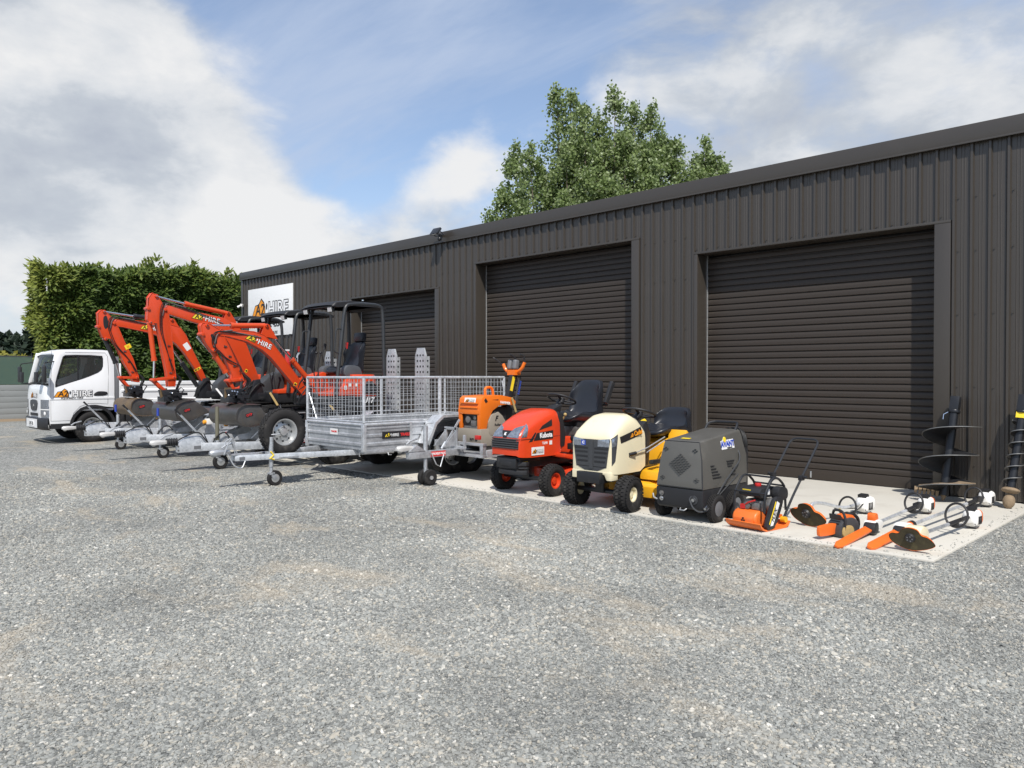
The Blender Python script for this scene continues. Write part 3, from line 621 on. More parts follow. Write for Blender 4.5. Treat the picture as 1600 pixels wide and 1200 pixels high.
# low fence left of the hedge: grey wall, green wind cloth above, a yellow-green shrub line behind
M['cloth'] = glass('green_wind_cloth', (.3, .5, .4), .9, .78); M['cloth'].node_tree.nodes['Principled BSDF'].inputs['Base Color'].default_value = (.075, .125, .095, 1)
M['greywall'] = mat('grey_block_wall', (.25, .26, .255), .9, 0, .08, 2, bump=.2, bscale=30, dirt=(.17, .165, .15), dirt_amt=.2, dscale=1.5)
fn = thing('boundary_fence', 'grey block boundary wall topped with green wind cloth left of the truck', 'fence', (-29.4, -9, 0))
for k in range(7):
    for j in range(6):
        mb = MB(); mb.box(-.09, .09, -10+k*2.2+.006, -10+(k+1)*2.2-.006, j*.19+.003+.02, (j+1)*.19-.003+.02); mb.build('block_course', M['greywall'], fn, bev=.006)
    mb = MB(); mb.box(-.01, .01, -10+k*2.2, -10+(k+1)*2.2, 1.17, 2.08); mb.build('wind_cloth', M['cloth'], fn, smooth=0)
    mb = MB(); mb.cyl((.02, -10+k*2.2, 1.1), (.02, -10+k*2.2, 2.13), .03, n=8); mb.build('post', M['dkgrey'], fn)
mb = MB(); mb.cyl((.0, -10, 2.09), (.0, 5.4, 2.09), .018, n=6); mb.build('top_wire', M['dkgrey'], fn)
bank = MB(); bank.loft([[(-29.1+dx, y, z) for dx, z in ((-.6, -.02), (-.35, .05+.02*math.sin(y)), (0, .03+.015*math.sin(2.3*y)), (.45, .0), (.4, -.05), (-.6, -.05))] for y in np.linspace(-20, -3.6, 30)])
tag(bank.build('dirt_bank', M['soil']), kind='structure')
def bush(name, label, cat, loc, rx, ry, z0, z1, n, m, ls, seed, group=None):
    rg = np.random.default_rng(seed); t = thing(name, label, cat, loc, 0, group)
    cl_ = [(rg.uniform(-rx, rx)*.75, rg.uniform(-ry, ry)*.75, rg.uniform(z0+.25*(z1-z0), z1-.25*(z1-z0)), rg.uniform(.28, .5)) for _ in range(11)]
    Ps = []; 
    for (cx, cy, cz, rr) in cl_:
        q = unit(n//11, rg)*(rg.uniform(.55, 1, n//11)**.5)[:, None]; Ps.append(q*np.array([rx*rr*1.3, ry*rr*1.3, (z1-z0)*rr*.62])+np.array([cx, cy, cz]))
    Pq = np.concatenate(Ps); Pq[:, 2] = np.clip(Pq[:, 2], .02, None); nn = len(Pq)
    cards('crown', m, t, Pq, unit(nn, rg)+np.array([0, 0, .3]), unit(nn, rg)+np.array([.4, -.4, .6]), rg.uniform(.7, 1.3, nn)*ls, rg.uniform(.7, 1.3, nn)*ls*.7, ((0, 0), (.4, -.5), (1, 0), (.4, .5)), np.clip(.4+.2*rg.normal(size=nn), 0, 1))
    mbt = MB(); mbt.tube([(0, 0, 0), (.05, .02, z1*.35), (.1, .1, z1*.7)], [.06*z1/2, .045*z1/2, .015*z1/2], 7); mbt.build('trunk', M['bark'], t); return t
for k, (y, h, lb_) in enumerate(((-5.2, 2.28, 'yellow green garden shrub over the fence at the left edge of the picture'), (-3.75, 2.38, 'yellow green garden shrub over the fence touching the hedge'))):
    bush('garden_shrub', lb_, 'shrub', (-30.6, y, 0), .7, 1.2, .3, h, 2600, M['gold_leaf'], .16, 20+k, 'yellow green shrubs behind the boundary fence')
for k, (x, y, r, h, lb) in enumerate(((-62, 3.6, 2.4, 5.2, 'dark distant tree nearest the hedge beyond the fence'), (-63, .6, 2.2, 4.9, 'dark distant tree at the left edge beyond the fence'), (-68, 2.4, 3.0, 4.6, 'lower dark distant tree between its two taller neighbours'))):
    bush('distant_tree', lb, 'tree', (x, y, 0), r, r, .4, h, 7000, M['far_leaf'], .5, 40+k, 'dark trees far beyond the fence')

# poplar behind the shed: several upright plumes on one trunk
TX, TY = -23.6, 19.4
tree = thing('poplar_tree', 'large leafy poplar tree rising behind the shed roof', 'tree', (TX, TY, 0))
rg = np.random.default_rng(5); ca_, sa_ = math.cos(R(45.1)), math.sin(R(45.1))
def across(s, dpt): return np.array([s*ca_-dpt*sa_, s*sa_+dpt*ca_])
# (sideways, depth, base height, tip height, radius)
plumes = [(-4.3, .4, 6.5, 13.1, 1.00), (-3.6, -1.2, 6.0, 12.6, 1.15), (-4.9, -.8, 5.5, 10.6, 1.05), (-3.0, 1.0, 6.5, 12.0, 1.1), (-5.6, .6, 6.0, 9.2, .9), (-2.4, .2, 6.0, 11.0, 1.2), (-4.0, -.2, 6.0, 9.4, 1.4),
          (-2.25, 0, 8.5, 15.9, .80), (-1.55, .6, 8.0, 15.6, .85), (-1.0, -.9, 8.0, 14.6, 1.0), (-.2, .4, 7.5, 14.3, 1.15), (.55, -.2, 8.5, 15.75, .95), (-.5, -1.4, 7.0, 12.6, 1.4), (.9, -1.3, 7, 13.2, 1.3),
          (1.6, .4, 8.0, 15.1, 1.0), (2.3, -.3, 8.0, 14.9, .95), (2.1, -1.4, 7, 12.6, 1.3), (3.0, .3, 7.5, 13.6, 1.0), (3.4, -.8, 7.0, 12.8, 1.0), (-1.9, -1.2, 6.5, 12.6, 1.2), (1.2, 1.4, 7, 13.8, 1.2), (-.9, 1.5, 7, 13.9, 1.2),
          (5.0, 0, 7.5, 13.1, .75), (4.7, .5, 7.5, 12.5, .9), (5.5, -.2, 7.5, 12.4, .85), (5.6, .4, 7.5, 12.0, .85), (5.9, .4, 7.5, 11.7, .8), (4.5, -.5, 7.0, 11.7, 1.0), (5.4, -.7, 7, 11.4, .95), (6.2, 0, 7.2, 11.2, .7), (3.9, .6, 6.5, 11.2, 1.2), (2.5, 1.2, 6, 11.4, 1.4), (0, -2.0, 6, 10.9, 1.6), (2.0, -2.0, 6, 11.0, 1.5), (-2.0, -2.0, 6, 10.2, 1.5)]
Ps = []; Ts = []
for (s, dp_, z0, z1, r) in plumes:
    z1 -= .35
    nb_ = int(70*r*(z1-z0)/6); r *= 1.15
    for q in range(nb_):                       # sprays of leaves along the leader
        t = rg.uniform(0, 1)**.85; rad = r*(1-t**2.6)*.95+.12; ang = rg.uniform(0, 6.283); rr = rad*rg.uniform(.25, 1.05)
        cx, cz = rr*math.cos(ang), z0+(z1-z0)*t+rg.normal()*.12; cy = rr*math.sin(ang)
        m_ = 44; q3 = rg.normal(size=(m_, 3))*np.array([.22, .22, .25])*(.55+.5*(1-t)); 
        o2 = across(s+cx, dp_+cy); Ps.append(q3+np.array([o2[0], o2[1], cz])); Ts.append(np.full(m_, .42+.12*rg.normal()))
Pq = np.concatenate(Ps); tt = np.concatenate(Ts); nn = len(Pq); tt = np.clip(tt+.16*rg.normal(size=nn), 0, 1); tt[rg.uniform(size=nn) < .07] = .95
cards('crown', M['poplar'], tree, Pq, unit(nn, rg)+np.array([0, 0, -.35]), unit(nn, rg)*1.2+np.array([.3, -.3, .3]), rg.uniform(.10, .165, nn), rg.uniform(.10, .16, nn), ((0, 0), (.25, -.42), (.55, -.42), (1, 0), (.55, .42), (.25, .42)), tt)
mb = MB(); mb.tube([(0, 0, 0), (.1, .05, 2.5), (0, 0, 5), (.1, .1, 8.5), (0, .1, 12.5)], [.55, .42, .34, .2, .04], 12)
mb.build('trunk', M['bark'], tree)
for (s, dp_, z0, z1, r) in plumes:
    z1 -= .35
    o2 = across(s, dp_); mb = MB(); mb.tube([(0, 0, max(2.5, z0-4)), (o2[0]*.45, o2[1]*.45, z0-1.6), (o2[0]*.9, o2[1]*.9, z0+.3), (o2[0], o2[1], z1-.4)], [.13, .09, .06, .012], 6); mb.build('limb', M['bark'], tree)
# ================================================================== VEHICLES (local x = nose, y = left side, z = up)
NOSE = R(-90)
def wheel(parent, c, r, w, rim_r, out=1, rim_m=None, style='steel', turf=False, yaw=0.0, name='wheel', tyre_m=None):
    e = bpy.data.objects.new(name, None); COL.objects.link(e); e.parent = parent; e.location = c; e.rotation_euler = (0, 0, yaw); e.empty_display_size = .05
    h = w/2; s = r-rim_r; n = 40
    prof = [(rim_r-.012, -h*.62), (rim_r, -h*.80), (rim_r+s*.35, -h), (rim_r+s*.70, -h*.97), (r-s*.10, -h*.80), (r, -h*.52), (r, h*.52), (r-s*.10, h*.80), (rim_r+s*.70, h*.97), (rim_r+s*.35, h), (rim_r, h*.80), (rim_r-.012, h*.62)]
    mb = MB(); mb.lathe(prof, (0, 0, 0), (0, 1, 0), n)
    if turf:                                    # staggered lugs of a lawn tyre
        nb = 30
        for k in range(nb):
            for j in range(5):
                a = 2*math.pi*(k+.5*(j % 2))/nb; yy = (j-2)*h*.40; rr = r-(.014 if abs(j-2) == 2 else 0)
                m_ = Matrix.Rotation(a, 3, 'Y') @ Matrix.Rotation(R(22)*(1 if j % 2 else -1), 3, 'Z')
                mb.cbox(Matrix.Rotation(a, 3, 'Y') @ Vector((rr, yy, 0)), (.018, h*.34, r*.135), m_)
    else:                                       # rib grooves as raised ribs with sipes
        nb = 34
        for k in range(nb):
            for j in (-1.5, -.5, .5, 1.5):
                a = 2*math.pi*(k+(.5 if j in (-.5, 1.5) else 0))/nb
                mb.cbox(Matrix.Rotation(a, 3, 'Y') @ Vector((r+.001, j*h*.33, 0)), (.012, h*.27, r*.155), Matrix.Rotation(a, 3, 'Y') @ Matrix.Rotation(R(14), 3, 'X'))
    mb.build('tyre', tyre_m or M['tyre'], e, smooth=40)
    rim_m = rim_m or M['rim']; f = h*.62
    mb = MB(); d = out
    if style == 'steel':
        mb.lathe([(rim_r-.012, d*f), (rim_r-.002, d*f*1.25), (rim_r-.016, d*f*1.22), (rim_r-.03, d*f*.8), (rim_r-.045, d*f*.15), (rim_r*.74, d*f*.05), (rim_r*.55, d*f*.34), (rim_r*.36, d*f*.42), (rim_r*.33, d*f*.30), (rim_r*.27, d*f*.30), (rim_r*.26, d*f*.75), (0.001, d*f*.8)], (0, 0, 0), (0, 1, 0), 36)
    elif style == 'disc':
        mb.lathe([(rim_r-.012, d*f), (rim_r-.002, d*f*1.15), (rim_r-.02, d*f*1.1), (rim_r-.028, d*f*.45), (rim_r*.45, d*f*.35), (rim_r*.40, d*f*.8), (0.001, d*f*.85)], (0, 0, 0), (0, 1, 0), 32)
    elif style == 'cap':
        mb.lathe([(rim_r-.004, d*f), (rim_r, d*f*1.3), (rim_r*.8, d*f*1.5), (0.001, d*f*1.62)], (0, 0, 0), (0, 1, 0), 28)
    mb.lathe([(rim_r-.012, -d*f), (rim_r-.03, -d*f*.3), (.001, -d*f*.2)], (0, 0, 0), (0, 1, 0), 28)
    mb.build('rim', rim_m, e, smooth=40)
    if style == 'steel':
        mb = MB()
        for k in range(8):
            a = 2*math.pi*k/8; c2 = Vector((math.cos(a)*rim_r*.655, d*f*.185, math.sin(a)*rim_r*.655)); mb.ball(c2, rim_r*.085, (1, .35, 1), 10, 6)
        mb.build('vent_holes', M['black'], e)
        mb = MB()
        for k in range(5):
            a = 2*math.pi*(k+.3)/5; c2 = Vector((math.cos(a)*rim_r*.43, d*f*.40, math.sin(a)*rim_r*.43)); mb.cyl(c2, c2+Vector((0, d*.018, 0)), .011, n=6)
        mb.build('wheel_nuts', M['engine'], e)
    return e
def ring_prism(mb, outer, inner, axis, a0, a1):
    k = {'y': lambda p, a: (p[0], a, p[1]), 'x': lambda p, a: (a, p[0], p[1])}[axis]; n = len(outer)
    v = [k(p, a0) for p in outer]+[k(p, a0) for p in inner]+[k(p, a1) for p in outer]+[k(p, a1) for p in inner]
    f = []
    for i in range(n):
        j = (i+1) % n
        f += [(i, j, n+j, n+i), (2*n+i, 3*n+i, 3*n+j, 2*n+j), (i, 2*n+i, 2*n+j, j), (n+i, n+j, 3*n+j, 3*n+i)]
    mb.add(v, f)
def resample(poly, n):
    P = [Vector(p) for p in poly]; L_ = [(P[(i+1) % len(P)]-P[i]).length for i in range(len(P))]; T_ = sum(L_); out = []
    for k in range(n):
        d = T_*k/n; i = 0
        while d > L_[i]: d -= L_[i]; i += 1
        out.append(tuple(P[i].lerp(P[(i+1) % len(P)], d/L_[i])))
    return out

# ------------------------------------------------------------------ white flat-deck truck
def make_truck():
    t = thing('truck', 'white flat deck truck parked beside the hedge', 'truck', (-19.45, -5.87, 0), NOSE)
    Wd = .85
    taper = lambda p: (p[0], p[1]*(1-.055*max(0, p[2]-1.15)), p[2])
    def tp(mb): mb.v = [taper(p) for p in mb.v]; return mb
    outer = [(-.10, .40), (-.52, .42), (-.56, .62), (-.68, .76), (-.84, .82), (-1.02, .82), (-1.20, .78), (-1.38, .76), (-1.385, 1.30), (-1.385, 1.80), (-1.36, 1.98), (-1.24, 2.035), (-.75, 2.035), (-.36, 2.02), (-.25, 1.97), (-.17, 1.70), (-.085, 1.36), (-.075, 1.15), (-.07, .85), (-.08, .55)]
    inner = [(-.205, 1.22), (-.24, 1.235), (-.35, 1.275), (-.48, 1.32), (-.60, 1.36), (-.75, 1.41), (-.90, 1.47), (-1.05, 1.54), (-1.12, 1.60), (-1.15, 1.68), (-1.155, 1.85), (-1.14, 1.91), (-.90, 1.925), (-.60, 1.925), (-.40, 1.915), (-.355, 1.88), (-.29, 1.66), (-.235, 1.46), (-.205, 1.33), (-.198, 1.25)]
    mb = MB()
    for s in (1, -1): ring_prism(mb, outer, inner, 'y', s*(Wd-.045), s*Wd)
    # rounded front panel below the windscreen
    ys = np.linspace(-1, 1, 25)
    fx = lambda q, x0, c: x0-c*abs(q)**5
    rings = [[(fx(q, x0, c), q*Wd*wf, z) for q in ys] for (z, x0, c, wf) in ((.56, -.01, .085, .99), (.75, .0, .085, 1.0), (.95, .0, .085, 1.0), (1.12, -.01, .085, 1.0), (1.24, -.03, .085, .995), (1.30, -.065, .08, .985))]
    mb.loft(rings, cap=False, closed=False)
    # roof
    rr = [[(x, q*(Wd-.04)*(1 if True else 1), z-.04*abs(q)**4) for q in np.linspace(-1, 1, 15)] for (x, z) in ((-.23, 1.945), (-.30, 2.01), (-.42, 2.05), (-.80, 2.065), (-1.25, 2.06), (-1.37, 2.02), (-1.39, 1.95))]
    mb.loft(rr, cap=False, closed=False)
    # back of the cab with its window opening, floor
    ring_prism(mb, [(-Wd+.02, .78), (Wd-.02, .78), (Wd-.02, 2.0), (-Wd+.02, 2.0)], [(-.55, 1.35), (.55, 1.35), (.55, 1.85), (-.55, 1.85)], 'x', -1.39, -1.36)
    mb.box(-1.37, -.10, -.80, .80, .70, .74)
    for s in (1, -1): mb.bar((-.115, s*.805, 1.28), (-.265, s*.795, 1.98), .06, .09)
    tp(mb).build('cab', M['white'], t, bev=.008, smooth=45)
    mb = MB(); rg_ = [[(fx(q, x0, .06)+.003, q*wf, z) for q in np.linspace(-1, 1, 15)] for (z, x0, wf) in ((1.29, -.07, .79), (1.65, -.16, .775), (1.97, -.245, .765))]; mb.loft(rg_, cap=False, closed=False); tp(mb).build('windscreen', M['glass_ws'], t, smooth=60)
    mb = MB(); mb.box(-.09, -.05, -.80, .80, 1.265, 1.30); mb.build('windscreen_seal', M['black'], t)
    for s in (1, -1):
        mb = MB(); mb.prism(inner, 'y', s*(Wd-.028), s*(Wd-.022)); tp(mb).build('side_window', M['glass'], t, smooth=0)
        mb = MB(); ring_prism(mb, inner, resample([( -.655+(p[0]+.655)*.955, 1.6+(p[1]-1.6)*.945) for p in inner], len(inner)) if False else [(-.655+(p[0]+.655)*.955, 1.6+(p[1]-1.6)*.945) for p in inner], 'y', s*(Wd-.02), s*(Wd+.004)); tp(mb).build('window_seal', M['black'], t, smooth=0)
        mb = MB(); mb.box(-.66, -.635, s*(Wd-.012)-.006, s*(Wd-.012)+.006, 1.36, 1.92); tp(mb).build('window_divider', M['black'], t)
        mb = MB(); path = [(-.145, 2.0), (-.115, 1.3), (-.11, .50), (-.50, .50), (-.55, .66), (-.68, .80), (-.84, .86), (-1.02, .86), (-1.24, .84), (-1.265, 1.60), (-1.25, 1.90), (-1.2, 1.98), (-.40, 1.98)]
        mb.tube([(x, s*(Wd+.001), z) for x, z in path], .0035, 4); tp(mb).build('door_seam', M['dkgrey'], t)
        mb = MB(); mb.box(-1.38, -.09, s*Wd-.006, s*Wd+.007, .955, 1.0) ; tp(mb).build('belt_moulding', M['white'], t, bev=.004)
        mb = MB(); mb.prism(smooth_poly([(-.97, 1.03), (-1.20, 1.04), (-1.22, 1.11), (-1.05, 1.125), (-.97, 1.08)], 3), 'y', s*(Wd-.01), s*(Wd+.008)); tp(mb).build('door_handle', M['black'], t, bev=.004)
        mb = MB(); mb.loft([[(-.07-.0*k, s*(Wd*(.985-.0)), .60), (-.012, s*.55, .60), (-.012, s*.55, .92), (-.03, s*.62, .955), (-.085, s*(Wd*.985), .955)], [(-.05, s*(Wd*1.004), .585), (.018, s*.55, .585), (.016, s*.55, .93), (-.005, s*.62, .965), (-.072, s*(Wd*1.004), .965)]]) if False else None
        # headlamp wrapping the corner
        qs = np.linspace(.60, 1.0, 8); rg_ = [[(fx(q, .008, .085), s*q*(Wd+.006), z) for q in qs] for z in (.59, .75, .955)]; mb = MB(); mb.loft(rg_, cap=False, closed=False); h_ = mb.build('headlight', M['lens'], t, smooth=60)
        mb = MB(); rg_ = [[(fx(q, .0125, .085), s*q*(Wd+.009), z) for q in qs] for z in (.735, .755)]; mb.loft(rg_, cap=False, closed=False); mb.ball((fx(.82, -.01, .085), s*.82*Wd, .66), .055, (.5, 1, 1)); mb.build('lamp_bowl', M['sticker'], h_, smooth=60)
        # mirrors on arms ahead of the door
        mb = MB(); mb.cbox((.05, s*1.0, 1.50), (.06, .17, .36)); mb.build('mirror', M['black'], t, bev=.025)
        mb = MB(); mb.cbox((.10, s*.60, 1.44), (.05, .15, .22)); mb.tube([(-.08, s*.78, 1.30), (.04, s*.90, 1.30), (.05, s*1.0, 1.36)], .012, 6); mb.tube([(-.20, s*.80, 1.78), (.03, s*.95, 1.74), (.05, s*1.0, 1.66)], .012, 6); mb.tube([(-.07, s*.6, 1.28), (.08, s*.6, 1.30), (.10, s*.6, 1.36)], .010, 6); mb.build('mirror_arm', M['black'], t, bev=.006)
        mb = MB(); a = [(-.935+.47*math.cos(R(k)), .36+.47*math.sin(R(k))) for k in range(5, 176, 10)]; b_ = [(-.935+.41*math.cos(R(k)), .36+.41*math.sin(R(k))) for k in range(5, 176, 10)]
        mb.prism(a+b_[::-1], 'y', s*(Wd-.30), s*(Wd+.012)); mb.build('wheel_arch', M['black'], t, smooth=30)
        wheel(t, (-.935, s*(Wd-.115), .345), .345, .21, .205, s, M['rim'])
        for dy in (0, -.22): wheel(t, (-3.45, s*(Wd-.115+dy), .345), .345, .19, .205, s, M['rim'])
    mb = MB(); rg_ = [[(fx(q, x0, .10), q*(Wd+.005), z) for q in ys] for (z, x0) in ((.30, -.02), (.34, .03), (.40, .045), (.54, .045), (.565, .02))]; mb.loft(rg_, cap=False, closed=False); mb.box(-.52, -.10, Wd-.10, Wd+.002, .33, .44); mb.box(-.52, -.10, -Wd-.002, -Wd+.10, .33, .44); mb.build('bumper', M['black'], t, smooth=45)
    mb = MB(); rg_ = [[(.052, q*.44, z) for q in np.linspace(-1, 1, 5)] for z in (.345, .535)]; mb.loft(rg_, cap=False, closed=False); mb.build('bumper_centre', M['white'], t)
    mb = MB(); mb.box(.053, .060, -.20, .20, .37, .495); mb.build('number_plate', M['sticker'], t, bev=.003)
    text('LHT 42', .10, M['ink'], t, plane_mw((.0615, 0, .432), (0, 1, 0), (0, 0, 1)), .002)
    mb = MB(); mb.prism(smooth_poly([(-.26, .93), (.26, .93), (.23, .75), (.10, .71), (-.10, .71), (-.23, .75)], 3), 'x', .001, .014); mb.build('grille', M['dkgrey'], t, bev=.004)
    mb = MB(); mb.box(.0, .012, -.28, .28, .60, .66); mb.build('lower_grille', M['black'], t, bev=.004)
    mb = MB(); mb.prism([(0, .85), (.03, .81), (0, .77), (-.03, .81)], 'x', .014, .022); mb.build('badge', M['chrome'], t)
    hire_logo(t, plane_mw((.004, 0.0, 1.055), (0, 1, 0), (0, 0, 1)), .52)
    hire_logo(t, plane_mw((-.56, Wd+.003, 1.105), (-1, 0, 0), (0, 0, 1)), .80)
    text('EQUIPMENT HIRE', .055, M['ink'], t, plane_mw((-.52, Wd+.009, .985), (-1, 0, 0), (0, 0, 1)), .001)
    mb = MB(); mb.tube([(-.05, .05, 1.31), (-.13, .55, 1.34)], .008, 5); mb.tube([(-.05, -.55, 1.31), (-.12, -.05, 1.34)], .008, 5); mb.build('wipers', M['black'], t)
    mb = MB(); mb.box(-.155, -.15, .40, .55, 1.34, 1.42); mb.build('registration_label', M['sticker'], t)
    # interior
    mb = MB()
    for s in (-1, 1): mb.box(-1.15, -.72, s*.40-.24, s*.40+.24, .98, 1.14); mb.cbox((-1.20, s*.40, 1.42), (.14, .46, .66), Matrix.Rotation(R(-12), 3, 'Y')); mb.cbox((-1.26, s*.40, 1.80), (.10, .26, .18))
    mb.build('seats', M['interior'], t, bev=.03)
    mb = MB(); mb.box(-.34, -.10, -.78, .78, 1.0, 1.22); mb.tube([(-.48+.10*math.sin(a)*.6, -.38+.19*math.cos(a), 1.28+.17*math.sin(a)) for a in np.linspace(0, 2*math.pi, 24, endpoint=False)], .014, 6, closed=True); mb.build('dashboard', M['interior'], t, bev=.02)
    # chassis and deck
    mb = MB()
    for s in (-1, 1): mb.box(-4.6, -.4, s*.36-.035, s*.36+.035, .50, .68)
    mb.cyl((-3.45, -.7, .345), (-3.45, .7, .345), .06, n=10); mb.cyl((-.935, -.7, .345), (-.935, .7, .345), .05, n=10); mb.box(-1.3, -.3, -.35, .35, .40, .72); mb.build('chassis', M['black_metal'], t)
    mb = MB(); mb.cyl((-1.95, .60, .55), (-1.95, .80, .55), .20, n=20); mb.box(-2.45, -1.65, .48, .74, .40, .66); mb.box(-1.62, -1.44, .30, .78, .42, .78); mb.build('tank', M['black'], t, bev=.02)
    mb = MB(); mb.box(-4.70, -1.50, -.86, .86, .78, .84); mb.build('deck', M['galv'], t, bev=.005)
    for s in (-1, 1):
        mb = MB(); pr = [(.0, .86), (.020, .87), (.020, .93), (.010, .95), (.010, 1.09), (.028, 1.11), (.028, 1.15), (.010, 1.17), (.010, 1.25), (.030, 1.27), (.030, 1.33), (0, 1.335), (-.02, 1.33), (-.02, .86)]
        mb.prism([(s*(.855+a), z) for a, z in pr], 'x', -4.70, -1.52); mb.build('side_board', M['white'], t, smooth=0)
    mb = MB(); mb.box(-1.52, -1.48, -.86, .86, .85, 1.75); mb.box(-1.47, -1.42, .42, .80, .80, 1.62); mb.build('headboard', M['white'], t, bev=.01)
    mb = MB(); mb.box(-1.475, -1.40, .80, .852, .70, 1.90); mb.build('headboard_post', M['midgrey'], t, bev=.008)
    mb = MB(); mb.box(-4.73, -4.69, -.86, .86, .86, 1.33); mb.build('tail_board', M['white'], t, bev=.008)
    return t
make_truck()

# ------------------------------------------------------------------ galvanised plant trailers
def jockey(parent, x, y, ztop, zclamp, foot_r=.105, knob=None, tube_m=None, handle=True, hx=0.0):
    e = bpy.data.objects.new('jockey_wheel', None); COL.objects.link(e); e.parent = parent; e.location = (x, y, 0)
    mb = MB(); mb.cyl((0, 0, zclamp-.16), (0, 0, ztop), .030, n=14); mb.cyl((0, 0, foot_r*1.3), (0, 0, zclamp-.1), .022, n=12); mb.build('stem', tube_m or M['galv'], e)
    mb = MB(); mb.lathe([(foot_r*.55, -.028), (foot_r*.9, -.030), (foot_r, -.018), (foot_r, .018), (foot_r*.9, .030), (foot_r*.55, .028)], (-.05, 0, foot_r), (0, 1, 0), 24); mb.build('wheel', M['tyre'], e)
    mb = MB(); mb.lathe([(.001, -.03), (foot_r*.58, -.024), (foot_r*.58, .024), (.001, .03)], (-.05, 0, foot_r), (0, 1, 0), 20); mb.build('hub', M['rim'], e)
    mb = MB()
    for s in (-1, 1): mb.bar((0, s*.036, foot_r*1.5), (-.05, s*.036, foot_r), .006, .05)
    mb.box(-.05, .03, -.039, .039, foot_r*1.42, foot_r*1.62) if False else mb.cbox((0, 0, foot_r*1.62), (.07, .078, .03)); mb.build('fork', M['galv'], e)
    if handle:
        mb = MB(); mb.tube([(0, 0, ztop), (0, 0, ztop+.03), (-.12, .02, ztop+.035)], .008, 6); mb.build('crank', M['galv'], e)
    if knob is not None:
        mb = MB(); mb.tube([(0, 0, ztop), (.03, .02, ztop+.05), (.05, .03, ztop+.07)], .012, 6); mb.build('crank_arm', M['galv'], e)
        mb = MB(); mb.cyl((.05, .03, ztop+.06), (.05, .03, ztop+.20), .022, n=10); mb.build('grip', knob, e)
    mb = MB(); mb.cyl((0, 0, zclamp-.04), (0, 0, zclamp+.04), .045, n=14); mb.cbox((0, -.05, zclamp), (.09, .06, .09)); mb.build('clamp', M['galv'], e)
    return e
M['coupling'] = mat('worn_white_coupling', (.58, .57, .55), .5, .2, .2, 14, dirt=(.25, .24, .22), dirt_amt=.2, dscale=12)
M['steel_cheek'] = mat('scraped_bucket_cheek', (.14, .135, .13), .36, .65, .3, 7, dirt=(.24, .19, .13), dirt_amt=.3, dscale=5, bump=.08)
M['console'] = mat('console_grey_plastic', (.085, .09, .10), .5, 0, .1, 8)
def coupler(parent, x, z, boot=True, white=True):
    mb = MB(); mb.loft([[(x+dx, y*w_, z+h_*k_) for (y, h_) in ((-1, -.04), (1, -.04), (1, .015), (.5, .045), (-.5, .045), (-1, .015))] for (dx, w_, k_) in ((0, .026, .5), (-.03, .042, .8), (-.10, .045, .85), (-.15, .032, .8), (-.27, .028, .6))]); mb.ball((x-.055, 0, z-.015), .042); mb.build('coupling_head', M['coupling'] if white else M['galv'], parent, bev=.006)
    mb = MB(); mb.tube([(x-.16, 0, z+.05), (x-.22, 0, z+.09), (x-.34, 0, z+.12)], .013, 6); mb.build('coupling_lever', M['galv'], parent)
    if boot:
        mb = MB(); mb.lathe([(.046+.018*(k % 2), -.018*k) for k in range(10)], (x-.235, 0, z-.005), (1, 0, 0), 16); mb.build('rubber_boot', M['black'], parent, smooth=0)
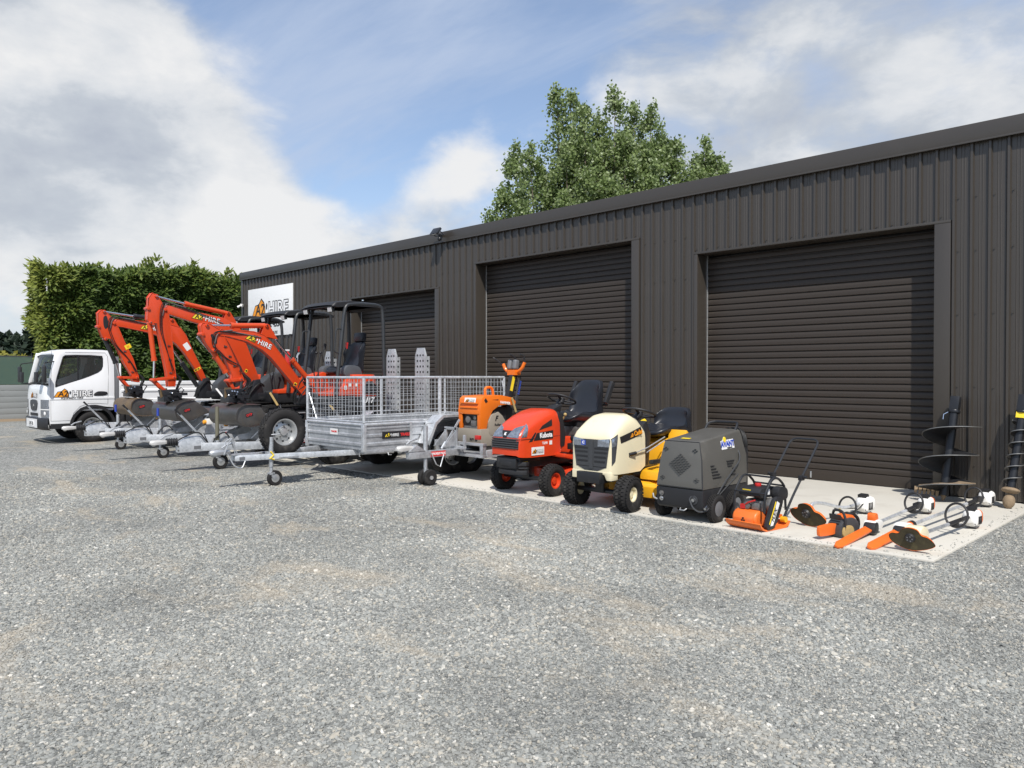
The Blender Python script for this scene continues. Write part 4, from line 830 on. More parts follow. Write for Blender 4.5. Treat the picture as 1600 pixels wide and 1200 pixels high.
def make_plant_trailer(label, X, post='olive'):
    t = thing('plant_trailer', label, 'trailer', (X, -4.30, 0), NOSE, 'plant trailers carrying the excavators')
    zc = .47
    coupler(t, 1.80, zc)
    mb = MB(); mb.box(.55, 1.35, -.065, .065, .33, .41) if False else mb.prism([(1.40, .44), (1.28, .545), (.55, .545), (.30, .45), (.30, .30), (1.40, .30)], 'y', -.055, .055); mb.build('drawbar', M['galv_bright'], t, bev=.006)
    for s in (-1, 1):
        mb = MB(); mb.bar((1.05, s*.06, .37), (-.10, s*.62, .37), .06, .125); mb.build('drawbar_arm', M['galv'], t, bev=.004)
        mb = MB(); mb.box(-2.95, .0, s*.66-.03, s*.66+.03, .33, .50); mb.box(-2.95, .0, s*.66-.045, s*.66+.045, .50, .512); mb.build('chassis_rail', M['galv'], t, bev=.003)
        mb = MB(); mb.box(-2.95, -.05, s*.42-.17, s*.42+.17, .505, .525)
        for k in range(22): mb.cbox((-2.86+k*.13, s*.42, .53), (.02, .33, .012))
        mb.build('track_runner', M['galv'], t)
        # mudguard with skirt over the two axles
        mb = MB(); pth = [(-.30, .42), (-.42, .72), (-.52, .76), (-1.95, .76), (-2.06, .72), (-2.18, .42)]
        for (x0, z0), (x1, z1) in zip(pth, pth[1:]): mb.bar((x0, s*.84, z0), (x1, s*.84, z1), .006, .25, up=(0, 0, 1)) if False else mb.loft([[(x0, s*.71, z0), (x0, s*.97, z0), (x0, s*.97, z0-.006), (x0, s*.71, z0-.006)], [(x1, s*.71, z1), (x1, s*.97, z1), (x1, s*.97, z1-.006), (x1, s*.71, z1-.006)]])
        mb.prism([(-.36, .58), (-.42, .72), (-.52, .76), (-1.95, .76), (-2.06, .72), (-2.12, .58), (-2.10, .58), (-2.04, .68), (-1.94, .72), (-.54, .72), (-.44, .68), (-.38, .58)], 'y', s*.965, s*.972); mb.build('mudguard', M['galv'], t)
        for x in (-.85, -1.62): wheel(t, (x, s*.84, .325), .325, .18, .19, s, M['rim'])
    mb = MB()
    for x in (-.02, -.6, -1.2, -1.8, -2.4, -2.93): mb.box(x-.03, x+.03, -.64, .64, .40, .50)
    for x in (-.85, -1.62): mb.cyl((x, -.8, .325), (x, .8, .325), .03, n=10)
    mb.build('cross_members', M['galv'], t)
    # front frame: slotted bulkhead, gussets, bucket cradle
    for s in (-1, 1): mb = MB(); mb.prism([(-.02, .45), (.42, .45), (.30, .56), (.12, .62), (.02, .80), (-.02, .80)], 'y', s*.60-.005, s*.60+.005); mb.build('gusset', M['galv_bright'], t); mb = MB(); mb.prism([(.10, .46), (.60, .46), (.52, .54), (.36, .56), (.22, .66), (.12, .78), (.10, .78)], 'y', s*.22-.005, s*.22+.005); mb.build('gusset', M['galv_bright'], t)
    bk = MB(); bk.box(-.012, .0, -.70, .70, .48, .74); bo = bk.build('bulkhead', M['galv'], t, bev=.003)
    mb = MB()
    for k in range(9): mb.box(.0, .003, -.56+k*.14-.035, -.56+k*.14+.035, .675, .70)
    mb.build('slots', M['black'], bo)
    for s in (-1, 1):
        mb = MB(); mb.cbox((.22, s*.72, .66), (.10, .12, .10)); mb.build('lamp_bracket', M['white_plastic'], t, bev=.01)
        mb = MB(); mb.cyl((.27, s*.72, .655), (.31, s*.72, .65), .036, n=14); mb.ball((.31, s*.72, .65), .035, (.5, 1, 1)); mb.build('amber_lamp', M['amber'], t)
    mb = MB(); mb.bar((.34, .30, .48), (.02, .52, .86), .05, .012) ; mb.bar((.34, -.30, .48), (.02, -.52, .86), .05, .012); mb.build('stay_bar', M['galv_bright'], t)
    if post == 'olive': jockey(t, .80, .075, .99, .42, .12, None, M['olive'], handle=False)
    else: jockey(t, .82, .075, .70, .42, .105, M['blue'], None, handle=False)
    # handbrake lever, breakaway cable and plug
    mb = MB(); mb.bar((.98, -.07, .50), (1.36, -.07, .92), .014, .03); mb.build('handbrake_lever', M['galv'], t)
    mb = MB(); mb.cyl((1.32, -.07, .88), (1.40, -.07, .965), .017, n=8); mb.build('handbrake_grip', M['black'], t)
    mb = MB(); mb.tube(rounded([(1.45, .03, .46), (1.30, .07, .55), (1.10, .09, .62), (1.00, .10, .48), (.92, .11, .36), (.84, .12, .52), (.70, .11, .60), (.60, .07, .50)], .08), .010, 6); mb.tube(rounded([(1.02, .09, .58), (.95, .12, .40), (.98, .12, .28), (.90, .12, .30), (.86, .10, .50)], .06), .008, 6); mb.build('trailer_cable', M['cable'], t)
    mb = MB(); mb.box(.86, 1.16, .056, .058, .34, .39); mb.build('data_plate', M['midgrey'], t)
    mb = MB()
    for x in (.60, 1.40): mb.cyl((x, .05, .40), (x, .064, .40), .012, n=8); mb.cyl((x, .05, .34), (x, .064, .34), .012, n=8)
    mb.build('bolts', M['engine'], t)
    # loading ramps folded upright at the tail
    for s in (-1, 1):
        mb = MB(); mb.prism([(-.16, .50), (.16, .50), (.16, 1.86), (.10, 2.0), (-.10, 2.0), (-.16, 1.86)], 'x', -2.99, -2.955)
        mb.v = [(x, y+s*.46, z) for x, y, z in mb.v]; rp_ = mb.build('ramp', M['galv_bright'], t, bev=.003)
        mb = MB()
        for a in (-1, 1): mb.box(-3.05, -2.955, s*.46+a*.16-.004, s*.46+a*.16+.004, .50, 1.84)
        mb.build('ramp_flange', M['galv_bright'], rp_)
        mb = MB()
        for k in range(13):
            for j in (-1, 0, 1): mb.cyl((-2.956, s*.46+j*.085, .60+k*.105), (-2.9535, s*.46+j*.085, .60+k*.105), .021, n=10)
            mb.cyl((-3.0, s*.46+.1645, .60+k*.105), (-3.0, s*.46+.1665, .60+k*.105), .019, n=8)
        mb.build('ramp_holes', M['black'], rp_)
    mb = MB(); mb.box(-3.03, -2.985, -.80, .80, .34, .48); mb.build('tail_beam', M['galv'], t)
    mb = MB(); mb.box(-.22, -.02, .7515, .753, .55, .60) if False else mb.box(-2.2, -.1, .695, .697, .385, .455); pl = mb.build('name_strip', M['red_print'], t)
    text('PLANT TRAILER', .075, M['white_print'], t, plane_mw((-1.2, .698, .42), (-1, 0, 0), (0, 0, 1)), .002)
    return t
make_plant_trailer('galvanised plant trailer nearest the truck, under the leftmost excavator', -16.5, 'blue')
make_plant_trailer('galvanised plant trailer under the middle excavator', -14.3, 'blue')
make_plant_trailer('galvanised plant trailer with two upright ramps under the rightmost excavator', -12.0, 'olive')

# ------------------------------------------------------------------ mini excavators
def make_excavator(label, X, B, S, cyl, hole, bo, cyl_black, buck, hire_xy, extinguisher, stick=(), strap_m=None):
    """B boom outline, S dipper outline, cyl key points in (x, height); bo shifts the machine body back on its trailer"""
    Z0 = .525
    t = thing('mini_excavator', label, 'excavator', (X, -2.9, Z0), NOSE, 'orange mini excavators on trailers')
    bmat = M['orange']; T = Matrix.Translation((bo, 0, 0)); cylm = M['black_metal'] if cyl_black else M['orange_cyl']
    def body(mb): return mb.xf(T)
    # tracks
    for s in (-1, 1):
        pth = [(.62, .0), (.74, .06), (.80, .17), (.76, .30), (.62, .37), (-.62, .37), (-.76, .30), (-.80, .17), (-.74, .06), (-.62, .0)]; P = smooth_poly(pth, 3)
        inn = [(x*.955, .185+(z-.185)*.84) for x, z in P]; mb = MB(); ring_prism(mb, [(x, z+Z0) for x, z in P], [(x, z+Z0) for x, z in inn], 'y', s*.40-.115, s*.40+.115)
        Pl = resample(P, 44)
        for i in range(44):
            a, b_ = Vector(Pl[i-1]), Vector(Pl[(i+1) % 44]); d = (b_-a).normalized(); p = Vector(Pl[i]); mb.bar((p.x, s*.40-.112, p.y+Z0), (p.x, s*.40+.112, p.y+Z0), .035, .03, up=(d.y, 0, -d.x))
        body(mb).build('track', M['tyre'], t)
        mb = MB()
        for x, r_ in ((.64, .135), (-.64, .135)): mb.cyl((x, s*.40-.09, .19+Z0), (x, s*.40+.09, .19+Z0), r_, n=20)
        for x in (-.3, 0, .3): mb.cyl((x, s*.40-.09, .10+Z0), (x, s*.40+.09, .10+Z0), .075, n=14)
        mb.box(-.6, .6, s*.40-.05, s*.40+.05, .12+Z0, .28+Z0); body(mb).build('track_frame', M['dkgrey'], t, bev=.004)
    mb = MB(); mb.box(-.42, .42, -.32, .32, .16+Z0, .36+Z0); mb.cyl((0, 0, .34+Z0), (0, 0, .46+Z0), .30, n=28); body(mb).build('undercarriage', M['black_metal'], t, bev=.01)
    mb = MB(); mb.loft([[(.98+dx, y, z+Z0) for dx, z in ((.02, .02), (.06, .10), (.05, .22), (.0, .30), (-.03, .29), (.02, .2), (.03, .1), (0, .03))] for y in (-.52, .52)]); mb.bar((.98, .25, .14+Z0), (.50, .25, .20+Z0), .05, .07); mb.bar((.98, -.25, .14+Z0), (.50, -.25, .20+Z0), .05, .07); body(mb).build('blade', M['black_metal'], t)
    # house: black lower skirts, orange upper panels, rounded counterweight
    plan = [(.52, -.50), (.58, -.20), (.58, .20), (.52, .50), (-.25, .53), (-.50, .47), (-.66, .30), (-.72, 0), (-.66, -.30), (-.50, -.47), (-.25, -.53)]
    ps = smooth_poly(plan, 2)
    mb = MB(); mb.loft([[(x*k, y*k, z) for x, y in ps] for z, k in ((.95, .96), (1.0, 1.0), (1.13, 1.0))]); body(mb).build('lower_skirt', M['black'], t, smooth=45)
    rear = [(-.02, .53), (-.25, .535), (-.50, .475), (-.66, .305), (-.725, 0), (-.66, -.305), (-.50, -.475), (-.25, -.535), (-.02, -.53)]
    rr = smooth_poly(rear, 2)[:-1]
    mb = MB(); mb.loft([[(x*k, y*k, z) for x, y in rear] for z, k in ((1.131, 1.0), (1.30, 1.005), (1.44, .99), (1.50, .95))]); body(mb).build('engine_cover', bmat, t, bev=.012, smooth=45)
    mb = MB(); mb.prism([(.52, 1.131), (.52, 1.20), (.30, 1.22), (.16, 1.30), (.05, 1.42), (-.015, 1.44), (-.015, 1.131)], 'y', .28, .525); body(mb).build('side_panel', bmat, t, bev=.012)
    mb = MB(); mb.prism([(.52, 1.131), (.50, 1.30), (.30, 1.48), (.10, 1.55), (-.015, 1.50), (-.015, 1.131)], 'y', -.525, -.22); body(mb).build('tank_cover', bmat if bo == 0 else M['dkgrey'], t, bev=.03)
    mb = MB(); mb.box(-.02, .54, -.215, .275, 1.131, 1.165); body(mb).build('floor_plate', M['dkgrey'], t, bev=.004)
    mb = MB(); mb.prism([(-.22, 1.16), (-.55, 1.16), (-.55, 1.25), (-.42, 1.38), (-.30, 1.38)], 'y', .530, .538); body(mb).build('vent_recess', M['black'], t)
    text('U17', .135, M['white_print'], t, plane_mw((bo-.33, .534, 1.04) if True else 0, (-1, 0, 0), (0, 0, 1)), .004, .25)
    mb = MB(); mb.box(-.50, -.06, .532, .535, 1.118, 1.126) ; body(mb).build('trim_stripe', bmat, t)
    for (a, z, w_, h_) in ((.10, 1.37, .05, .07), (.01, 1.36, .05, .06), (-.12, 1.36, .05, .06)):
        flat(rect(w_, h_), M['sticker'], t, plane_mw((bo+a+.03, .5275 if a > 0 else .5375, z-.10 if a > .05 else z-.04), (-1, 0, 0), (0, 0, 1)), 'safety_label')
    # operator's seat, consoles and levers
    mb = MB(); seat_shell(mb, .06, 1.50, .50, .44, .60, .12, .09); body(mb).build('seat', M['vinyl'], t, smooth=80)
    mb = MB(); mb.cbox((-.52, 0, 2.18), (.11, .28, .17), Matrix.Rotation(R(-6), 3, 'Y')); body(mb).build('headrest', M['vinyl'], t, bev=.035)
    for s in (-1, 1):
        mb = MB(); mb.prism(smooth_poly([(.06, 1.46), (.08, 1.60), (-.02, 1.66), (-.20, 1.64), (-.26, 1.56), (-.25, 1.46)], 3), 'y', s*.30-(.02 if s > 0 else .14), s*.30+(.14 if s > 0 else .02)); c_ = body(mb).build('control_console', M['console'], t, bev=.02)
        mb = MB(); mb.tube([(bo+.02, s*.36, 1.72), (bo+.06, s*.36, 1.86), (bo+.0, s*.36, 1.99)], .011, 6); mb.build('joystick', M['black'], c_)
        mb = MB(); mb.cyl((bo+.0, s*.36, 1.95), (bo-.01, s*.36, 2.06), .020, .027, n=10); mb.build('joystick_knob', M['red'] if s > 0 else M['black'], c_)
        mb = MB(); mb.tube([(.34, s*.07, 1.17), (.40, s*.07, 1.60), (.34, s*.07, 1.86)], .012, 6); mb.ball((.34, s*.07, 1.88), .025); body(mb).build('travel_lever', M['black'], t)
    # four-post canopy
    for s in (-1, 1):
        y = s*.555
        mb = MB(); mb.tube(rounded([(.34, y, 1.14), (.30, y, 1.50), (.165, y*.985, 2.56), (.13, y*.98, 2.70), (-.10, y*.975, 2.735), (-.50, y*.975, 2.735), (-.62, y*.98, 2.70), (-.64, y, 2.45), (-.66, y, 1.46)], .16, 6), .033, 10); fr = body(mb).build('canopy_post', M['frame_grey'], t)
        mb = MB(); mb.tube(rounded([(bo+.27, y+s*.0, 1.86), (bo+.37, y, 1.88), (bo+.33, y, 2.28), (bo+.23, y, 2.28)], .06, 4), .011, 6); mb.build('grab_rail', M['frame_grey'], fr)
    mb = MB(); mb.loft([[(x, y, z-.035*abs(y/.56)**4) for y in np.linspace(-.56, .56, 9)] for x, z in ((.36, 2.70), (.30, 2.76), (.0, 2.80), (-.50, 2.79), (-.70, 2.72))]+[], cap=False, closed=False)
    mb.loft([[(x, y, z) for y in np.linspace(-.56, .56, 9)] for x, z in ((-.70, 2.66), (-.50, 2.69), (.0, 2.69), (.30, 2.65), (.36, 2.66))], cap=False, closed=False)
    mb.loft([[(x, s*.56, z) for (x, z) in ((.36, 2.66), (.30, 2.65), (0, 2.69), (-.5, 2.69), (-.7, 2.66), (-.7, 2.70), (-.5, 2.755), (0, 2.765), (.3, 2.725), (.36, 2.665))] for s in (-1, 1)], cap=True)
    body(mb).build('canopy_roof', M['black'], t, smooth=45)
    for s in (-1, 1):
        mb = MB(); mb.cbox((.33, s*.40, 2.62), (.06, .13, .09), Matrix.Rotation(R(12), 3, 'Y')); wl_ = body(mb).build('work_lamp', M['black'], t, bev=.008)
        mb = MB(); mb.cbox((bo+.365, s*.40, 2.612), (.012, .11, .07), Matrix.Rotation(R(12), 3, 'Y')); mb.build('lamp_lens', M['lamp_glass'], wl_)
    mb = MB(); mb.cyl((-.35, -.56, 2.80), (-.35, -.56, 2.83), .03, n=10); mb.cyl((-.22, .54, 2.79), (-.22, .54, 2.81), .02, n=8); body(mb).build('roof_bolt', M['chrome'], t)
    if extinguisher:
        mb = MB(); mb.lathe([(.001, -.17), (.05, -.165), (.055, -.14), (.055, .10), (.045, .14), (.02, .165), (.018, .19), (.001, .19)], (.36, .60, 1.76), (0, 0, 1), 16); ex = body(mb).build('fire_extinguisher', M['red'], t)
        mb = MB(); mb.cbox((.37, .60, 1.97), (.08, .03, .03)); mb.box(.30, .37, .57, .63, 1.78, 1.80); body(mb).build('extinguisher_valve', M['sticker'], ex)
    # boom swing casting
    bx, bz = B[0][0], B[0][1]
    foot = min(B, key=lambda p: p[1]); fx_, fz_ = foot
    mb = MB(); mb.prism([(fx_-.10, 1.02), (fx_+.16, .98), (fx_+.18, 1.10), (fx_+.08, fz_+.10), (fx_-.03, fz_+.12), (fx_-.10, 1.18)], 'y', -.115, .115); mb.cyl((fx_-.02, 0, .98), (fx_-.02, 0, 1.24), .085, n=16); mb.box(bo+.40, fx_+.02, -.12, .12, 1.0, 1.14); mb.build('swing_bracket', M['black_metal'], t, bev=.012)
    # boom and dipper
    mb = MB(); mb.prism(B, 'y', -.062, .062); bm_ = mb.build('boom', bmat, t, bev=.008)
    mb = MB(); mb.prism(S, 'y', -.058, .058); st = mb.build('dipper', bmat, t, bev=.008)
    # plate edges standing proud along boom and dipper
    for nm_, out_, y_, ob_ in (('boom_flange', B, .062, bm_), ('dipper_flange', S, .058, st)):
        cx_ = sum(p[0] for p in out_)/len(out_); cz_ = sum(p[1] for p in out_)/len(out_)
        for s in (-1, 1):
            mb = MB(); mb.tube([(p[0], s*y_, p[1]) for p in out_], .0075, 5, closed=True); mb.build(nm_, bmat, ob_)      # weld_flange
    mb = MB()
    for k in range(3):
        q0, q1 = S[len(S)//2-2], S[-4]; f_ = .25+.25*k; c_ = Vector((S[5][0]*(1-f_)+S[8][0]*f_+.06, .062, S[5][1]*(1-f_)+S[8][1]*f_)); mb.cbox(c_, (.05, .02, .018)); mb.cyl(c_+Vector((.02, 0, .01)), c_+Vector((.02, .02, .01)), .010, n=6)
    mb.build('hose_clamp', M['chrome'], st)
    if hole:
        mb = MB(); mb.prism(smooth_poly(hole, 3), 'y', .058, .0605); mb.build('slot', M['black'], st)
    (rod0, rod1, bar1, bk0, bk1, bk2, ln0, ln1, ln2, lift0, lift1) = cyl
    yy = 0.0
    def ram(name, a, b_, c_, barrel, r=.042):
        mb = MB(); mb.cyl((a[0], yy, a[1]), (b_[0], yy, b_[1]), r*.45, n=12); rd_ = mb.build(name+'_rod', M['chrome'], t)
        mb = MB(); mb.cyl((b_[0], yy, b_[1]), (c_[0], yy, c_[1]), r, n=16); mb.cyl((b_[0], yy, b_[1]), (b_[0]+(c_[0]-b_[0])*.08, yy, b_[1]+(c_[1]-b_[1])*.08), r*1.18, n=16); mb.build(name+'_barrel', barrel, t)
    ram('dipper_ram', rod0, rod1, bar1, cylm)
    ram('bucket_ram', bk2, bk1, bk0, cylm)
    ram('boom_ram', lift1, ((lift1[0]*.55+lift0[0]*.45), (lift1[1]*.55+lift0[1]*.45)), lift0, M['black_metal'] if cyl_black else cylm, .045)
    # lugs carrying the rams on the boom
    mb = MB(); nb_ = min(B, key=lambda p: (p[0]-bar1[0])**2+(p[1]-(bar1[1]-.16))**2)
    for s in (-1, 1): mb.prism([(bar1[0]+.10, bar1[1]-.17), (bar1[0]-.20, bar1[1]-.22), (bar1[0]-.05, bar1[1]+.02), (bar1[0]+.02, bar1[1]+.03)], 'y', s*.05-.008, s*.05+.008)
    mb.build('ram_lug', bmat, bm_)
    mb = MB()
    for p in (rod0, bar1, bk0, ln0, ln1, B[0], S[-1]): mb.cyl((p[0], -.085, p[1]), (p[0], .085, p[1]), .030, n=14)
    mb.build('pivot_pin', bmat, t, bev=.004)
    mb = MB()
    for p in (rod0, bar1, bk0, ln1): mb.cyl((p[0], .085, p[1]), (p[0], .092, p[1]), .013, n=8)
    mb.build('pin_bolts', M['chrome'], t)
    mb = MB()
    for s in (-1, 1): mb.bar((ln0[0], s*.07, ln0[1]), (ln1[0], s*.07, ln1[1]), .018, .05); mb.bar((ln0[0], s*.05, ln0[1]), (ln2[0], s*.05, ln2[1]), .02, .05)
    mb.build('bucket_link', bmat, t, bev=.004)
    # quick hitch and tilt head
    hx, hz_ = (ln2[0]+S_bottom(S)[0])/2, min(ln2[1], S_bottom(S)[1])
    mb = MB(); mb.prism([(hx+.16, hz_+.02), (hx-.14, hz_+.03), (hx-.16, hz_-.10), (hx+.12, hz_-.13)], 'y', -.10, .10); mb.box(hx-.13, hz_ and hx+.15, -.15, .15, hz_-.19, hz_-.10); mb.cyl((hx+.05, -.20, hz_-.10), (hx+.05, .20, hz_-.10), .028, n=10); mb.cyl((hx-.10, -.17, hz_-.05), (hx-.10, .17, hz_-.05), .03, n=10)
    mb.tube([(hx-.1, .10, hz_), (hx-.16, .14, hz_+.06), (hx-.22, .12, hz_+.02), (hx-.16, .10, hz_-.08)], .012, 6); mb.build('quick_hitch', M['black_metal'], t, bev=.006)
    mb = MB(); mb.box(hx+.05, hx+.17, .04, .055, hz_-.12, hz_+.05); mb.build('hitch_lock_bar', M['brown_steel'], t)
    # wide tilt bucket
    bcx, bcz, bw, rot, bmt = buck
    ar_ = [(.0+.225*math.copysign(abs(math.cos(R(a)))**.8, math.cos(R(a))), -.01+.178*math.copysign(abs(math.sin(R(a)))**.85, math.sin(R(a)))) for a in range(78, 262, 13)]
    shell = [(.19, .165)]+ar_+[(.06, -.188), (.40, -.135)]
    outl = [(.17, .145)]+[(x*.93, z*.93) for x, z in ar_]+[(.06, -.172), (.375, -.125), (.33, -.06)]
    Rr = Matrix.Rotation(R(rot), 2); q = lambda p: tuple(Rr @ Vector((-p[0], p[1]))+Vector((bcx, bcz)))
    so = [q(p) for p in shell]; si = [q((p[0]*.94+.004, p[1]*.94)) for p in shell]
    mb = MB(); so_s = so; mb.prism(so_s+si[::-1], 'y', -bw/2, bw/2); bk = mb.build('bucket', bmt, t, smooth=30)
    mb = MB()
    for s in (-1, 1): mb = MB(); mb.prism([q(p) for p in outl], 'y', s*(bw/2-.035)-.010, s*(bw/2-.035)+.010); mb.build('bucket_cheek', M['steel_cheek'], bk, bev=.003)
    mb = MB(); a = q((.34, -.150)); b_ = q((.50, -.118)); mb.prism([a, b_, (b_[0], b_[1]+.012), (a[0], a[1]+.018)], 'y', -bw/2-.01, bw/2+.01); mb.build('cutting_edge', M['steel_worn'], bk)
    mb = MB()
    for s in (-.16, .16): mb.prism([q(p) for p in ((.10, .16), (-.04, .19), (-.06, .30), (.10, .30))], 'y', s-.012, s+.012)
    mb.box(bcx-.14, bcx+.12, -.20, .20, bcz+.26, bcz+.31); mb.cyl((bcx, -.24, bcz+.25), (bcx, .24, bcz+.25), .03, n=10); mb.build('bucket_ears', M['black_metal'], bk)
    flat([(-.06, -.03), (.06, -.03), (.06, .03), (-.06, .03)], M['ink'], bk, plane_mw((bcx, bw/2-.024, bcz), (-1, 0, .25), (.25, 0, 1)), 'bucket_badge'); text('OTP', .05, M['red_print'], bk, plane_mw((bcx, bw/2-.022, bcz), (-1, 0, .25), (.25, 0, 1)), .002)
    # hoses along boom and dipper
    mb = MB()
    mid = B[len(B)//2-2]
    for k in range(2):
        o_ = (k-.5)*.022
        mb.tube(rounded([(bar1[0]-.1, .03+o_, bar1[1]-.20), (rod1[0]-.05, .075+o_*.3, rod1[1]-.11-.015*k), (rod0[0]-.10-.02*k, .085, rod0[1]-.08), (rod0[0]-.05-.03*k, .088, rod0[1]-.30), (bk0[0]-.15-.03*k, .085, bk0[1]-.12), (bk1[0]-.22, .08, bk1[1]+.10), (ln1[0]+.03*k, .085, ln1[1]+.12)], .12, 4), .0075, 6)
    mb.build('hydraulic_hose', M['cable'], t)
    mb = MB(); mb.tube(rounded([(rod1[0], .07, rod1[1]-.075), (rod0[0]-.16, .075, rod0[1]-.10), (rod0[0]-.10, .078, rod0[1]-.35)], .1, 5), .009, 6); mb.tube([(rod1[0], .069, rod1[1]-.10), (bar1[0]+.10, .069, bar1[1]-.20)], .009, 6); mb.build('hose_pipe', M['engine'], t)
    mb = MB(); rq = random.Random(int(abs(X)*10))
    for k in range(7):
        y_ = rq.uniform(-.10, .12); mb.tube(rounded([(fx_-.12, y_, 1.15+rq.uniform(0, .15)), (fx_+.02+rq.uniform(-.05, .1), y_+.05, 1.30+rq.uniform(0, .2)), (fx_+.14+rq.uniform(0, .1), y_+.04, 1.12+rq.uniform(0, .1)), (fx_+.20, y_, 1.02)], .08, 4), .011, 6)
    for k in range(5):
        y_ = rq.uniform(-.10, .12); mb.tube(rounded([(ln1[0]-.02, y_, ln1[1]+.10), (ln1[0]-.12-rq.uniform(0, .08), y_+.03, ln1[1]-.02), (hx-.10, y_, hz_-.10), (hx+.06, y_*1.2, hz_-.14)], .06, 4), .0085, 6)
    mb.build('hose_bundle', M['cable'], t)
    mb = MB()
    for k in range(6): c_ = Vector((hx+rq.uniform(-.14, .14), .10+rq.uniform(0, .05), hz_-rq.uniform(.0, .2))); mb.cyl(c_, c_+Vector((0, .02, .012)), .014, n=6)
    mb.build('hose_fittings', M['chrome'], t)
    # company marks and safety labels on the boom
    (lx, lz, ang, lw) = hire_xy; dx = (-math.cos(R(ang)), 0, math.sin(R(ang))); up = (math.sin(R(ang)), 0, math.cos(R(ang)))
    hire_logo(t, plane_mw((lx, .0632, lz), dx, up), lw, True)
    foot2 = (fx_+.20, fz_+.30)
    flat(rect(.05, .06), M['yellow_print'], t, plane_mw((foot2[0]+.03, .0632, foot2[1]-.02), (-1, 0, -.6), (-.6, 0, 1)), 'safety_label'); flat(rect(.035, .035), M['ink'], t, plane_mw((foot2[0]+.03, .065, foot2[1]-.02), (-1, 0, -.6), (-.6, 0, 1)), 'safety_symbol')
    for (sx, sz, sw, sh, sang, sm, sb) in stick:
        dx_ = (-math.cos(R(sang)), 0, math.sin(R(sang))); up_ = (math.sin(R(sang)), 0, math.cos(R(sang))); flat(rect(sw, sh), M[sm], t, plane_mw((sx, .0632, sz), dx_, up_), 'sticker')
        if sb: flat(rect(sw*.5, sh*.4), M[sb], t, plane_mw((sx, .0652, sz), dx_, up_), 'sticker_symbol')
    if strap_m:
        (s0, s1) = strap_m[1]; mb = MB(); mb.bar(s0, s1, .004, .05, up=(1, 0, .3)); st_ = mb.build('tie_down_strap', M[strap_m[0]], t)
        if strap_m[0] == 'strap': mb = MB(); c_ = Vector(s0).lerp(Vector(s1), .72); mb.cbox(c_, (.05, .06, .12), Matrix.Rotation(R(24), 3, 'Y')); mb.build('ratchet', M['chrome'], st_, bev=.006)
    for c in t.children: c.location.z -= Z0
    return t
def S_bottom(S): return min(S, key=lambda p: p[1])
B3 = [(2.17, 2.17), (2.12, 2.22), (2.02, 2.19), (1.81, 2.21), (1.57, 2.2), (1.39, 2.15), (1.23, 2.0), (1.01, 1.74), (0.77, 1.44), (0.57, 1.19), (0.54, 1.10), (0.60, 1.05), (0.96, 1.45), (1.26, 1.78), (1.42, 1.91), (1.69, 2.04), (2.01, 2.11), (2.15, 2.12)]
S3 = [(2.44, 2.26), (2.42, 2.3), (2.33, 2.31), (2.22, 2.25), (2.12, 2.2), (2.07, 2.1), (1.98, 1.92), (1.87, 1.68), (1.77, 1.48), (1.74, 1.4), (1.89, 1.37), (1.95, 1.43), (1.94, 1.50), (2.07, 1.81), (2.15, 1.89), (2.27, 1.88), (2.35, 1.98), (2.42, 2.13)]
C3 = [(2.35, 2.27), (1.94, 2.285), (1.35, 2.31), (2.24, 1.88), (2.02, 1.53), (1.98, 1.47), (1.99, 1.40), (1.80, 1.42), (1.90, 1.24), (.50, 1.36), (1.16, 2.08)]
H3 = [(2.29, 2.12), (2.25, 2.13), (2.19, 2.03), (2.2, 1.98), (2.26, 2.04)]
make_excavator('orange mini excavator behind the mesh cage trailer, its boom lowest', -12.0, B3, S3, C3, H3, 0.0, False, (1.86, .86, 1.0, 0, M['steel_worn']), (1.47, 2.05, -22, .50), False, (), ('strap', ((.50, .42, 1.12), (.28, .62, .74))))
B2 = [(2.12, 2.67), (2.06, 2.75), (1.62, 2.67), (1.01, 2.57), (0.7, 2.38), (0.47, 1.81), (0.33, 1.44), (0.36, 1.29), (0.43, 1.29), (0.65, 1.56), (0.94, 2.11), (1.07, 2.28), (1.5, 2.44), (2.06, 2.59)]
S2 = [(2.4, 2.86), (2.34, 2.95), (2.26, 2.92), (2.17, 2.78), (2.06, 2.62), (2.01, 2.26), (1.97, 1.79), (1.93, 1.44), (1.95, 1.28), (2.06, 1.28), (2.09, 1.56), (2.17, 1.96), (2.22, 2.25), (2.26, 2.42), (2.37, 2.41), (2.42, 2.47), (2.41, 2.67)]
C2 = [(2.27, 2.90), (1.75, 2.80), (.95, 2.67), (2.37, 2.42), (2.29, 1.74), (2.30, 1.44), (2.32, 1.40), (1.97, 1.44), (2.12, 1.20), (.80, 1.40), (1.52, 2.20)]
make_excavator('orange mini excavator with the highest raised boom, between two others', -14.3, B2, S2, C2, None, -.36, False, (1.92, .86, 1.1, -14, M['steel_worn']), (1.36, 2.56, -10, .56), True, (), ('strap', ((.30, .45, 1.15), (.12, .62, .74))))
B1 = [(2.28, 2.52), (2.22, 2.6), (2.09, 2.59), (1.65, 2.58), (1.14, 2.53), (0.98, 2.49), (0.86, 2.33), (0.71, 1.99), (0.59, 1.75), (0.42, 1.38), (0.43, 1.31), (0.5, 1.32), (0.68, 1.64), (0.89, 1.96), (1.07, 2.15), (1.19, 2.24), (1.65, 2.37), (2.09, 2.45), (2.19, 2.46)]
S1 = [(2.57, 2.7), (2.51, 2.77), (2.44, 2.75), (2.31, 2.62), (2.19, 2.42), (2.09, 2.17), (1.92, 1.81), (1.82, 1.47), (1.8, 1.34), (1.92, 1.36), (1.95, 1.49), (2.09, 1.74), (2.23, 2.06), (2.33, 2.21), (2.48, 2.23), (2.56, 2.44)]
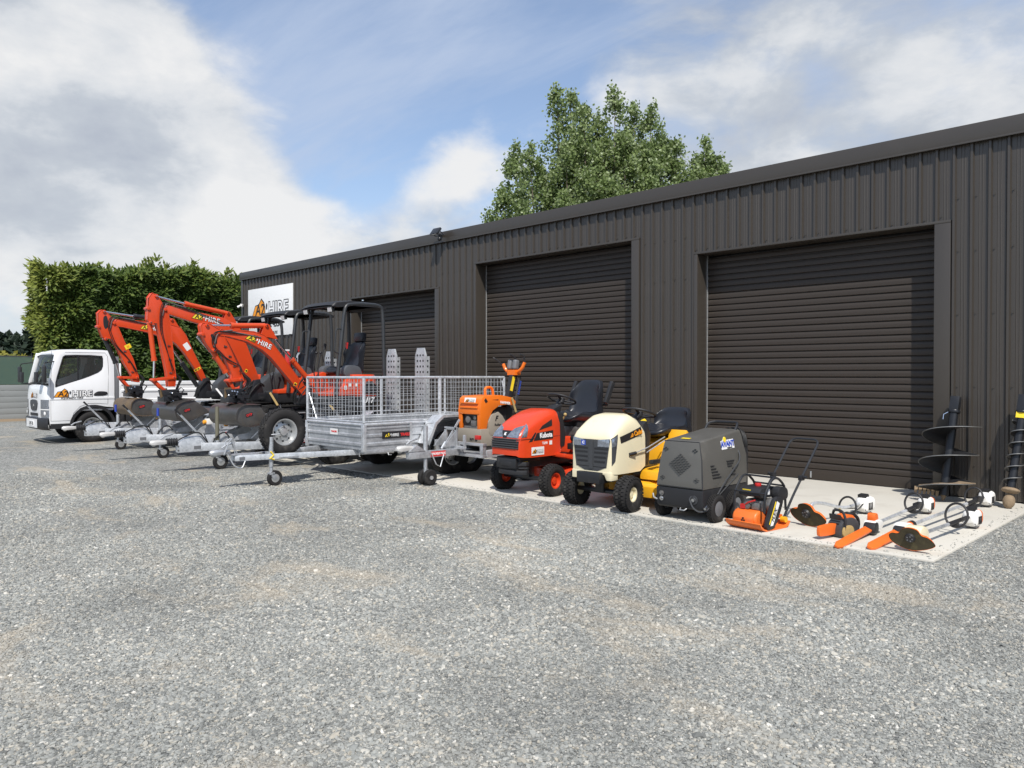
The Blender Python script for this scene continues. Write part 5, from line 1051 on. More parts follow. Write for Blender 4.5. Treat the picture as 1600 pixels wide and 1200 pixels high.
C1 = [(2.46, 2.74), (1.89, 2.68), (1.15, 2.64), (2.43, 2.2), (2.23, 1.72), (2.16, 1.46), (2.16, 1.44), (1.85, 1.43), (2.0, 1.24), (.60, 1.25), (1.20, 2.16)]
H1 = [(2.47, 2.62), (2.42, 2.66), (2.39, 2.58), (2.39, 2.44), (2.44, 2.40), (2.47, 2.48)]
make_excavator('orange mini excavator nearest the truck with black ram barrels on its dipper', -16.5, B1, S1, C1, H1, -.45, True, (1.90, .86, 1.0, 6, M['brown_steel']), (1.55, 2.46, -6, .46), False, ((.84, 2.09, .16, .11, -55, 'sticker', None), (.60, 1.62, .05, .10, -60, 'yellow_print', 'ink'), (2.02, 2.06, .09, .12, -62, 'yellow_print', 'gold')), ('sticker', ((.34, .35, 1.2), (.12, .60, .80))))
# ================================================================== MESH CAGE TRAILER
def wires(mb, o, ax, up, L, H, n, m, r=.0031):
    """welded mesh sheet: origin o, unit directions ax (length L) and up (height H), n upright and m level wires"""
    o, ax, up = Vector(o), Vector(ax), Vector(up)
    for k in range(n+1): a = o+ax*(L*k/n); mb.tube([a, a+up*H], r, 5, cap=False)
    for k in range(m+1): a = o+up*(H*k/m); mb.tube([a, a+ax*L], r, 5, cap=False)
def make_cage_trailer():
    t = thing('cage_trailer', 'galvanised box trailer with a wire mesh cage and spare wheel', 'trailer', (-9.75, -4.33, 0), NOSE)
    hw, L, zf, zr, zt = .75, 2.72, .45, .80, 1.46
    # pressed ribbed panels
    def rib(side):
        pr = [(0, zf), (0, zf+.045), (.014, zf+.055), (.014, zf+.085), (0, zf+.10), (0, zf+.165), (.014, zf+.178), (.014, zf+.205), (0, zf+.218), (0, zf+.275), (.010, zf+.285), (.010, zf+.30), (0, zf+.31), (.0, zr-.02), (-.02, zr-.02), (-.02, zf)]
        return pr
    mb = MB(); mb.prism([(a, z) for a, z in rib(0)], 'y', -hw+.04, hw-.04); mb.build('front_panel', M['galv'], t, smooth=0)
    mb = MB(); mb.prism([(-L-a, z) for a, z in rib(0)], 'y', -hw+.04, hw-.04); mb.build('tailgate', M['galv'], t, smooth=0)
    for s in (-1, 1):
        mb = MB(); mb.prism([(s*(hw+a), z) for a, z in rib(0)], 'x', -L+.04, -.04); mb.build('side_panel', M['galv'], t, smooth=0)
        mb = MB(); mb.cyl((-L, s*hw, zr), (0, s*hw, zr), .021, n=12); mb.build('side_rail', M['galv_bright'], t)
        mb = MB(); mb.box(-L, 0, s*hw-.03, s*hw+.02, zf-.05, zf-.002); mb.build('floor_rail', M['galv'], t, bev=.003)
        for x in (0, -L):
            mb = MB(); mb.box(x-.035, x+.022, s*hw-.03, s*hw+.024, zf-.03, zr+.01); mb.build('corner_post', M['galv_bright'], t, bev=.004)
        # octagonal mudguard
        gp = [(-.93, .50), (-1.08, .80), (-1.22, .90), (-1.70, .90), (-1.84, .80), (-1.99, .50)]
        mb = MB()
        for (x0, z0), (x1, z1) in zip(gp, gp[1:]): mb.loft([[(x0, s*.765, z0), (x0, s*1.0, z0), (x0, s*1.0, z0-.006), (x0, s*.765, z0-.006)], [(x1, s*.765, z1), (x1, s*1.0, z1), (x1, s*1.0, z1-.006), (x1, s*.765, z1-.006)]])
        gi = [(x*.94-.087, z-.035) for x, z in gp]; mb.prism(gp+gi[::-1], 'y', s*.995, s*1.003); mb.build('mudguard', M['galv_bright'], t, smooth=0)
        wheel(t, (-1.46, s*.88, .33), .33, .19, .19, s, M['rim'])
        # stiffeners on the side ahead of the guard
        mb = MB(); mb.box(-.82, -.78, s*hw, s*hw+.026, zf-.02, zr); mb.box(-2.2, -2.16, s*hw, s*hw+.026, zf-.02, zr); mb.build('side_stay', M['galv'], t)
    for x in (0, -L):
        mb = MB(); mb.cyl((x, -hw, zr), (x, hw, zr), .021, n=12); mb.build('end_rail', M['galv_bright'], t)
    mb = MB(); mb.box(-L+.02, -.02, -hw+.03, hw-.03, zf-.006, zf+.006); mb.build('floor', M['galv'], t)
    mb = MB()
    for x in (-.1, -.8, -1.46, -2.1, -2.65): mb.box(x-.03, x+.03, -hw+.05, hw-.05, zf-.06, zf-.008)
    mb.cyl((-1.46, -.85, .33), (-1.46, .85, .33), .028, n=10); mb.build('cross_members', M['galv'], t)
    # A-frame drawbar
    for s in (-1, 1):
        mb = MB(); mb.bar((1.52, s*.035, .40), (-.6, s*.62, .40), .05, .075); mb.build('drawbar_arm', M['galv_bright'], t, bev=.004)
    mb = MB(); mb.box(1.20, 1.56, -.07, .07, .44, .452); mb.box(.70, .98, -.28, .28, .375, .395); mb.build('drawbar_plate', M['galv'], t)
    coupler(t, 1.84, .485, boot=False, white=False)
    mb = MB()
    for s in (-1, 1): mb.tube([(1.66, s*.03, .45), (1.60, s*.05, .62), (1.55, s*.02, .66)], .008, 6); mb.tube([(1.48, s*.03, .45), (1.55, s*.02, .66)], .008, 6)
    mb.tube(rounded([(1.62, .05, .46), (1.55, .09, .30), (1.45, .10, .26), (1.38, .08, .40)], .05), .009, 6); mb.build('safety_chain', M['galv'], t)
    jockey(t, 1.06, .14, .66, .42, .105)
    mb = MB(); mb.tube([(1.09, .185, .47), (1.05, .19, .42), (1.10, .19, .38), (1.04, .185, .36)], .012, 6); mb.build('clamp_tie', M['yellow_print'], t)
    mb = MB(); mb.box(1.28, 1.48, .115, .118, .375, .415); mb.xf(Matrix.Translation((0, -.025, 0))); mb.build('data_plate', M['midgrey'], t)
    # spare wheel standing on the drawbar
    wheel(t, (.85, .06, .715), .315, .19, .185, 1, M['rim'], name='spare_wheel')
    mb = MB(); mb.box(.80, .90, -.10, -.04, .395, .75); mb.cyl((.85, -.08, .715), (.85, .03, .715), .03, n=10); mb.build('spare_carrier', M['galv'], t)
    # cage
    def cage(name, o, ax, Lp, n):
        mb = MB(); a = Vector(o); b_ = a+Vector(ax)*Lp; h = zt-zr-.03
        for p in (a, b_): mb.cyl(p, p+Vector((0, 0, h)), .016, n=8)
        mb.cyl(a+Vector((0, 0, h)), b_+Vector((0, 0, h)), .017, n=8); mb.cyl(a+Vector((0, 0, .012)), b_+Vector((0, 0, .012)), .012, n=8); fr = mb.build(name, M['galv_bright'], t)
        mb = MB(); wires(mb, a, ax, (0, 0, 1), Lp, h, n, 8); tag(mb.build('wire_mesh', M['galv'], fr), kind='stuff')
    zc = zr+.025
    cage('front_cage_panel', (0, -hw, zc), (0, 1, 0), 2*hw, 20); cage('rear_cage_panel', (-L, -hw, zc), (0, 1, 0), 2*hw, 20)
    for s in (-1, 1):
        for k in range(2): cage('side_cage_panel', (-k*L/2-.01, s*hw, zc), (-1, 0, 0), L/2-.02, 18)
    mb = MB(); mb.tube([(-.02, -hw+.02, 1.22), (-.02, -hw+.24, .83)], .011, 6); mb.tube([(-1.50, hw+.01, .86), (-1.46, hw+.02, .96), (-1.42, hw+.01, .86)], .010, 6); mb.tube([(-L+.05, hw, 1.40), (-L+.02, hw+.03, 1.2), (-L+.05, hw, 1.05)], .012, 6); mb.build('cage_latch', M['galv_bright'], t)
    flat(rect(.20, .085), M['sticker'], t, plane_mw((.0155, .02, .675), (0, 1, 0), (0, 0, 1)), 'maker_label'); text('TRAILERS', .036, M['red_print'], t, plane_mw((.0185, .02, .675), (0, 1, 0), (0, 0, 1)), .001)
    flat(rect(.52, .10), M['ink'], t, plane_mw((-.56, hw+.0155, .64), (-1, 0, 0), (0, 0, 1)), 'hire_strip'); hire_logo(t, plane_mw((-.47, hw+.0175, .645), (-1, 0, 0), (0, 0, 1)), .26, True); text('TRAILER', .055, M['red_print'], t, plane_mw((-.72, hw+.018, .635), (-1, 0, 0), (0, 0, 1)), .003)
    mb = MB()
    for y in (-.5, -.1, .2, .6): mb.tube([(-.03, y, zf-.05), (-.03, y, zf-.10), (-.05, y, zf-.10)], .006, 5)
    for x in (-.4, -1.0, -2.2, -2.5): mb.tube([(x, hw+.01, zf-.05), (x, hw+.03, zf-.09), (x-.05, hw+.03, zf-.09)], .006, 5)
    mb.build('rope_hooks', M['galv'], t)
    return t
make_cage_trailer()

# ================================================================== ROLLER TRAILER AND PEDESTRIAN ROLLER
t5 = thing('roller_trailer', 'small galvanised trailer with twin jockey wheels carrying the orange roller', 'trailer', (-8.2, -3.2, 0), NOSE)
mb = MB(); mb.box(.10, .98, -.04, .04, .375, .465); mb.build('drawbar', M['galv'], t5, bev=.004)
coupler(t5, 1.16, .52, boot=False)
mb = MB(); mb.prism([(1.0, .47), (.86, .56), (.70, .47)], 'y', -.045, .045); mb.build('coupling_mount', M['galv'], t5, bev=.004)
jk = bpy.data.objects.new('jockey_wheel', None); COL.objects.link(jk); jk.parent = t5; jk.location = (.68, 0, 0)
mb = MB(); mb.cyl((0, 0, .18), (0, 0, .74), .026, n=12); mb.cyl((0, 0, .44), (0, 0, .80), .032, n=12); mb.tube([(0, 0, .80), (0, 0, .83), (-.11, .02, .84)], .008, 6); mb.build('stem', M['galv'], jk)
for yy in (-.055, .055):
    mb = MB(); mb.lathe([(.03, -.036), (.095, -.036), (.108, -.022), (.108, .022), (.095, .036), (.03, .036)], (-.03, yy, .108), (0, 1, 0), 24); mb.build('wheel', M['tyre'], jk)
mb = MB(); mb.cyl((-.03, -.10, .108), (-.03, .10, .108), .028, n=10); mb.box(-.04, .02, -.015, .015, .11, .22); mb.build('fork', M['galv'], jk)
mb = MB(); mb.bar((.30, -.06, .50), (.02, -.06, .86), .012, .03); mb.cyl((.35, -.06, .47), (.28, -.06, .56), .016, n=8); mb.tube([(.62, .05, .44), (.55, .07, .28), (.47, .06, .24), (.40, .05, .40)], .008, 6); mb.build('handbrake_lever', M['galv_bright'], t5)
mb = MB(); mb.box(.12, .16, -.24, .20, .46, .50); mb.box(.12, .15, -.24, -.20, .50, .74); mb.box(.12, .15, -.02, .02, .50, .76); mb.box(.12, .15, .16, .20, .50, .66); mb.box(.12, .15, -.24, .02, .72, .76); mb.prism([(.16, .50), (.36, .50), (.16, .70)], 'y', -.225, -.215); mb.prism([(.16, .50), (.36, .50), (.16, .70)], 'y', -.005, .005); mb.build('front_bracket', M['galv'], t5, bev=.003)
mb = MB(); mb.box(.03, .10, -.52, .52, .36, .395); mb.box(.03, .10, -.52, .52, .52, .555)
for y in (-.52, -.02, .45): mb.box(.03, .10, y, y+.06, .395, .52)
mb.build('front_crossmember', M['galv'], t5, bev=.003)
for s in (-1, 1):
    mb = MB(); mb.box(-1.5, .03, s*.48-.04, s*.48+.04, .36, .46); mb.build('chassis_rail', M['galv_bright'], t5, bev=.004)
    wheel(t5, (-.68, s*.66, .285), .285, .17, .16, s, M['rim'])
mb = MB(); mb.box(-1.5, .03, -.44, .44, .38, .40); mb.cyl((-.68, -.6, .285), (-.68, .6, .285), .025, n=8); mb.build('deck', M['galv'], t5)
mb = MB(); mb.box(.36, .62, .041, .043, .385, .455); mb.build('warning_strip', M['red_print'], t5); text('WARN', .05, M['white_print'], t5, plane_mw((.52, .0435, .42), (-1, 0, 0), (0, 0, 1)), .001); text('MAX', .045, M['white_print'], t5, plane_mw((.41, .0435, .42), (-1, 0, 0), (0, 0, 1)), .001)
mb = MB(); mb.box(.02, .06, .30, .40, .60, .66); mb.build('red_tag', M['red'], t5, bev=.01)

ro = thing('trench_roller', 'orange and taupe walk behind roller with tall black steering handle', 'roller', (-8.26, -3.02, .405), NOSE)
Zr = .405
def RZ(mb): return mb.xf(Matrix.Translation((0, 0, -Zr)))
hwr = .235
side = [(-.00, .72), (.02, .98), (-.01, 1.15), (-.06, 1.19), (-.40, 1.20), (-.62, 1.16), (-.70, 1.10), (-.68, 1.04), (-.52, 1.06), (-.36, 1.05), (-.23, .98), (-.145, .86), (-.11, .72)]
mb = MB(); mb.prism(side, 'y', hwr-.02, hwr); mb.prism(side, 'y', -hwr, -hwr+.02); mb.prism([(.02, .98), (-.01, 1.15), (-.06, 1.19), (-.40, 1.20), (-.62, 1.16), (-.70, 1.10), (-.70, 1.06), (-.40, 1.14), (-.05, 1.13), (-.01, .98)], 'y', -hwr+.019, hwr-.019); RZ(mb).build('hood', M['roller_orange'], ro, bev=.006)
mb = MB(); mb.box(-.012, .012, -hwr+.02, -hwr+.07, .72, .99); mb.box(-.012, .012, hwr-.07, hwr-.02, .72, .99); mb.box(-.02, .018, -hwr+.02, hwr-.02, .93, 1.0); RZ(mb).build('front_frame', M['roller_orange'], ro, bev=.006)
for z in (1.03, 1.095): mb = MB(); mb.box(.008, .03, -hwr+.05, hwr-.05, z-.014, z+.006); RZ(mb).build('hood_louvre', M['roller_orange'], ro, bev=.005)
mb = MB(); mb.box(-.06, -.03, -hwr+.06, hwr-.06, .70, .94); RZ(mb).build('grille_void', M['black'], ro)
mb = MB(); mb.cyl((-.05, -.05, .85), (0, -.05, .85), .05, n=14); mb.box(-.04, 0, .02, .12, .76, .84); mb.cyl((-.04, .09, .88), (-.01, .09, .88), .03, n=12); mb.box(-.05, -.01, -.14, .15, .72, .76); RZ(mb).build('engine_front', M['engine'], ro, bev=.004)
mb = MB(); mb.prism([(.0, .48), (.025, .60), (.012, .725), (-.80, .725), (-.82, .60), (-.72, .56), (-.64, .46), (-.50, .42), (-.36, .46), (-.28, .56), (-.20, .48)], 'y', -hwr-.012, hwr+.012); RZ(mb).build('lower_body', M['taupe'], ro, bev=.008)
mb = MB(); mb.prism([(-.135, .67), (-.135, .82), (-.19, .92), (-.33, .96), (-.41, .90), (-.53, .74), (-.54, .66), (-.18, .62)], 'y', hwr-.03, hwr+.016); RZ(mb).build('side_cover', M['taupe'], ro, bev=.006)
text('F', .10, M['ink'], ro, plane_mw((-.28, hwr+.018, .865-Zr), (-1, 0, 0), (0, 0, 1)), .004, .3); text('Roller', .05, M['ink'], ro, plane_mw((-.31, hwr+.018, .775-Zr), (-1, 0, 0), (0, 0, 1)), .001)
mb = MB(); mb.box(-.60, -.16, -hwr+.06, hwr-.10, .74, 1.02); mb.cyl((-.30, hwr-.05, .92), (-.30, hwr, .92), .05, n=14); RZ(mb).build('engine', M['black'], ro, bev=.02)
mb = MB(); mb.tube(rounded([(-.30, 0, 1.18), (-.29, 0, 1.31), (-.44, 0, 1.31), (-.46, 0, 1.18)], .06, 5), .020, 10); RZ(mb).build('lifting_eye', M['roller_orange'], ro)
flat(rect(.24, .085), M['sticker'], ro, plane_mw((.0155, .02, 1.125-Zr), (0, 1, 0), (-.2, 0, 1)), 'hire_label'); hire_logo(ro, plane_mw((.018, .02, 1.13-Zr), (0, 1, 0), (-.2, 0, 1)), .20)
mb = MB(); mb.prism([(-.09, 1.165), (-.13, 1.11), (-.09, 1.09), (-.06, 1.13)], 'y', hwr, hwr+.002); mb.prism([(-.22, 1.135), (-.34, 1.14), (-.34, 1.125)], 'y', hwr, hwr+.002); RZ(mb).build('hood_vent', M['black'], ro)
text('HAMMER', .05, M['sticker'], ro, plane_mw((-.48, hwr+.001, 1.085-Zr), (-1, 0, -.12), (-.12, 0, 1)), .002)
text('RW 65', .055, M['ink'], ro, plane_mw((.022, .10, .58-Zr), (0, 1, 0), (0, 0, 1)), .003)
for x in (-.22, -.66): mb = MB(); mb.cyl((x, -hwr+.01, .565), (x, hwr-.01, .565), .16, n=32); RZ(mb).build('drum', M['steel_worn'], ro, bev=.006)
mb = MB(); mb.bar((-.62, .03, .72), (-.86, .03, 1.52), .085, .10); mb.bar((-.66, .03, .80), (-.72, .03, 1.02), .12, .15); RZ(mb).build('steering_arm', M['black'], ro, bev=.012)
mb = MB(); mb.bar((-.80, .12, 1.02), (-.92, .10, 1.46), .02, .045); RZ(mb).build('arm_strut', M['dkgrey'], ro)
flat(rect(.055, .22), M['yellow_print'], ro, plane_mw((-.79, .0745, 1.36-Zr), (-1, 0, -.28), (-.28, 0, 1)), 'warning_label')
text('RAMMAX', .05, M['blue_print'], ro, plane_mw((-.89, .1235, 1.30-Zr), (-.26, 0, 1), (1, 0, .26)), .002)
mb = MB(); mb.tube(rounded([(-.84, -.18, 1.66), (-.86, -.14, 1.56), (-.86, .03, 1.50), (-.86, .20, 1.58), (-.88, .24, 1.68)], .08, 5), .026, 10); mb.cbox((-.86, .03, 1.53), (.12, .16, .08)); RZ(mb).build('handle_frame', M['roller_orange'], ro)
mb = MB(); mb.tube(rounded([(-.88, .24, 1.66), (-.86, .24, 1.78), (-.80, .22, 1.80)], .05, 4), .015, 8); mb.tube(rounded([(-.84, -.18, 1.64), (-.72, -.24, 1.74), (-.70, -.26, 1.75)], .04, 4), .013, 8); mb.tube(rounded([(-.78, .03, 1.80), (-.88, .06, 1.74), (-.90, .06, 1.60)], .05, 4), .015, 8); RZ(mb).build('handle_grip', M['black'], ro)
for dy in (-.03, .08): mb = MB(); mb.cbox((-.85, dy, 1.645), (.09, .075, .15), Matrix.Rotation(R(-10), 3, 'Y')); RZ(mb).build('control_pod', M['midgrey'], ro, bev=.03, seg=4)
mb = MB(); mb.bar((-.60, hwr+.015, 1.16), (-.74, hwr+.02, .80), .004, .035); RZ(mb).build('tie_down_strap', M['strap'], ro)
mb = MB(); mb.cbox((-.70, hwr+.025, .90), (.05, .03, .11), Matrix.Rotation(R(20), 3, 'Y')); RZ(mb).build('ratchet', M['chrome'], ro, bev=.006)

# ================================================================== RIDE-ON MOWERS
def hood_rings(secs, nseg=9):
    """secs: x, half width, bottom, top, roundness -> open-bottom bonnet rings"""
    out = []
    for (x, w, zb, zt_, e) in secs:
        ring = [(x, w, zb)]
        for k in range(nseg*2+1):
            a = math.pi*k/(nseg*2); c, s_ = math.cos(a), math.sin(a)
            ring.append((x, w*math.copysign(abs(c)**e, c), zb+(zt_-zb)*(.45+.55*abs(s_)**e)))
        ring.append((x, -w, zb)); out.append(ring)
    return out
def _sec(secs, x):
    xs = [q[0] for q in secs][::-1]; return [float(np.interp(x, xs, [q[k] for q in secs][::-1])) for k in range(1, 5)]
def hood_y(secs, x, z):
    w, zb, zt_, e = _sec(secs, x); f = (z-zb)/(zt_-zb)
    if f <= .45: return w
    if f >= 1: return -1.0
    s_ = ((f-.45)/.55)**(1/e); return w*max(0.0, math.cos(math.asin(min(1, s_))))**e
def hood_x(secs, y, z):
    x = secs[0][0]
    while x > secs[-1][0]:
        if hood_y(secs, x, z) >= abs(y): return x
        x -= .002
    return x
def patch(name, secs, quad, view, m, parent, o_=.005, n=8, bev=0.0):
    """panel following the bonnet: quad of four corners, (y,z) seen from the front or (x,z) seen from the side"""
    mb = MB(); g = []
    sgn = 1
    for i in range(n+1):
        for j in range(n+1):
            a, b_ = i/n, j/n; A, B_, C_, D_ = (Vector(q) for q in quad); P_ = (A*(1-a)+B_*a)*(1-b_)+(D_*(1-a)+C_*a)*b_
            if view == 'front': g.append((hood_x(secs, P_[0], P_[1])+o_, P_[0], P_[1]))
            else: sg = 1 if view == 'left' else -1; g.append((P_[0], sg*(max(.0, hood_y(secs, P_[0], P_[1]))+o_), P_[1]))
    k = n+1; f = [(i*k+j, (i+1)*k+j, (i+1)*k+j+1, i*k+j+1) for i in range(n) for j in range(n)]
    rim = [i*k for i in range(k)]+[n*k+j for j in range(1, k)]+[i*k+n for i in range(n-1, -1, -1)]+[j for j in range(n-1, 0, -1)]
    base = len(g); g2 = []
    for r_ in rim:
        v_ = g[r_]; g2.append((v_[0]-.012, v_[1], v_[2]) if view == 'front' else (v_[0], v_[1]-.012*(1 if view == 'left' else -1), v_[2]))
    f += [(rim[i], rim[(i+1) % len(rim)], base+(i+1) % len(rim), base+i) for i in range(len(rim))]
    mb.add(g+g2, f); return mb.build(name, m, parent, smooth=50)
def steering_wheel(t, c, r, tilt, spokes=3):
    m = Matrix.Translation(c) @ Matrix.Rotation(tilt, 4, 'Y'); mb = MB(); mb.tube([(r*math.cos(a), r*math.sin(a), 0) for a in np.linspace(0, 2*math.pi, 32, endpoint=False)], .014, 8, closed=True)
    for k in range(spokes): a = 2*math.pi*k/spokes+.4; mb.bar((0, 0, -.012), (r*math.cos(a), r*math.sin(a), 0), .035, .012)
    mb.cyl((0, 0, -.05), (0, 0, .012), .045, n=14); mb.xf(m); return mb.build('steering_wheel', M['black'], t)

k1 = thing('ride_on_mower', 'red orange ride on mower with high back black seat', 'mower', (-6.75, -3.38, .014), NOSE, 'ride on mowers')
secs = [(.505, .20, .50, .70, .34), (.495, .232, .485, .735, .36), (.46, .245, .48, .79, .38), (.38, .252, .475, .855, .42), (.28, .258, .47, .91, .43), (.14, .263, .47, .975, .44), (-.02, .266, .47, 1.03, .46), (-.16, .264, .47, 1.055, .47), (-.28, .255, .47, 1.05, .47), (-.345, .24, .50, 1.02, .47)]
mb = MB(); R_ = hood_rings(secs); mb.loft(R_, cap=False, closed=False); mb.add(R_[0], [tuple(range(len(R_[0])))]); mb.build('bonnet', M['mower_red'], k1, smooth=50)
mb = MB(); mb.prism([(-.30, 1.02), (-.38, .98), (-.44, .72), (-.42, .56), (-.30, .56), (-.17, .66), (-.27, .90)], 'y', -.245, .245); mb.build('dash_panel', M['black'], k1, bev=.02)
go_ = patch('grille', secs, [(-.225, .58), (.225, .58), (.236, .705), (-.236, .705)], 'front', M['black'], k1, .006)
for z in (.592, .619, .646, .673, .698): mb = MB(); mb.tube([(hood_x(secs, q*.232, z)+.010, q*.232, z) for q in np.linspace(-1, 1, 13)], .0075, 6); mb.build('grille_bar', M['dkgrey'], go_)
for s in (-1, 1):
    patch('headlight', secs, [(s*.035, .722), (s*.222, .715), (s*.205, .868), (s*.10, .828)], 'front', M['lens'], k1, .007, 10)
    h_ = patch('side_lamp', secs, [(.46, .72), (.365, .728), (.305, .885), (.40, .80)], 'left' if s > 0 else 'right', M['lens'], k1, .005, 8)
    v_ = 'left' if s > 0 else 'right'
    patch('bonnet_vent', secs, [(-.13, .845), (.13, .80), (.07, .85), (-.13, .925)], v_, M['black'], k1, .003)
    patch('name_panel', secs, [(-.15, .685), (.235, .672), (.175, .765), (-.15, .788)], v_, M['ink'], k1, .003)
    patch('name_flash', secs, [(.262, .665), (.33, .660), (.205, .775), (.19, .765)], v_, M['ink'], k1, .003)
patch('bonnet_badge', secs, [(-.03, .712), (.03, .712), (.085, .80), (-.085, .80)], 'front', M['ink'], k1, .0055)
text('K', .05, M['white_print'], k1, plane_mw((.492, 0, .757), (0, 1, 0), (-.55, 0, 1)), .003)
mb = MB(); mb.tube([(x_, hood_y(secs, x_, .70)+.001, .70+.01*(x_ < 0)) for x_ in np.linspace(.40, -.32, 14)], .0028, 4); mb.build('panel_seam', M['ink'], k1)
text('Kubota', .085, M['white_print'], k1, plane_mw((-.0, .2705, .732), (-1, 0, .03), (.03, 0, 1)), .003)
text('T2290', .042, M['sticker'], k1, plane_mw((.02, .2665, .635), (-1, 0, 0), (0, 0, 1)), .001)
flat(rect(.055, .05), M['sticker'], k1, plane_mw((-.10, .2665, .635), (-1, 0, 0), (0, 0, 1)), 'data_label')
flat(rect(.25, .10), M['sticker'], k1, plane_mw((.16, .2655, .545), (-1, 0, 0), (0, 0, 1)), 'hire_label'); hire_logo(k1, plane_mw((.16, .268, .548), (-1, 0, 0), (0, 0, 1)), .23)
mb = MB()
for z0_, z1_, o_ in ((.262, .315, .0), (.33, .352, -.012), (.366, .418, .006)):
    mb.loft([[(xx, q*.24, z_) for xx, z_ in ((.49+o_-.14*abs(q)**2.6, z0_), (.49+o_-.14*abs(q)**2.6, z1_), (.44-.14*abs(q)**2.6, z1_), (.44-.14*abs(q)**2.6, z0_))] for q in np.linspace(-1, 1, 13)])
mb.box(.30, .44, -.16, .16, .27, .41)
mb.build('front_bumper', M['black'], k1, bev=.006)
mb = MB(); mb.box(-1.45, .40, -.17, .17, .34, .46); mb.cyl((.02, -.40, .19), (.02, .40, .19), .03, n=10); mb.box(-.05, .05, -.06, .06, .19, .40); mb.box(.0, .36, -.20, .20, .42, .47); mb.build('chassis', M['black_metal'], k1, bev=.008)
mb = MB(); mb.box(.20, .30, .172, .176, .38, .43); mb.build('warning_label', M['yellow_print'], k1)
for s in (-1, 1):
    wheel(k1, (.02, s*.425, .19), .19, .155, .105, s, M['mower_red'], 'disc', True, yaw=R(4)); wheel(k1, (-1.24, s*.37, .255), .255, .24, .13, s, M['mower_red'], 'disc', True)
    mb = MB(); mb.prism([(-.22, .50), (-.40, .46), (-.90, .45), (-1.0, .60), (-1.0, .52), (-.92, .40), (-.40, .41), (-.22, .45)], 'y', s*.20 if s > 0 else -.42, s*.42 if s > 0 else -.20); mb.build('footboard', M['mower_red'], k1, bev=.012)
    mb = MB(); a = [(-1.24+.36*math.cos(R(q)), .30+.34*math.sin(R(q))) for q in range(15, 170, 12)]; b_ = [(-1.24+.33*math.cos(R(q)), .30+.31*math.sin(R(q))) for q in range(15, 170, 12)]; mb.prism(a+b_[::-1], 'y', s*.18 if s > 0 else -.46, s*.46 if s > 0 else -.18); mb.build('rear_fender', M['mower_red'], k1, bev=.01)
mb = MB(); mb.prism([(-.62, .46), (-.66, .66), (-.80, .70), (-1.55, .70), (-1.60, .50), (-1.4, .40)], 'y', -.20, .20); mb.build('seat_pan', M['mower_red'], k1, bev=.03)
mb = MB(); mb.box(-1.05, -.70, -.17, .19, .66, .80); mb.cyl((-.80, .19, .72), (-.80, .24, .72), .05, n=14); mb.box(-.98, -.76, .17, .23, .54, .64); mb.build('engine_block', M['engine'], k1, bev=.01)
mb = MB(); mb.box(-.72, -.50, .21, .30, .52, .60); mb.cyl((-.60, .21, .66), (-.60, .31, .66), .045, n=14); mb.build('battery_box', M['black'], k1, bev=.01)
mb = MB(); mb.box(-.80, -.62, .215, .26, .60, .69); mb.build('filter_cover', M['sticker'], k1, bev=.01)
mb = MB(); mb.lathe([(.001, .02), (.28, .02), (.34, 0), (.35, -.09), (.33, -.11)], (-.62, .16, .27), (0, 0, 1), 24); mb.lathe([(.001, .02), (.28, .02), (.34, 0), (.35, -.09), (.33, -.11)], (-.62, -.16, .27), (0, 0, 1), 24); mb.build('cutting_deck', M['mower_red'], k1)
mb = MB(); seat_shell(mb, -.62, .86, .52, .54, .55); mb.build('seat', M['vinyl'], k1, smooth=80)
mb = MB(); mb.box(-1.18, -.72, -.20, .20, .80, .87); mb.build('seat_base', M['black'], k1, bev=.01)
for s in (-1, 1): mb = MB(); mb.cbox((-1.24, s*.315, 1.24), (.065, .05, .32), Matrix.Rotation(R(-28), 3, 'Y')); mb.cyl((-1.22, s*.22, 1.08), (-1.22, s*.30, 1.08), .022, n=10); mb.build('armrest', M['black'], k1, bev=.016)
mb = MB(); mb.cyl((-.38, 0, .92), (-.60, 0, 1.13), .05, .035, n=12); mb.prism([(-.28, 1.0), (-.40, 1.05), (-.55, 1.10), (-.50, .98), (-.40, .88)], 'y', -.09, .09); mb.build('steering_column', M['black'], k1, bev=.01)
steering_wheel(k1, (-.63, 0, 1.16), .19, R(-22))
mb = MB(); mb.tube([(-.40, .20, .88), (-.40, .26, .96)], .012, 6); mb.ball((-.40, .265, .975), .022); mb.build('throttle_lever', M['strap'], k1)

k2 = thing('ride_on_mower', 'cream and yellow ride on mower with low black seat', 'mower', (-5.38, -3.62, .014), NOSE, 'ride on mowers')
secs = [(.350, .228, .425, .775, .26), (.338, .258, .41, .82, .28), (.29, .268, .405, .875, .34), (.20, .270, .40, .93, .36), (.10, .270, .40, .985, .38), (.0, .268, .40, 1.03, .40), (-.16, .262, .40, 1.05, .42), (-.32, .254, .40, 1.0, .42), (-.46, .244, .45, .90, .42)]
mb = MB(); R_ = hood_rings(secs); mb.loft(R_, cap=False, closed=False); mb.add(R_[0], [tuple(range(len(R_[0])))]); mb.build('bonnet', M['cream'], k2, smooth=50)
mb = MB(); mb.prism([(-.262, .43), (-.262, .335), (-.20, .335), (-.17, .395), (.17, .395), (.20, .335), (.262, .335), (.262, .43)], 'x', .20, .354); mb.build('bumper_skirt', M['cream'], k2, bev=.012)
gk = patch('grille', secs, [(-.20, .475), (.20, .475), (.245, .775), (-.245, .775)], 'front', M['dkgrey'], k2, .007)
mb = MB(); mb.prism([(-.20, .48), (.20, .48), (.085, .435), (-.085, .435)], 'x', .33, .357); mb.build('grille_chin', M['dkgrey'], k2)
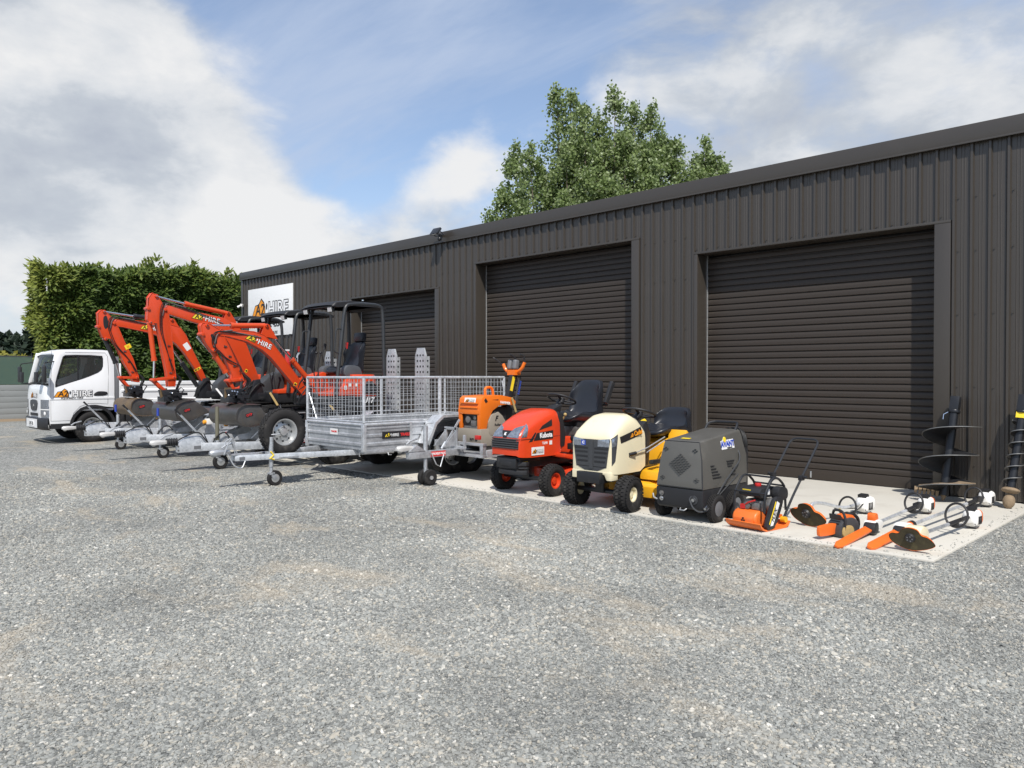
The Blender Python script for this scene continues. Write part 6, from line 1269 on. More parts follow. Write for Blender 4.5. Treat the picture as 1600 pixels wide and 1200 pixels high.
for z, a0, a1 in ((.525, .045, .185), (.575, .045, .198), (.625, .045, .21), (.668, .045, .22)):
    for s in (-1, 1): patch('grille_louvre', secs, [(s*a0, z), (s*a1, z), (s*a1, z+.020), (s*a0, z+.020)], 'front', M['black'], gk, .010, 4)
patch('grille_spine', secs, [(-.026, .45), (.026, .45), (.030, .77), (-.030, .77)], 'front', M['dkgrey'], gk, .016, 4)
for s in (-1, 1):
    v_ = 'left' if s > 0 else 'right'
    patch('headlight', secs, [(s*.09, .70), (s*.235, .70), (s*.24, .79), (s*.095, .772)], 'front', M['lens'], k2, .013, 6)
    patch('corner_vent', secs, [(.335, .50), (.275, .55), (.215, .835), (.335, .79)], v_, M['dkgrey'], k2, .004)
    patch('side_lamp', secs, [(.334, .70), (.265, .705), (.235, .815), (.334, .785)], v_, M['lens'], k2, .008)
    patch('name_panel', secs, [(.15, .735), (-.37, .815), (-.36, .90), (.175, .805)], v_, M['ink'], k2, .003, 12)
    wheel(k2, (0, s*.365, .19), .19, .17, .088, s, M['cream'], 'disc', True, yaw=R(6)); wheel(k2, (-1.22, s*.40, .245), .245, .23, .11, s, M['cream'], 'disc', True)
    mb = MB(); mb.prism([(-.40, .30), (-.46, .36), (-.90, .36), (-1.02, .55), (-1.05, .80), (-1.0, .84), (-.92, .60), (-.84, .44), (-.52, .42), (-.42, .40)], 'y', s*.22 if s > 0 else -.46, s*.46 if s > 0 else -.22); mb.build('footboard', M['yellow'], k2, bev=.015)
    mb = MB(); a = [(-1.22+.36*math.cos(R(q)), .38+.36*math.sin(R(q))) for q in range(20, 165, 12)]; b_ = [(-1.22+.33*math.cos(R(q)), .38+.33*math.sin(R(q))) for q in range(20, 165, 12)]; mb.prism(a+b_[::-1], 'y', s*.2 if s > 0 else -.50, s*.50 if s > 0 else -.2); mb.build('rear_fender', M['yellow'], k2, bev=.01)
flat([(x*.028, y*.028) for x, y in ((-1.1, -1), (1.1, -1), (1.1, 1), (-1.1, 1))], M['blue_print'], k2, plane_mw((.362, -.10, .735), (0, 1, 0), (0, 0, 1)), 'badge'); text('C', .042, M['white_print'], k2, plane_mw((.3655, -.10, .735), (0, 1, 0), (0, 0, 1)), .002)
text('Cub Cadet', .075, M['gold'], k2, plane_mw((-.19, .277, .846), (-1, 0, -.0), (.18, 0, 1)) if False else plane_mw((-.17, hood_y(secs, -.17, .826)+.007, .826), (-1, 0, .165), (.165, -.10, 1)), .002, .2)
text('LT1045', .036, M['dkgrey'], k2, plane_mw((-.16, .2745, .455), (-1, 0, 0), (0, 0, 1)), .001)
mb = MB(); mb.box(.10, .33, -.16, .16, .22, .335)
for k in range(5): mb.box(.33, .35, -.165, .165, .232+k*.022, .242+k*.022)
mb.build('front_guard', M['black'], k2, bev=.006)
mb = MB(); mb.box(-1.45, .25, -.16, .16, .30, .42); mb.cyl((0, -.34, .19), (0, .34, .19), .028, n=10); mb.box(-.05, .05, -.06, .06, .18, .36); mb.build('chassis', M['black_metal'], k2, bev=.008)
mb = MB(); mb.prism([(-.44, .92), (-.52, .96), (-.60, .80), (-.56, .45), (-.44, .45)], 'y', -.24, .24); mb.build('dash_panel', M['black'], k2, bev=.02)
mb = MB(); mb.prism([(-.86, .36), (-.92, .68), (-1.02, .74), (-1.62, .74), (-1.66, .5)], 'y', -.235, .235); mb.build('seat_pan', M['yellow'], k2, bev=.03)
mb = MB(); mb.lathe([(.001, .02), (.25, .02), (.31, 0), (.32, -.09), (.30, -.11)], (-.62, .20, .26), (0, 0, 1), 24); mb.lathe([(.001, .02), (.25, .02), (.31, 0), (.32, -.09), (.30, -.11)], (-.62, -.20, .26), (0, 0, 1), 24); mb.box(-.80, -.30, .30, .54, .12, .24); mb.build('cutting_deck', M['yellow'], k2, bev=.006)
mb = MB(); seat_shell(mb, -.86, .745, .50, .56, .33, .08, .08); mb.build('seat', M['vinyl'], k2, smooth=80)
mb = MB(); mb.cyl((-.50, 0, .88), (-.68, 0, 1.01), .04, n=12); mb.build('steering_column', M['black'], k2)
steering_wheel(k2, (-.70, 0, 1.035), .19, R(-18))
mb = MB(); mb.tube([(-.46, .275, .60), (-.78, .30, .72)], .007, 6); mb.build('lift_rod', M['galv'], k2); mb = MB(); mb.cyl((-.12, .278, .60), (-.22, .30, .615), .020, n=10); mb.build('lever_knob', M['black'], k2)
mb = MB(); mb.tube([(-.20, .295, .613), (-.46, .29, .66), (-.80, .29, .76)], .007, 6); mb.build('lever_rod', M['galv'], k2)
mb = MB(); mb.cbox((-.52, .36, .50), (.20, .06, .05)); mb.build('foot_pedal', M['black'], k2, bev=.012)
mb = MB(); mb.cyl((-.62, .10, .93), (-.62, .14, .945), .03, n=10); mb.build('fuel_cap', M['yellow_print'], k2)

def shorten(t, names, x0, kx, ky):      # SHORTEN: pull the bonnet group in towards the dash
    m_ = Matrix.Translation((x0, 0, 0)) @ Matrix.Diagonal((kx, ky, 1, 1)) @ Matrix.Translation((-x0, 0, 0))
    for c in list(t.children):
        if c.name.split('.')[0] in names: c.matrix_local = m_ @ c.matrix_local
BON = {'bonnet', 'grille', 'headlight', 'side_lamp', 'bonnet_vent', 'name_panel', 'name_flash', 'bonnet_badge', 'lettering', 'data_label', 'hire_label', 'logo_house', 'logo_house_fill', 'logo_figures', 'logo_word', 'logo_word_edge', 'logo_digger', 'front_bumper', 'grille_chin', 'corner_vent', 'badge', 'bumper_skirt', 'front_guard'}
shorten(k1, BON, -.345, .90, 1.0); shorten(k2, BON, -.46, .80, 1.05)

# ================================================================== HOT WATER PRESSURE WASHER
M['washer'] = mat('grey_brown_metallic_paint', (.125, .120, .108), .42, .3, .08, 5, dirt=(.24, .22, .19), dirt_amt=.10, dscale=5, coat=.1)
wz = thing('pressure_washer', 'grey and black four wheeled hot water pressure washer', 'pressure washer', (-4.335, -3.69, .014), NOSE)
def ring4(x0, x1, hw_, z): return [(x0, -hw_, z), (x0, hw_, z), (x1, hw_, z), (x1, -hw_, z)]
mb = MB(); mb.loft([ring4(.0, -.88, .272, .335), ring4(-.012, -.90, .268, .42), ring4(-.03, -.93, .245, .62), [(-.05, -.205, .80), (-.05, .205, .80), (-.86, .205, .885), (-.86, -.205, .885)], [(-.065, -.19, .812), (-.065, .19, .812), (-.84, .19, .90), (-.84, -.19, .90)]]); wb = mb.build('hood', M['washer'], wz, bev=.014)
mb = MB(); mb.loft([ring4(-.02, -.86, .25, .125), ring4(-.005, -.88, .274, .15), ring4(.0, -.89, .276, .333)]); mb.build('tub', M['black'], wz, bev=.015)
mb = MB(); mb.tube([(.003, -.268, .345), (.003, .268, .345)], .004, 4); mb.tube([(-.003, .27, .34), (-.012, .262, .45), (-.03, .245, .62), (-.055, .203, .803), (-.055, -.203, .803)], .006, 5); mb.build('panel_seam', M['black'], wz)
def front_pt(y, z): t_ = (z-.335)/(.80-.335); return (-.05*t_**1.6+.003, y, z)
mb = MB()
for r_ in range(-7, 8):
    for c_ in range(-7, 8):
        if (abs(r_)+abs(c_)) <= 7 and (r_+c_) % 2 == 0: p = front_pt(c_*.0195, .575+r_*.0165); mb.cbox(p, (.006, .019, .0062))
for (yy, z) in ((-.18, .72), (.165, .72), (-.20, .43), (.20, .43)):
    for (a, b_) in ((0, .014), (-.02, 0), (.02, 0), (0, -.014)): mb.cbox(front_pt(yy+a, z+b_), (.006, .019, .0062))
tag(mb.build('front_vents', M['black'], wz), kind='stuff')
def side_y(z, x=-.3): return np.interp(z, (.335, .42, .62, .80+.085*min(1, max(0, (-x-.05)/.75))), (.272, .268, .245, .205))
for (x, z, w_) in ((-.20, .44, .16), (-.195, .47, .14), (-.19, .50, .115), (-.185, .53, .09), (-.18, .56, .065), (-.50, .585, .15), (-.505, .56, .12), (-.51, .535, .08), (-.60, .505, .05), (-.585, .475, .07), (-.57, .445, .08)):
    mb = MB(); mb.cbox((x-w_/2, side_y(z, x)+.002, z), (w_, .012, .011)); mb.build('side_vent', M['black'], wz)
aw = plane_mw((-.56, side_y(.755, -.56)+.004, .755), (-1, 0, .03), (0, -.18, 1)); flat([(-.13, -.045), (.13, -.045), (.125, .05), (-.02, .05), (-.06, .085), (-.09, .05), (-.13, .045)], M['sticker'], wz, aw, 'maker_plate'); text('AVANT', .080, M['blue_print'], wz, off(aw, 0, .006, .003), .004); text('equipment', .024, M['ink'], wz, off(aw, .03, -.033, .003), .0006)
mb = MB(); mb.ball((0, 0, .004), .030, (1, 1, .12)); o_ = mb.build('maker_mark', M['yellow_print'], wz); o_.matrix_local = off(aw, -.05, .055)
for s in (-1, 1):
    for x in (-.20, -.57): wheel(wz, (x, s*.305, .138), .138, .085, .075, s, M['midgrey'], 'cap')
mb = MB(); mb.cyl((-.20, -.3, .138), (-.20, .3, .138), .016, n=8); mb.cyl((-.57, -.3, .138), (-.57, .3, .138), .016, n=8); mb.build('axle', M['galv'], wz)
mb = MB(); mb.tube(rounded([(-.78, -.18, .86), (-.86, -.18, .955), (-.92, -.12, .965), (-.92, .12, .965), (-.86, .18, .955), (-.78, .18, .86)], .05, 4), .014, 8); mb.build('push_handle', M['black_metal'], wz)
mb = MB()
for k in range(9): mb.tube([(-.93-.010*k+.04*math.cos(a), .03+.10*math.cos(a)+.012*k, .74+.16*math.sin(a)-.01*(k % 3)) for a in np.linspace(0, 2*math.pi, 26, endpoint=False)], .010, 6, closed=True)
mb.build('hose_coil', M['cable'], wz)
mb = MB(); mb.tube(rounded([(-.80, .19, .74), (-.74, .285, .60), (-.40, .30, .40), (-.12, .31, .20), (-.03, .305, .135), (.03, .25, .12), (.05, .19, .16), (.03, .14, .24), (.02, .16, .27)], .08, 5), .008, 6); mb.build('hose', M['dkgrey'], wz)
mb = MB(); mb.tube([(-.70, .275, .44), (-.13, .30, .20)], .006, 6); mb.build('lance_wand', M['dkgrey'], wz)
mb = MB(); mb.box(-1.0, -.885, -.23, .23, .15, .70); mb.build('rear_housing', M['black'], wz, bev=.02)
for (y, z, r_, m_) in ((-.205, .265, .026, 'engine'), (-.205, .21, .024, 'chrome'), (.175, .23, .045, 'dkgrey')):
    mb = MB(); mb.lathe([(.001, .02), (r_*.5, .02), (r_*.6, .008), (r_, .008), (r_, 0)], (.0, y, z), (1, 0, 0), 18); mb.build('front_port', M[m_], wz)
mb = MB(); mb.cyl((.0, .175, .23), (.028, .175, .23), .018, n=10); mb.cyl((-.03, .30, .175), (.02, .31, .16), .014, n=8); mb.build('hose_coupling', M['chrome'], wz)
mb = MB(); mb.tube([(.0, .02, .135), (.03, .03, .12), (.03, .08, .12), (0, .09, .135)], .006, 6); mb.tube([(.02, -.25, .20), (.05, -.27, .22), (.05, -.28, .26)], .008, 6); mb.build('towing_eye', M['galv'], wz)
flat(rect(.10, .045), M['yellow_print'], wz, plane_mw((-.16, -.02, .828), (0, 1, 0), (-1, 0, .12)), 'top_label')
# ================================================================== PLATE COMPACTOR
pc = thing('plate_compactor', 'orange plate compactor with black engine and folding handle', 'compactor', (-3.62, -3.40, .014), R(-97)); pc.scale = (.84, .84, .84)
mb = MB(); prof = [(.31, .095), (.29, .055), (.24, .018), (.18, .0), (-.20, .0), (-.25, .02), (-.29, .07), (-.27, .075), (-.23, .035), (-.18, .018), (.17, .018), (.23, .035), (.275, .07), (.295, .10)]
mb.prism(prof, 'y', -.235, .235); mb.build('base_plate', M['comp_orange'], pc, bev=.004)
mb = MB(); rings = []
for (y, k) in ((-.20, .8), (-.18, 1), (.10, 1), (.12, .8)): rings.append([(.13+.11*k*math.cos(a), y, .115+.10*k*math.sin(a)) for a in np.linspace(0, 2*math.pi, 20, endpoint=False)])
mb.loft(rings); mb.prism([(.255, .02), (.25, .13), (.20, .20), (.02, .20), (-.02, .10), (-.02, .02)], 'y', -.17, .09); mb.build('exciter_housing', M['comp_orange'], pc, bev=.015)
text('☢', .10, M['ink'], pc, plane_mw((.259, -.02, .11), (0, 1, 0), (0, 0, 1)), .002) if False else None
for k in range(3): a = R(90+120*k); flat([(.010*math.cos(a-.9), .010*math.sin(a-.9)), (.030*math.cos(a-.5), .030*math.sin(a-.5)), (.030*math.cos(a+.5), .030*math.sin(a+.5)), (.010*math.cos(a+.9), .010*math.sin(a+.9))], M['ink'], pc, plane_mw((.254, -.03, .11), (0, 1, 0), (0, 0, 1)), 'trefoil_mark')
mb = MB(); mb.box(-.26, .02, -.19, .15, .10, .14); mb.box(-.22, -.02, -.15, .11, .14, .20); mb.build('engine_deck', M['comp_orange'], pc, bev=.01)
mb = MB(); mb.box(-.18, .10, -.13, .12, .20, .32); mb.cyl((-.03, .12, .27), (-.03, .19, .27), .085, n=24); mb.cyl((.10, -.05, .26), (.16, -.05, .26), .045, n=14); mb.box(.06, .14, .0, .10, .22, .30); mb.build('engine', M['engine'], pc, bev=.01)
mb = MB(); mb.prism(smooth_poly([(.13, .36), (.14, .44), (.05, .47), (-.15, .47), (-.22, .44), (-.22, .36)], 3), 'y', -.16, .12); mb.build('fuel_tank', M['black'], pc, bev=.015)
mb = MB(); mb.cyl((-.02, -.02, .47), (-.02, -.02, .505), .038, n=16); mb.build('fuel_cap', M['red'], pc, bev=.006)
mb = MB(); mb.prism(smooth_poly([(-.08, .33), (-.08, .46), (-.20, .47), (-.26, .42), (-.24, .33)], 3), 'y', .12, .22); mb.build('air_filter', M['black'], pc, bev=.012)
flat(rect(.11, .06), M['yellow_print'], pc, plane_mw((.143, -.06, .415), (0, 1, 0), (0, 0, 1)), 'warning_label'); flat(rect(.04, .065), M['sticker'], pc, plane_mw((-.02, .1215, .42), (-1, 0, 0), (0, 0, 1)), 'model_label')
mb = MB(); mb.box(.10, .17, -.13, -.07, .22, .27); mb.tube([(.14, -.1, .25), (.17, -.02, .30), (.15, .06, .33)], .010, 6); mb.build('spark_lead', M['red'], pc)
bg_ = [(.19, .05), (.10, .02), (.0, .08), (-.12, .30), (-.10, .36), (-.02, .37), (.06, .32)]
mb = MB(); mb.prism(smooth_poly(bg_, 3), 'y', .195, .245); mb.build('belt_guard', M['black'], pc, bev=.008)
flat([(.13, .06), (.08, .06), (-.05, .30), (.0, .33)], M['sticker'], pc, Matrix(((1, 0, 0, 0), (0, 0, 1, .2455), (0, 1, 0, 0), (0, 0, 0, 1))), 'guard_label'); text('FLEX', .07, M['ink'], pc, plane_mw((.055, .2475, .175), (-.48, 0, .88), (.88, 0, .48)), .002, .2)
flat([(.155, .085), (.14, .075), (.015, .32), (.03, .33)], M['yellow_print'], pc, Matrix(((1, 0, 0, 0), (0, 0, 1, .2455), (0, 1, 0, 0), (0, 0, 0, 1))), 'guard_stripe')
for s in (-1, 1):
    y = s*.20
    mb = MB(); mb.tube(rounded([(.18, y, .20), (.17, y, .42), (.03, y, .58), (-.08, y, .585), (-.22, y, .48), (-.24, y, .20)], .07, 5), .014, 8); mb.build('frame_hoop', M['black_metal'], pc)
mb = MB()
for p in ((.17, .42), (-.03, .588), (-.22, .48)): mb.cyl((p[0], -.20, p[1]), (p[0], .20, p[1]), .011, n=8)
mb.build('frame_bar', M['black_metal'], pc)
mb = MB(); mb.tube(rounded([(-.21, -.19, .10), (-.40, -.19, .34), (-.98, -.19, .97), (-.98, .19, .97), (-.40, .19, .34), (-.21, .19, .10)], .10, 6), .0145, 10); mb.build('handle', M['black_metal'], pc)
for s in (-1, 1):
    mb = MB(); mb.cbox((-.58, s*.19, .54), (.07, .05, .06)); mb.cyl((-.58, s*.21, .545), (-.58, s*.26, .555), .020, n=8); mb.build('handle_knob', M['black'], pc, bev=.01)
    mb = MB(); mb.cyl((-.22, s*.16, .09), (-.22, s*.22, .09), .035, n=12); mb.build('rubber_mount', M['yellow'] if s > 0 else M['black'], pc)

# ================================================================== HAND TOOLS LYING ON THE CONCRETE
PZ = .014
def local_tool(name, label, cat, tail, tip):
    """tool lying from its motor end (tail) to its working end (tip): local x runs tail -> tip"""
    a = math.atan2(tip[1]-tail[1], tip[0]-tail[0]); L_ = math.hypot(tip[0]-tail[0], tip[1]-tail[1])
    return thing(name, label, cat, (tail[0], tail[1], PZ), a), L_
def motor(t, x, z, orange=True, sc=1.0):
    sc *= .90; z -= .008; n = 28
    def rg_(dx, ry, rz, oz=0.0, e=.62):
        return [(x+dx*sc, ry*sc*math.copysign(abs(math.cos(a))**e, math.cos(a)), z+oz*sc+rz*sc*math.copysign(abs(math.sin(a))**e, math.sin(a))) for a in np.linspace(0, 2*math.pi, n, endpoint=False)]
    mb = MB(); mb.loft([rg_(-.085, .075, .085), rg_(-.078, .082, .092), rg_(.0, .084, .095, .0), rg_(.045, .075, .082, -.004), rg_(.06, .05, .055, -.01), rg_(.105, .036, .036, -.005)]); hs = mb.build('engine_housing', M['white_plastic'], t, bev=.003, smooth=40)
    mb = MB(); mb.loft([rg_(-.150, .045, .05), rg_(-.142, .072, .08), rg_(-.10, .080, .09), rg_(-.088, .078, .088)]); mb.build('engine_cover', M['tool_orange'] if orange else M['white_plastic'], t, smooth=40)
    for k in range(5):
        mb = MB(); mb.cbox((x-.055*sc+k*.020*sc, .083*sc, z-.015*sc), (.008*sc, .006, .085*sc)); mb.build('cooling_slot', M['black'], hs)
    mb = MB(); mb.prism([(x+.03*sc, z+.05*sc), (x+.05*sc, z+.115*sc), (x-.04*sc, z+.125*sc), (x-.06*sc, z+.085*sc)], 'y', -.05*sc, .045*sc); mb.build('engine_intake', M['black'], t, bev=.008)
    mb = MB(); mb.cyl((x-.02*sc, -.088*sc, z-.02*sc), (x-.02*sc, -.070*sc, z-.02*sc), .05*sc, n=16); mb.prism([(x+.06*sc, z-.05*sc), (x+.03*sc, z-.098*sc), (x-.07*sc, z-.098*sc), (x-.08*sc, z-.06*sc)], 'y', -.06*sc, .06*sc); mb.build('fuel_tank', M['midgrey'], t, bev=.006)
def loop_handle(t, x, z, r=.115, tilt=12):
    r *= .88
    mb = MB(); m = Matrix.Translation((x, 0, z)) @ Matrix.Rotation(R(tilt), 4, 'Y'); mb.tube([(0, r*.86*math.cos(a), r*math.sin(a)+r*.45) for a in np.linspace(0, 2*math.pi, 28, endpoint=False)], .0108, 8, closed=True); mb.xf(m); mb.cbox((x, 0, z-.03), (.05, .04, .05)); mb.build('loop_handle', M['black'], t)
def guard(t, x, z, face, mm, dirt, sc=1.0):
    """fan-shaped cutting guard standing on its edge, hollow side to +x"""
    e = bpy.data.objects.new('cutting_guard', None); COL.objects.link(e); e.parent = t; e.matrix_local = Matrix.Translation((x, 0, z)) @ Matrix.Rotation(R(face), 4, 'Z') @ Matrix.Rotation(R(18), 4, 'Y') @ Matrix.Scale(sc, 4)
    out = [(-.21, .01), (-.175, .045), (-.11, .05), (-.075, .105), (.0, .125), (.075, .105), (.11, .05), (.175, .03), (.235, -.035), (.21, -.075), (.12, -.115), (0, -.135), (-.12, -.10), (-.19, -.05)]
    P = smooth_poly(out, 3); mb = MB(); mb.loft([[(0.0, y, z_) for y, z_ in P], [(-.035, y*.90, z_*.88+.005) for y, z_ in P], [(-.05, y*.5, z_*.5) for y, z_ in P]], cap=False); mb.loft([[(-.05, y*.5, z_*.5) for y, z_ in P], [(-.052, y*.05, z_*.05) for y, z_ in P]]); mb.build('shell', mm, e, smooth=50)
    mb = MB(); mb.loft([[(-.001, y*.975, z_*.97) for y, z_ in P], [(-.030, y*.86, z_*.84) for y, z_ in P], [(-.032, y*.05, z_*.05) for y, z_ in P]]); mb.build('underside', dirt, e, smooth=50)
    mb = MB(); mb.cyl((-.03, 0, .01), (.025, 0, .01), .060, .045, n=20); mb.build('line_head', M['black'], e, bev=.006)
    mb = MB()
    for k in range(5): a = 2*math.pi*k/5; mb.cbox((.026, .026*math.cos(a), .01+.026*math.sin(a)), (.006, .012, .012))
    mb.build('head_lugs', M['midgrey'], e)
M['grassy'] = mat('grass_stained_underside', (.055, .045, .022), .85, 0, .4, 18, dirt=(.14, .12, .05), dirt_amt=.3, dscale=14, bump=.3)
# A: bent-shaft line trimmer
a_, L_ = local_tool('line_trimmer', 'line trimmer with curved bare metal shaft and orange guard beside the compactor', 'line trimmer', (-3.17, -1.95), (-3.30, -3.14))
motor(a_, .0, .11, orange=False); loop_handle(a_, .34, .06, .12, -10)
mb = MB(); mb.tube(rounded([(.05, 0, .12), (.42, 0, .10), (.82, 0, .20), (1.02, 0, .22), (1.10, 0, .12)], .16, 6), .0165, 8); mb.build('shaft', M['galv_bright'], a_)
mb = MB(); mb.tube([(.48, 0, .115), (.66, 0, .16)], .0145, 8); mb.build('shaft_label', M['yellow_print'], a_)
mb = MB(); mb.tube([(-.05, -.05, .05), (.02, -.2, .03), (.03, -.27, .035)], .006, 6); mb.ball((.03, -.29, .035), .024); mb.build('pull_stop', M['black'], a_)
guard(a_, 1.12, .120, -8, M['comp_orange'], M['grassy'], .92)
mb = MB(); mb.tube([(.30, .03, .05), (.20, .05, .08), (.08, .04, .12)], .006, 6); mb.build('throttle_cable', M['cable'], a_)
# B: chainsaw, bar forward
b_, L_ = local_tool('chainsaw', 'small chainsaw with orange bar cover standing on the concrete', 'chainsaw', (-2.87, -3.24), (-2.96, -3.62))
mb = MB(); mb.prism(smooth_poly([(.13, .0), (.14, .13), (.06, .19), (-.06, .20), (-.15, .15), (-.17, .05), (-.14, .0)], 3), 'y', -.085, .085); mb.build('body', M['dkgrey'], b_, bev=.012)
mb = MB(); mb.prism(smooth_poly([(.05, .17), (.02, .225), (-.08, .225), (-.13, .18), (-.08, .16)], 3), 'y', -.06, .06); mb.build('top_cover', M['tool_orange'], b_, bev=.01)
mb = MB(); mb.prism(smooth_poly([(.12, .02), (.12, .11), (.02, .13), (-.04, .10), (-.04, .02)], 3), 'y', .085, .105); mb.box(.02, .125, -.087, .087, .02, .07); mb.build('sprocket_cover', M['strap'], b_, bev=.006)
mb = MB(); mb.tube(rounded([(.10, .09, .06), (.09, .10, .20), (.07, .05, .28), (.06, -.07, .28), (.02, -.11, .16), (0, -.10, .03)], .05, 5), .014, 8); mb.build('front_handle', M['black'], b_)
mb = MB(); mb.tube(rounded([(-.02, .02, .20), (-.12, .02, .245), (-.25, .02, .16), (-.24, .02, .04), (-.12, .02, .015)], .07, 5), .018, 8); mb.build('rear_handle', M['black'], b_)
mb = MB(); mb.cbox((.125, 0, .215), (.016, .14, .06), Matrix.Rotation(R(14), 3, 'Y')); mb.build('hand_guard', M['black'], b_, bev=.012)
mb = MB(); mb.prism(smooth_poly([(.12, .045), (.12, .145), (.37, .145), (.405, .12), (.405, .06), (.37, .035)], 3), 'y', -.020, .020); mb.build('bar_cover', M['tool_orange'], b_, bev=.006)
for k in range(4): mb = MB(); mb.box(.126, .139, -.05, .05, .075+k*.022, .087+k*.022); mb.build('cooling_fin', M['black'], b_)
b_.scale = (.86, .86, .86)
# C, D: pole tools with orange scabbards
def pole_tool(label, tail, tip, cov, width, headx, loop_x, orange_head, cap_orange, slim):
    t, L_ = local_tool('pole_saw', label, 'pole saw', tail, tip)
    motor(t, 0, .11, orange=cap_orange, sc=.95)
    mb = MB(); mb.tube([(.08, 0, .12), (L_-cov-.12, 0, .085)], .0165, 8); mb.build('shaft', M['galv_bright'], t)
    mb = MB(); mb.tube([(.10, 0, .12), (loop_x+.22, 0, .11)], .020, 8); mb.cbox((loop_x-.12, 0, .12), (.16, .045, .06)); mb.build('shaft_grip', M['black'], t, bev=.006)
    loop_handle(t, loop_x, .115, .115, -14)
    hx_ = L_-cov-.06
    mb = MB(); mb.prism(smooth_poly([(hx_+.10, .03), (hx_+.08, .12), (hx_-.02, .135), (hx_-.10, .11), (hx_-.10, .05), (hx_, .03)], 3), 'y', -.055, .05); mb.build('gear_head', M['white_plastic'], t, bev=.01)
    mb = MB(); mb.prism(smooth_poly([(hx_+.13, .03), (hx_+.12, .10), (hx_+.04, .115), (hx_+.03, .03)], 3), 'y', -.045, .06); mb.build('head_cover', M['black'], t, bev=.008)
    mb = MB(); (mb.prism(smooth_poly([(hx_+.05, .11), (hx_+.055, .185), (hx_-.01, .19), (hx_-.025, .12)], 3), 'y', -.036, .036) if orange_head else mb.cyl((hx_-.17, 0, .088), (hx_-.09, 0, .085), .036, n=16)); mb.build('oil_tank', M['tool_orange'], t, bev=.008)
    if not orange_head: mb = MB(); mb.cyl((hx_-.22, 0, .09), (hx_-.16, 0, .088), .038, n=16); mb.build('collar', M['black'], t)
    mb = MB(); x0 = hx_+.10; ol = [(x0, -width/2), (x0+cov-.09, -width/2), (x0+cov-.02, -width*.22), (x0+cov-.02, width*.25), (x0+cov-.06, width/2), (x0, width/2)]
    mb.prism(ol, 'z', -.012, .012); mb.xf(Matrix.Translation((x0, 0, .062)) @ Matrix.Rotation(R(4), 4, 'Y') @ Matrix.Rotation(R(-22), 4, 'X') @ Matrix.Translation((-x0, 0, 0))); mb.build('scabbard', M['tool_orange'], t, bev=.006)
    return t
pole_tool('pole saw with orange tank on its head, beside the chainsaw', (-2.70, -1.50), (-2.71, -3.76), .76, .075, 0, .36, True, True, False)
pole_tool('longest pole saw, its white motor under the large auger', (-2.36, -.56), (-2.48, -3.64), .66, .085, 0, .42, False, False, False)
# E: straight-shaft brushcutter
e_, L_ = local_tool('brushcutter', 'straight shaft brushcutter with pale guard nearest the corner of the concrete', 'brushcutter', (-2.13, -2.02), (-2.20, -3.50))
motor(e_, 0, .11, True, .98); loop_handle(e_, .42, .13, .125, -14)
mb = MB(); mb.tube([(.08, 0, .12), (1.42, 0, .12)], .0165, 8); mb.build('shaft', M['galv'], e_); mb = MB(); mb.tube([(.10, 0, .12), (.62, 0, .12)], .020, 8); mb.build('shaft_grip', M['black'], e_)
mb = MB(); mb.prism(smooth_poly([(1.36, .07), (1.46, .10), (1.45, .19), (1.36, .21), (1.28, .16), (1.28, .10)], 3), 'y', -.07, .07); mb.build('gear_head', M['strap'] if False else M['cream'], e_, bev=.015)
guard(e_, 1.50, .115, 6, M['tool_orange'], M['grassy'], .80)

# ================================================================== AUGERS LEANING ON THE WALL
def helix(mb, r0, r1, z0, z1, turns, th, n=28, ph=0.0, jag=0.0):
    N_ = int(turns*n); v = []
    for i in range(N_+1):
        a = 2*math.pi*i/n+ph; z = z0+(z1-z0)*i/N_; rr = r1*(1+jag*math.sin(i*1.7))
        for (r_, dz) in ((r0, 0), (rr, 0), (rr, th), (r0, th)): v.append((r_*math.cos(a), r_*math.sin(a), z+dz))
    f = []
    for i in range(N_):
        for k in range(4): f.append((i*4+k, (i+1)*4+k, (i+1)*4+(k+1) % 4, i*4+(k+1) % 4))
    f += [(0, 1, 2, 3), tuple(N_*4+k for k in range(4))[::-1]]; mb.add(v, f)
M['auger_edge'] = mat('bare_auger_edge', (.24, .235, .22), .4, .6, .2, 20)
M['auger'] = mat('black_auger_paint', (.020, .021, .024), .35, .2, .3, 7, dirt=(.10, .09, .07), dirt_amt=.18, dscale=6)
ag = thing('earth_auger', 'large wide flight black earth auger leaning on the shed wall', 'auger', (-2.83, -.44, .02)); ag.rotation_euler = (R(-13.5), R(2.5), 0)
mb = MB(); mb.cyl((0, 0, .06), (0, 0, 1.08), .048, n=20); mb.build('shaft', M['auger'], ag)
mb = MB(); mb.box(-.05, .05, -.05, .05, 1.08, 1.25); mb.cyl((0, 0, 1.05), (0, 0, 1.085), .066, n=16); mb.build('drive_socket', M['auger'], ag, bev=.008)
mb = MB(); helix(mb, .045, .305, .10, .904, 2.4, .006, 30, R(217)); mb.build('flight', M['auger'], ag, smooth=50)
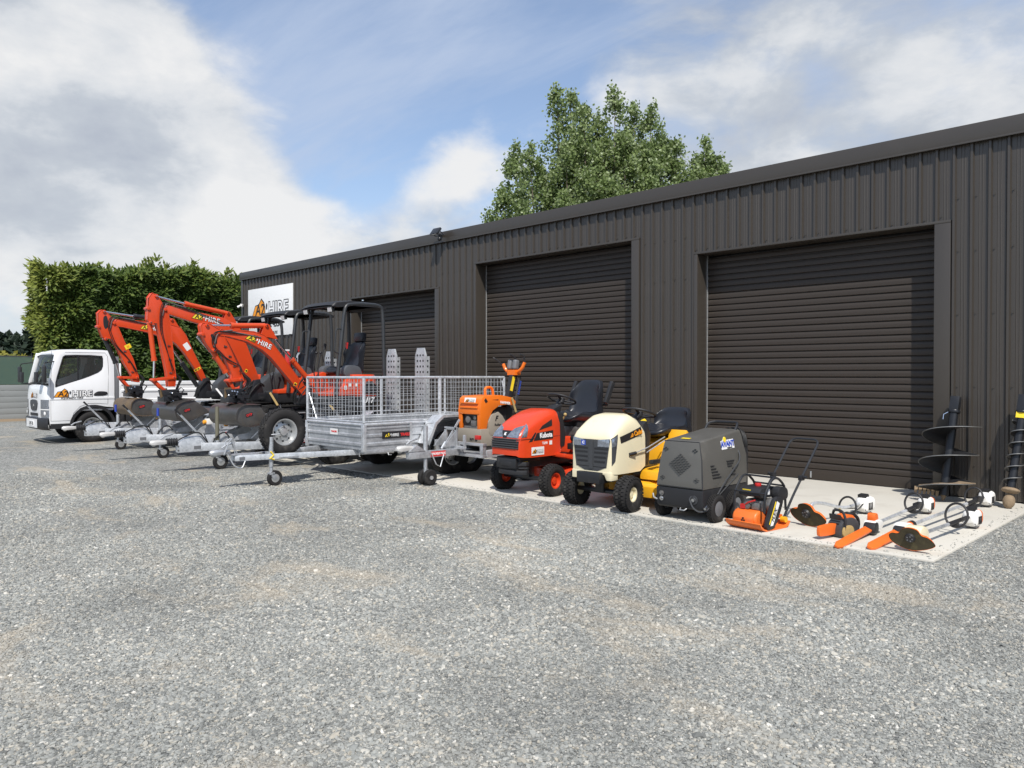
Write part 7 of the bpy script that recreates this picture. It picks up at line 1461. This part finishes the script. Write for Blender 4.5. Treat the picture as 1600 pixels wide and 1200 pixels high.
mb = MB(); helix(mb, .300, .310, .0995, .9035, 2.4, .009, 30, R(217)); mb.build('flight_edge', M['auger_edge'], ag, smooth=50)
mb = MB(); helix(mb, .14, .296, .107, .24, .40, .012, 30, R(217), .06); mb.build('caked_soil', M['soil'], ag)
for k in range(6):
    a = R(200+k*28); c_ = Vector((.10+.045*k)*np.array([math.cos(a), math.sin(a), 0])) if False else Vector(((.07+.045*k)*math.cos(R(205)), (.07+.045*k)*math.sin(R(205)), .085)); mb = MB(); mb.prism([(-.02, .03), (.02, .03), (.012, -.05), (-.012, -.05)], 'y', -.014, .014); mb.xf(Matrix.Translation(c_) @ Matrix.Rotation(R(25), 4, 'Z')); mb.build('tooth', M['soil'], ag, bev=.004)
mb = MB(); mb.cyl((0, 0, -.0), (0, 0, .10), .012, .045, n=10); mb.build('pilot', M['soil'], ag)
mb = MB(); mb.tube([(-.05, -.02, 1.06), (-.10, -.03, 1.02), (-.10, -.03, .96)], .008, 6); mb.build('pin_clip', M['chrome'], ag)
ar = thing('earth_auger', 'narrow tightly pitched black auger with yellow label leaning on the wall', 'auger', (-2.16, -.50, .02)); ar.rotation_euler = (R(-15), R(4), 0)
mb = MB(); mb.cyl((0, 0, .20), (0, 0, 1.12), .044, n=20); mb.build('shaft', M['auger'], ar)
mb = MB(); mb.box(-.055, .055, -.055, .055, 1.10, 1.29); mb.cyl((0, 0, 1.08), (0, 0, 1.105), .07, n=16); mb.build('drive_socket', M['auger'], ar, bev=.008)
mb = MB(); helix(mb, .042, .086, .22, .98, 5.6, .006, 24); mb.build('flight', M['auger'], ar, smooth=50)
mb = MB(); helix(mb, .082, .089, .2195, .9795, 5.6, .009, 24); mb.build('flight_edge', M['auger_edge'], ar, smooth=50)
mb = MB(); mb.box(-.05, .04, -.0505, -.048, 1.02, 1.09) ; mb.build('label', M['yellow_print'], ar)
mb = MB(); mb.ball((0, 0, .075), .062, (1, .9, 1.3), 14, 10); mb.ball((0, 0, .20), .075, (1.25, 1, .5), 14, 8); mb.build('mud_clod', M['soil'], ar)
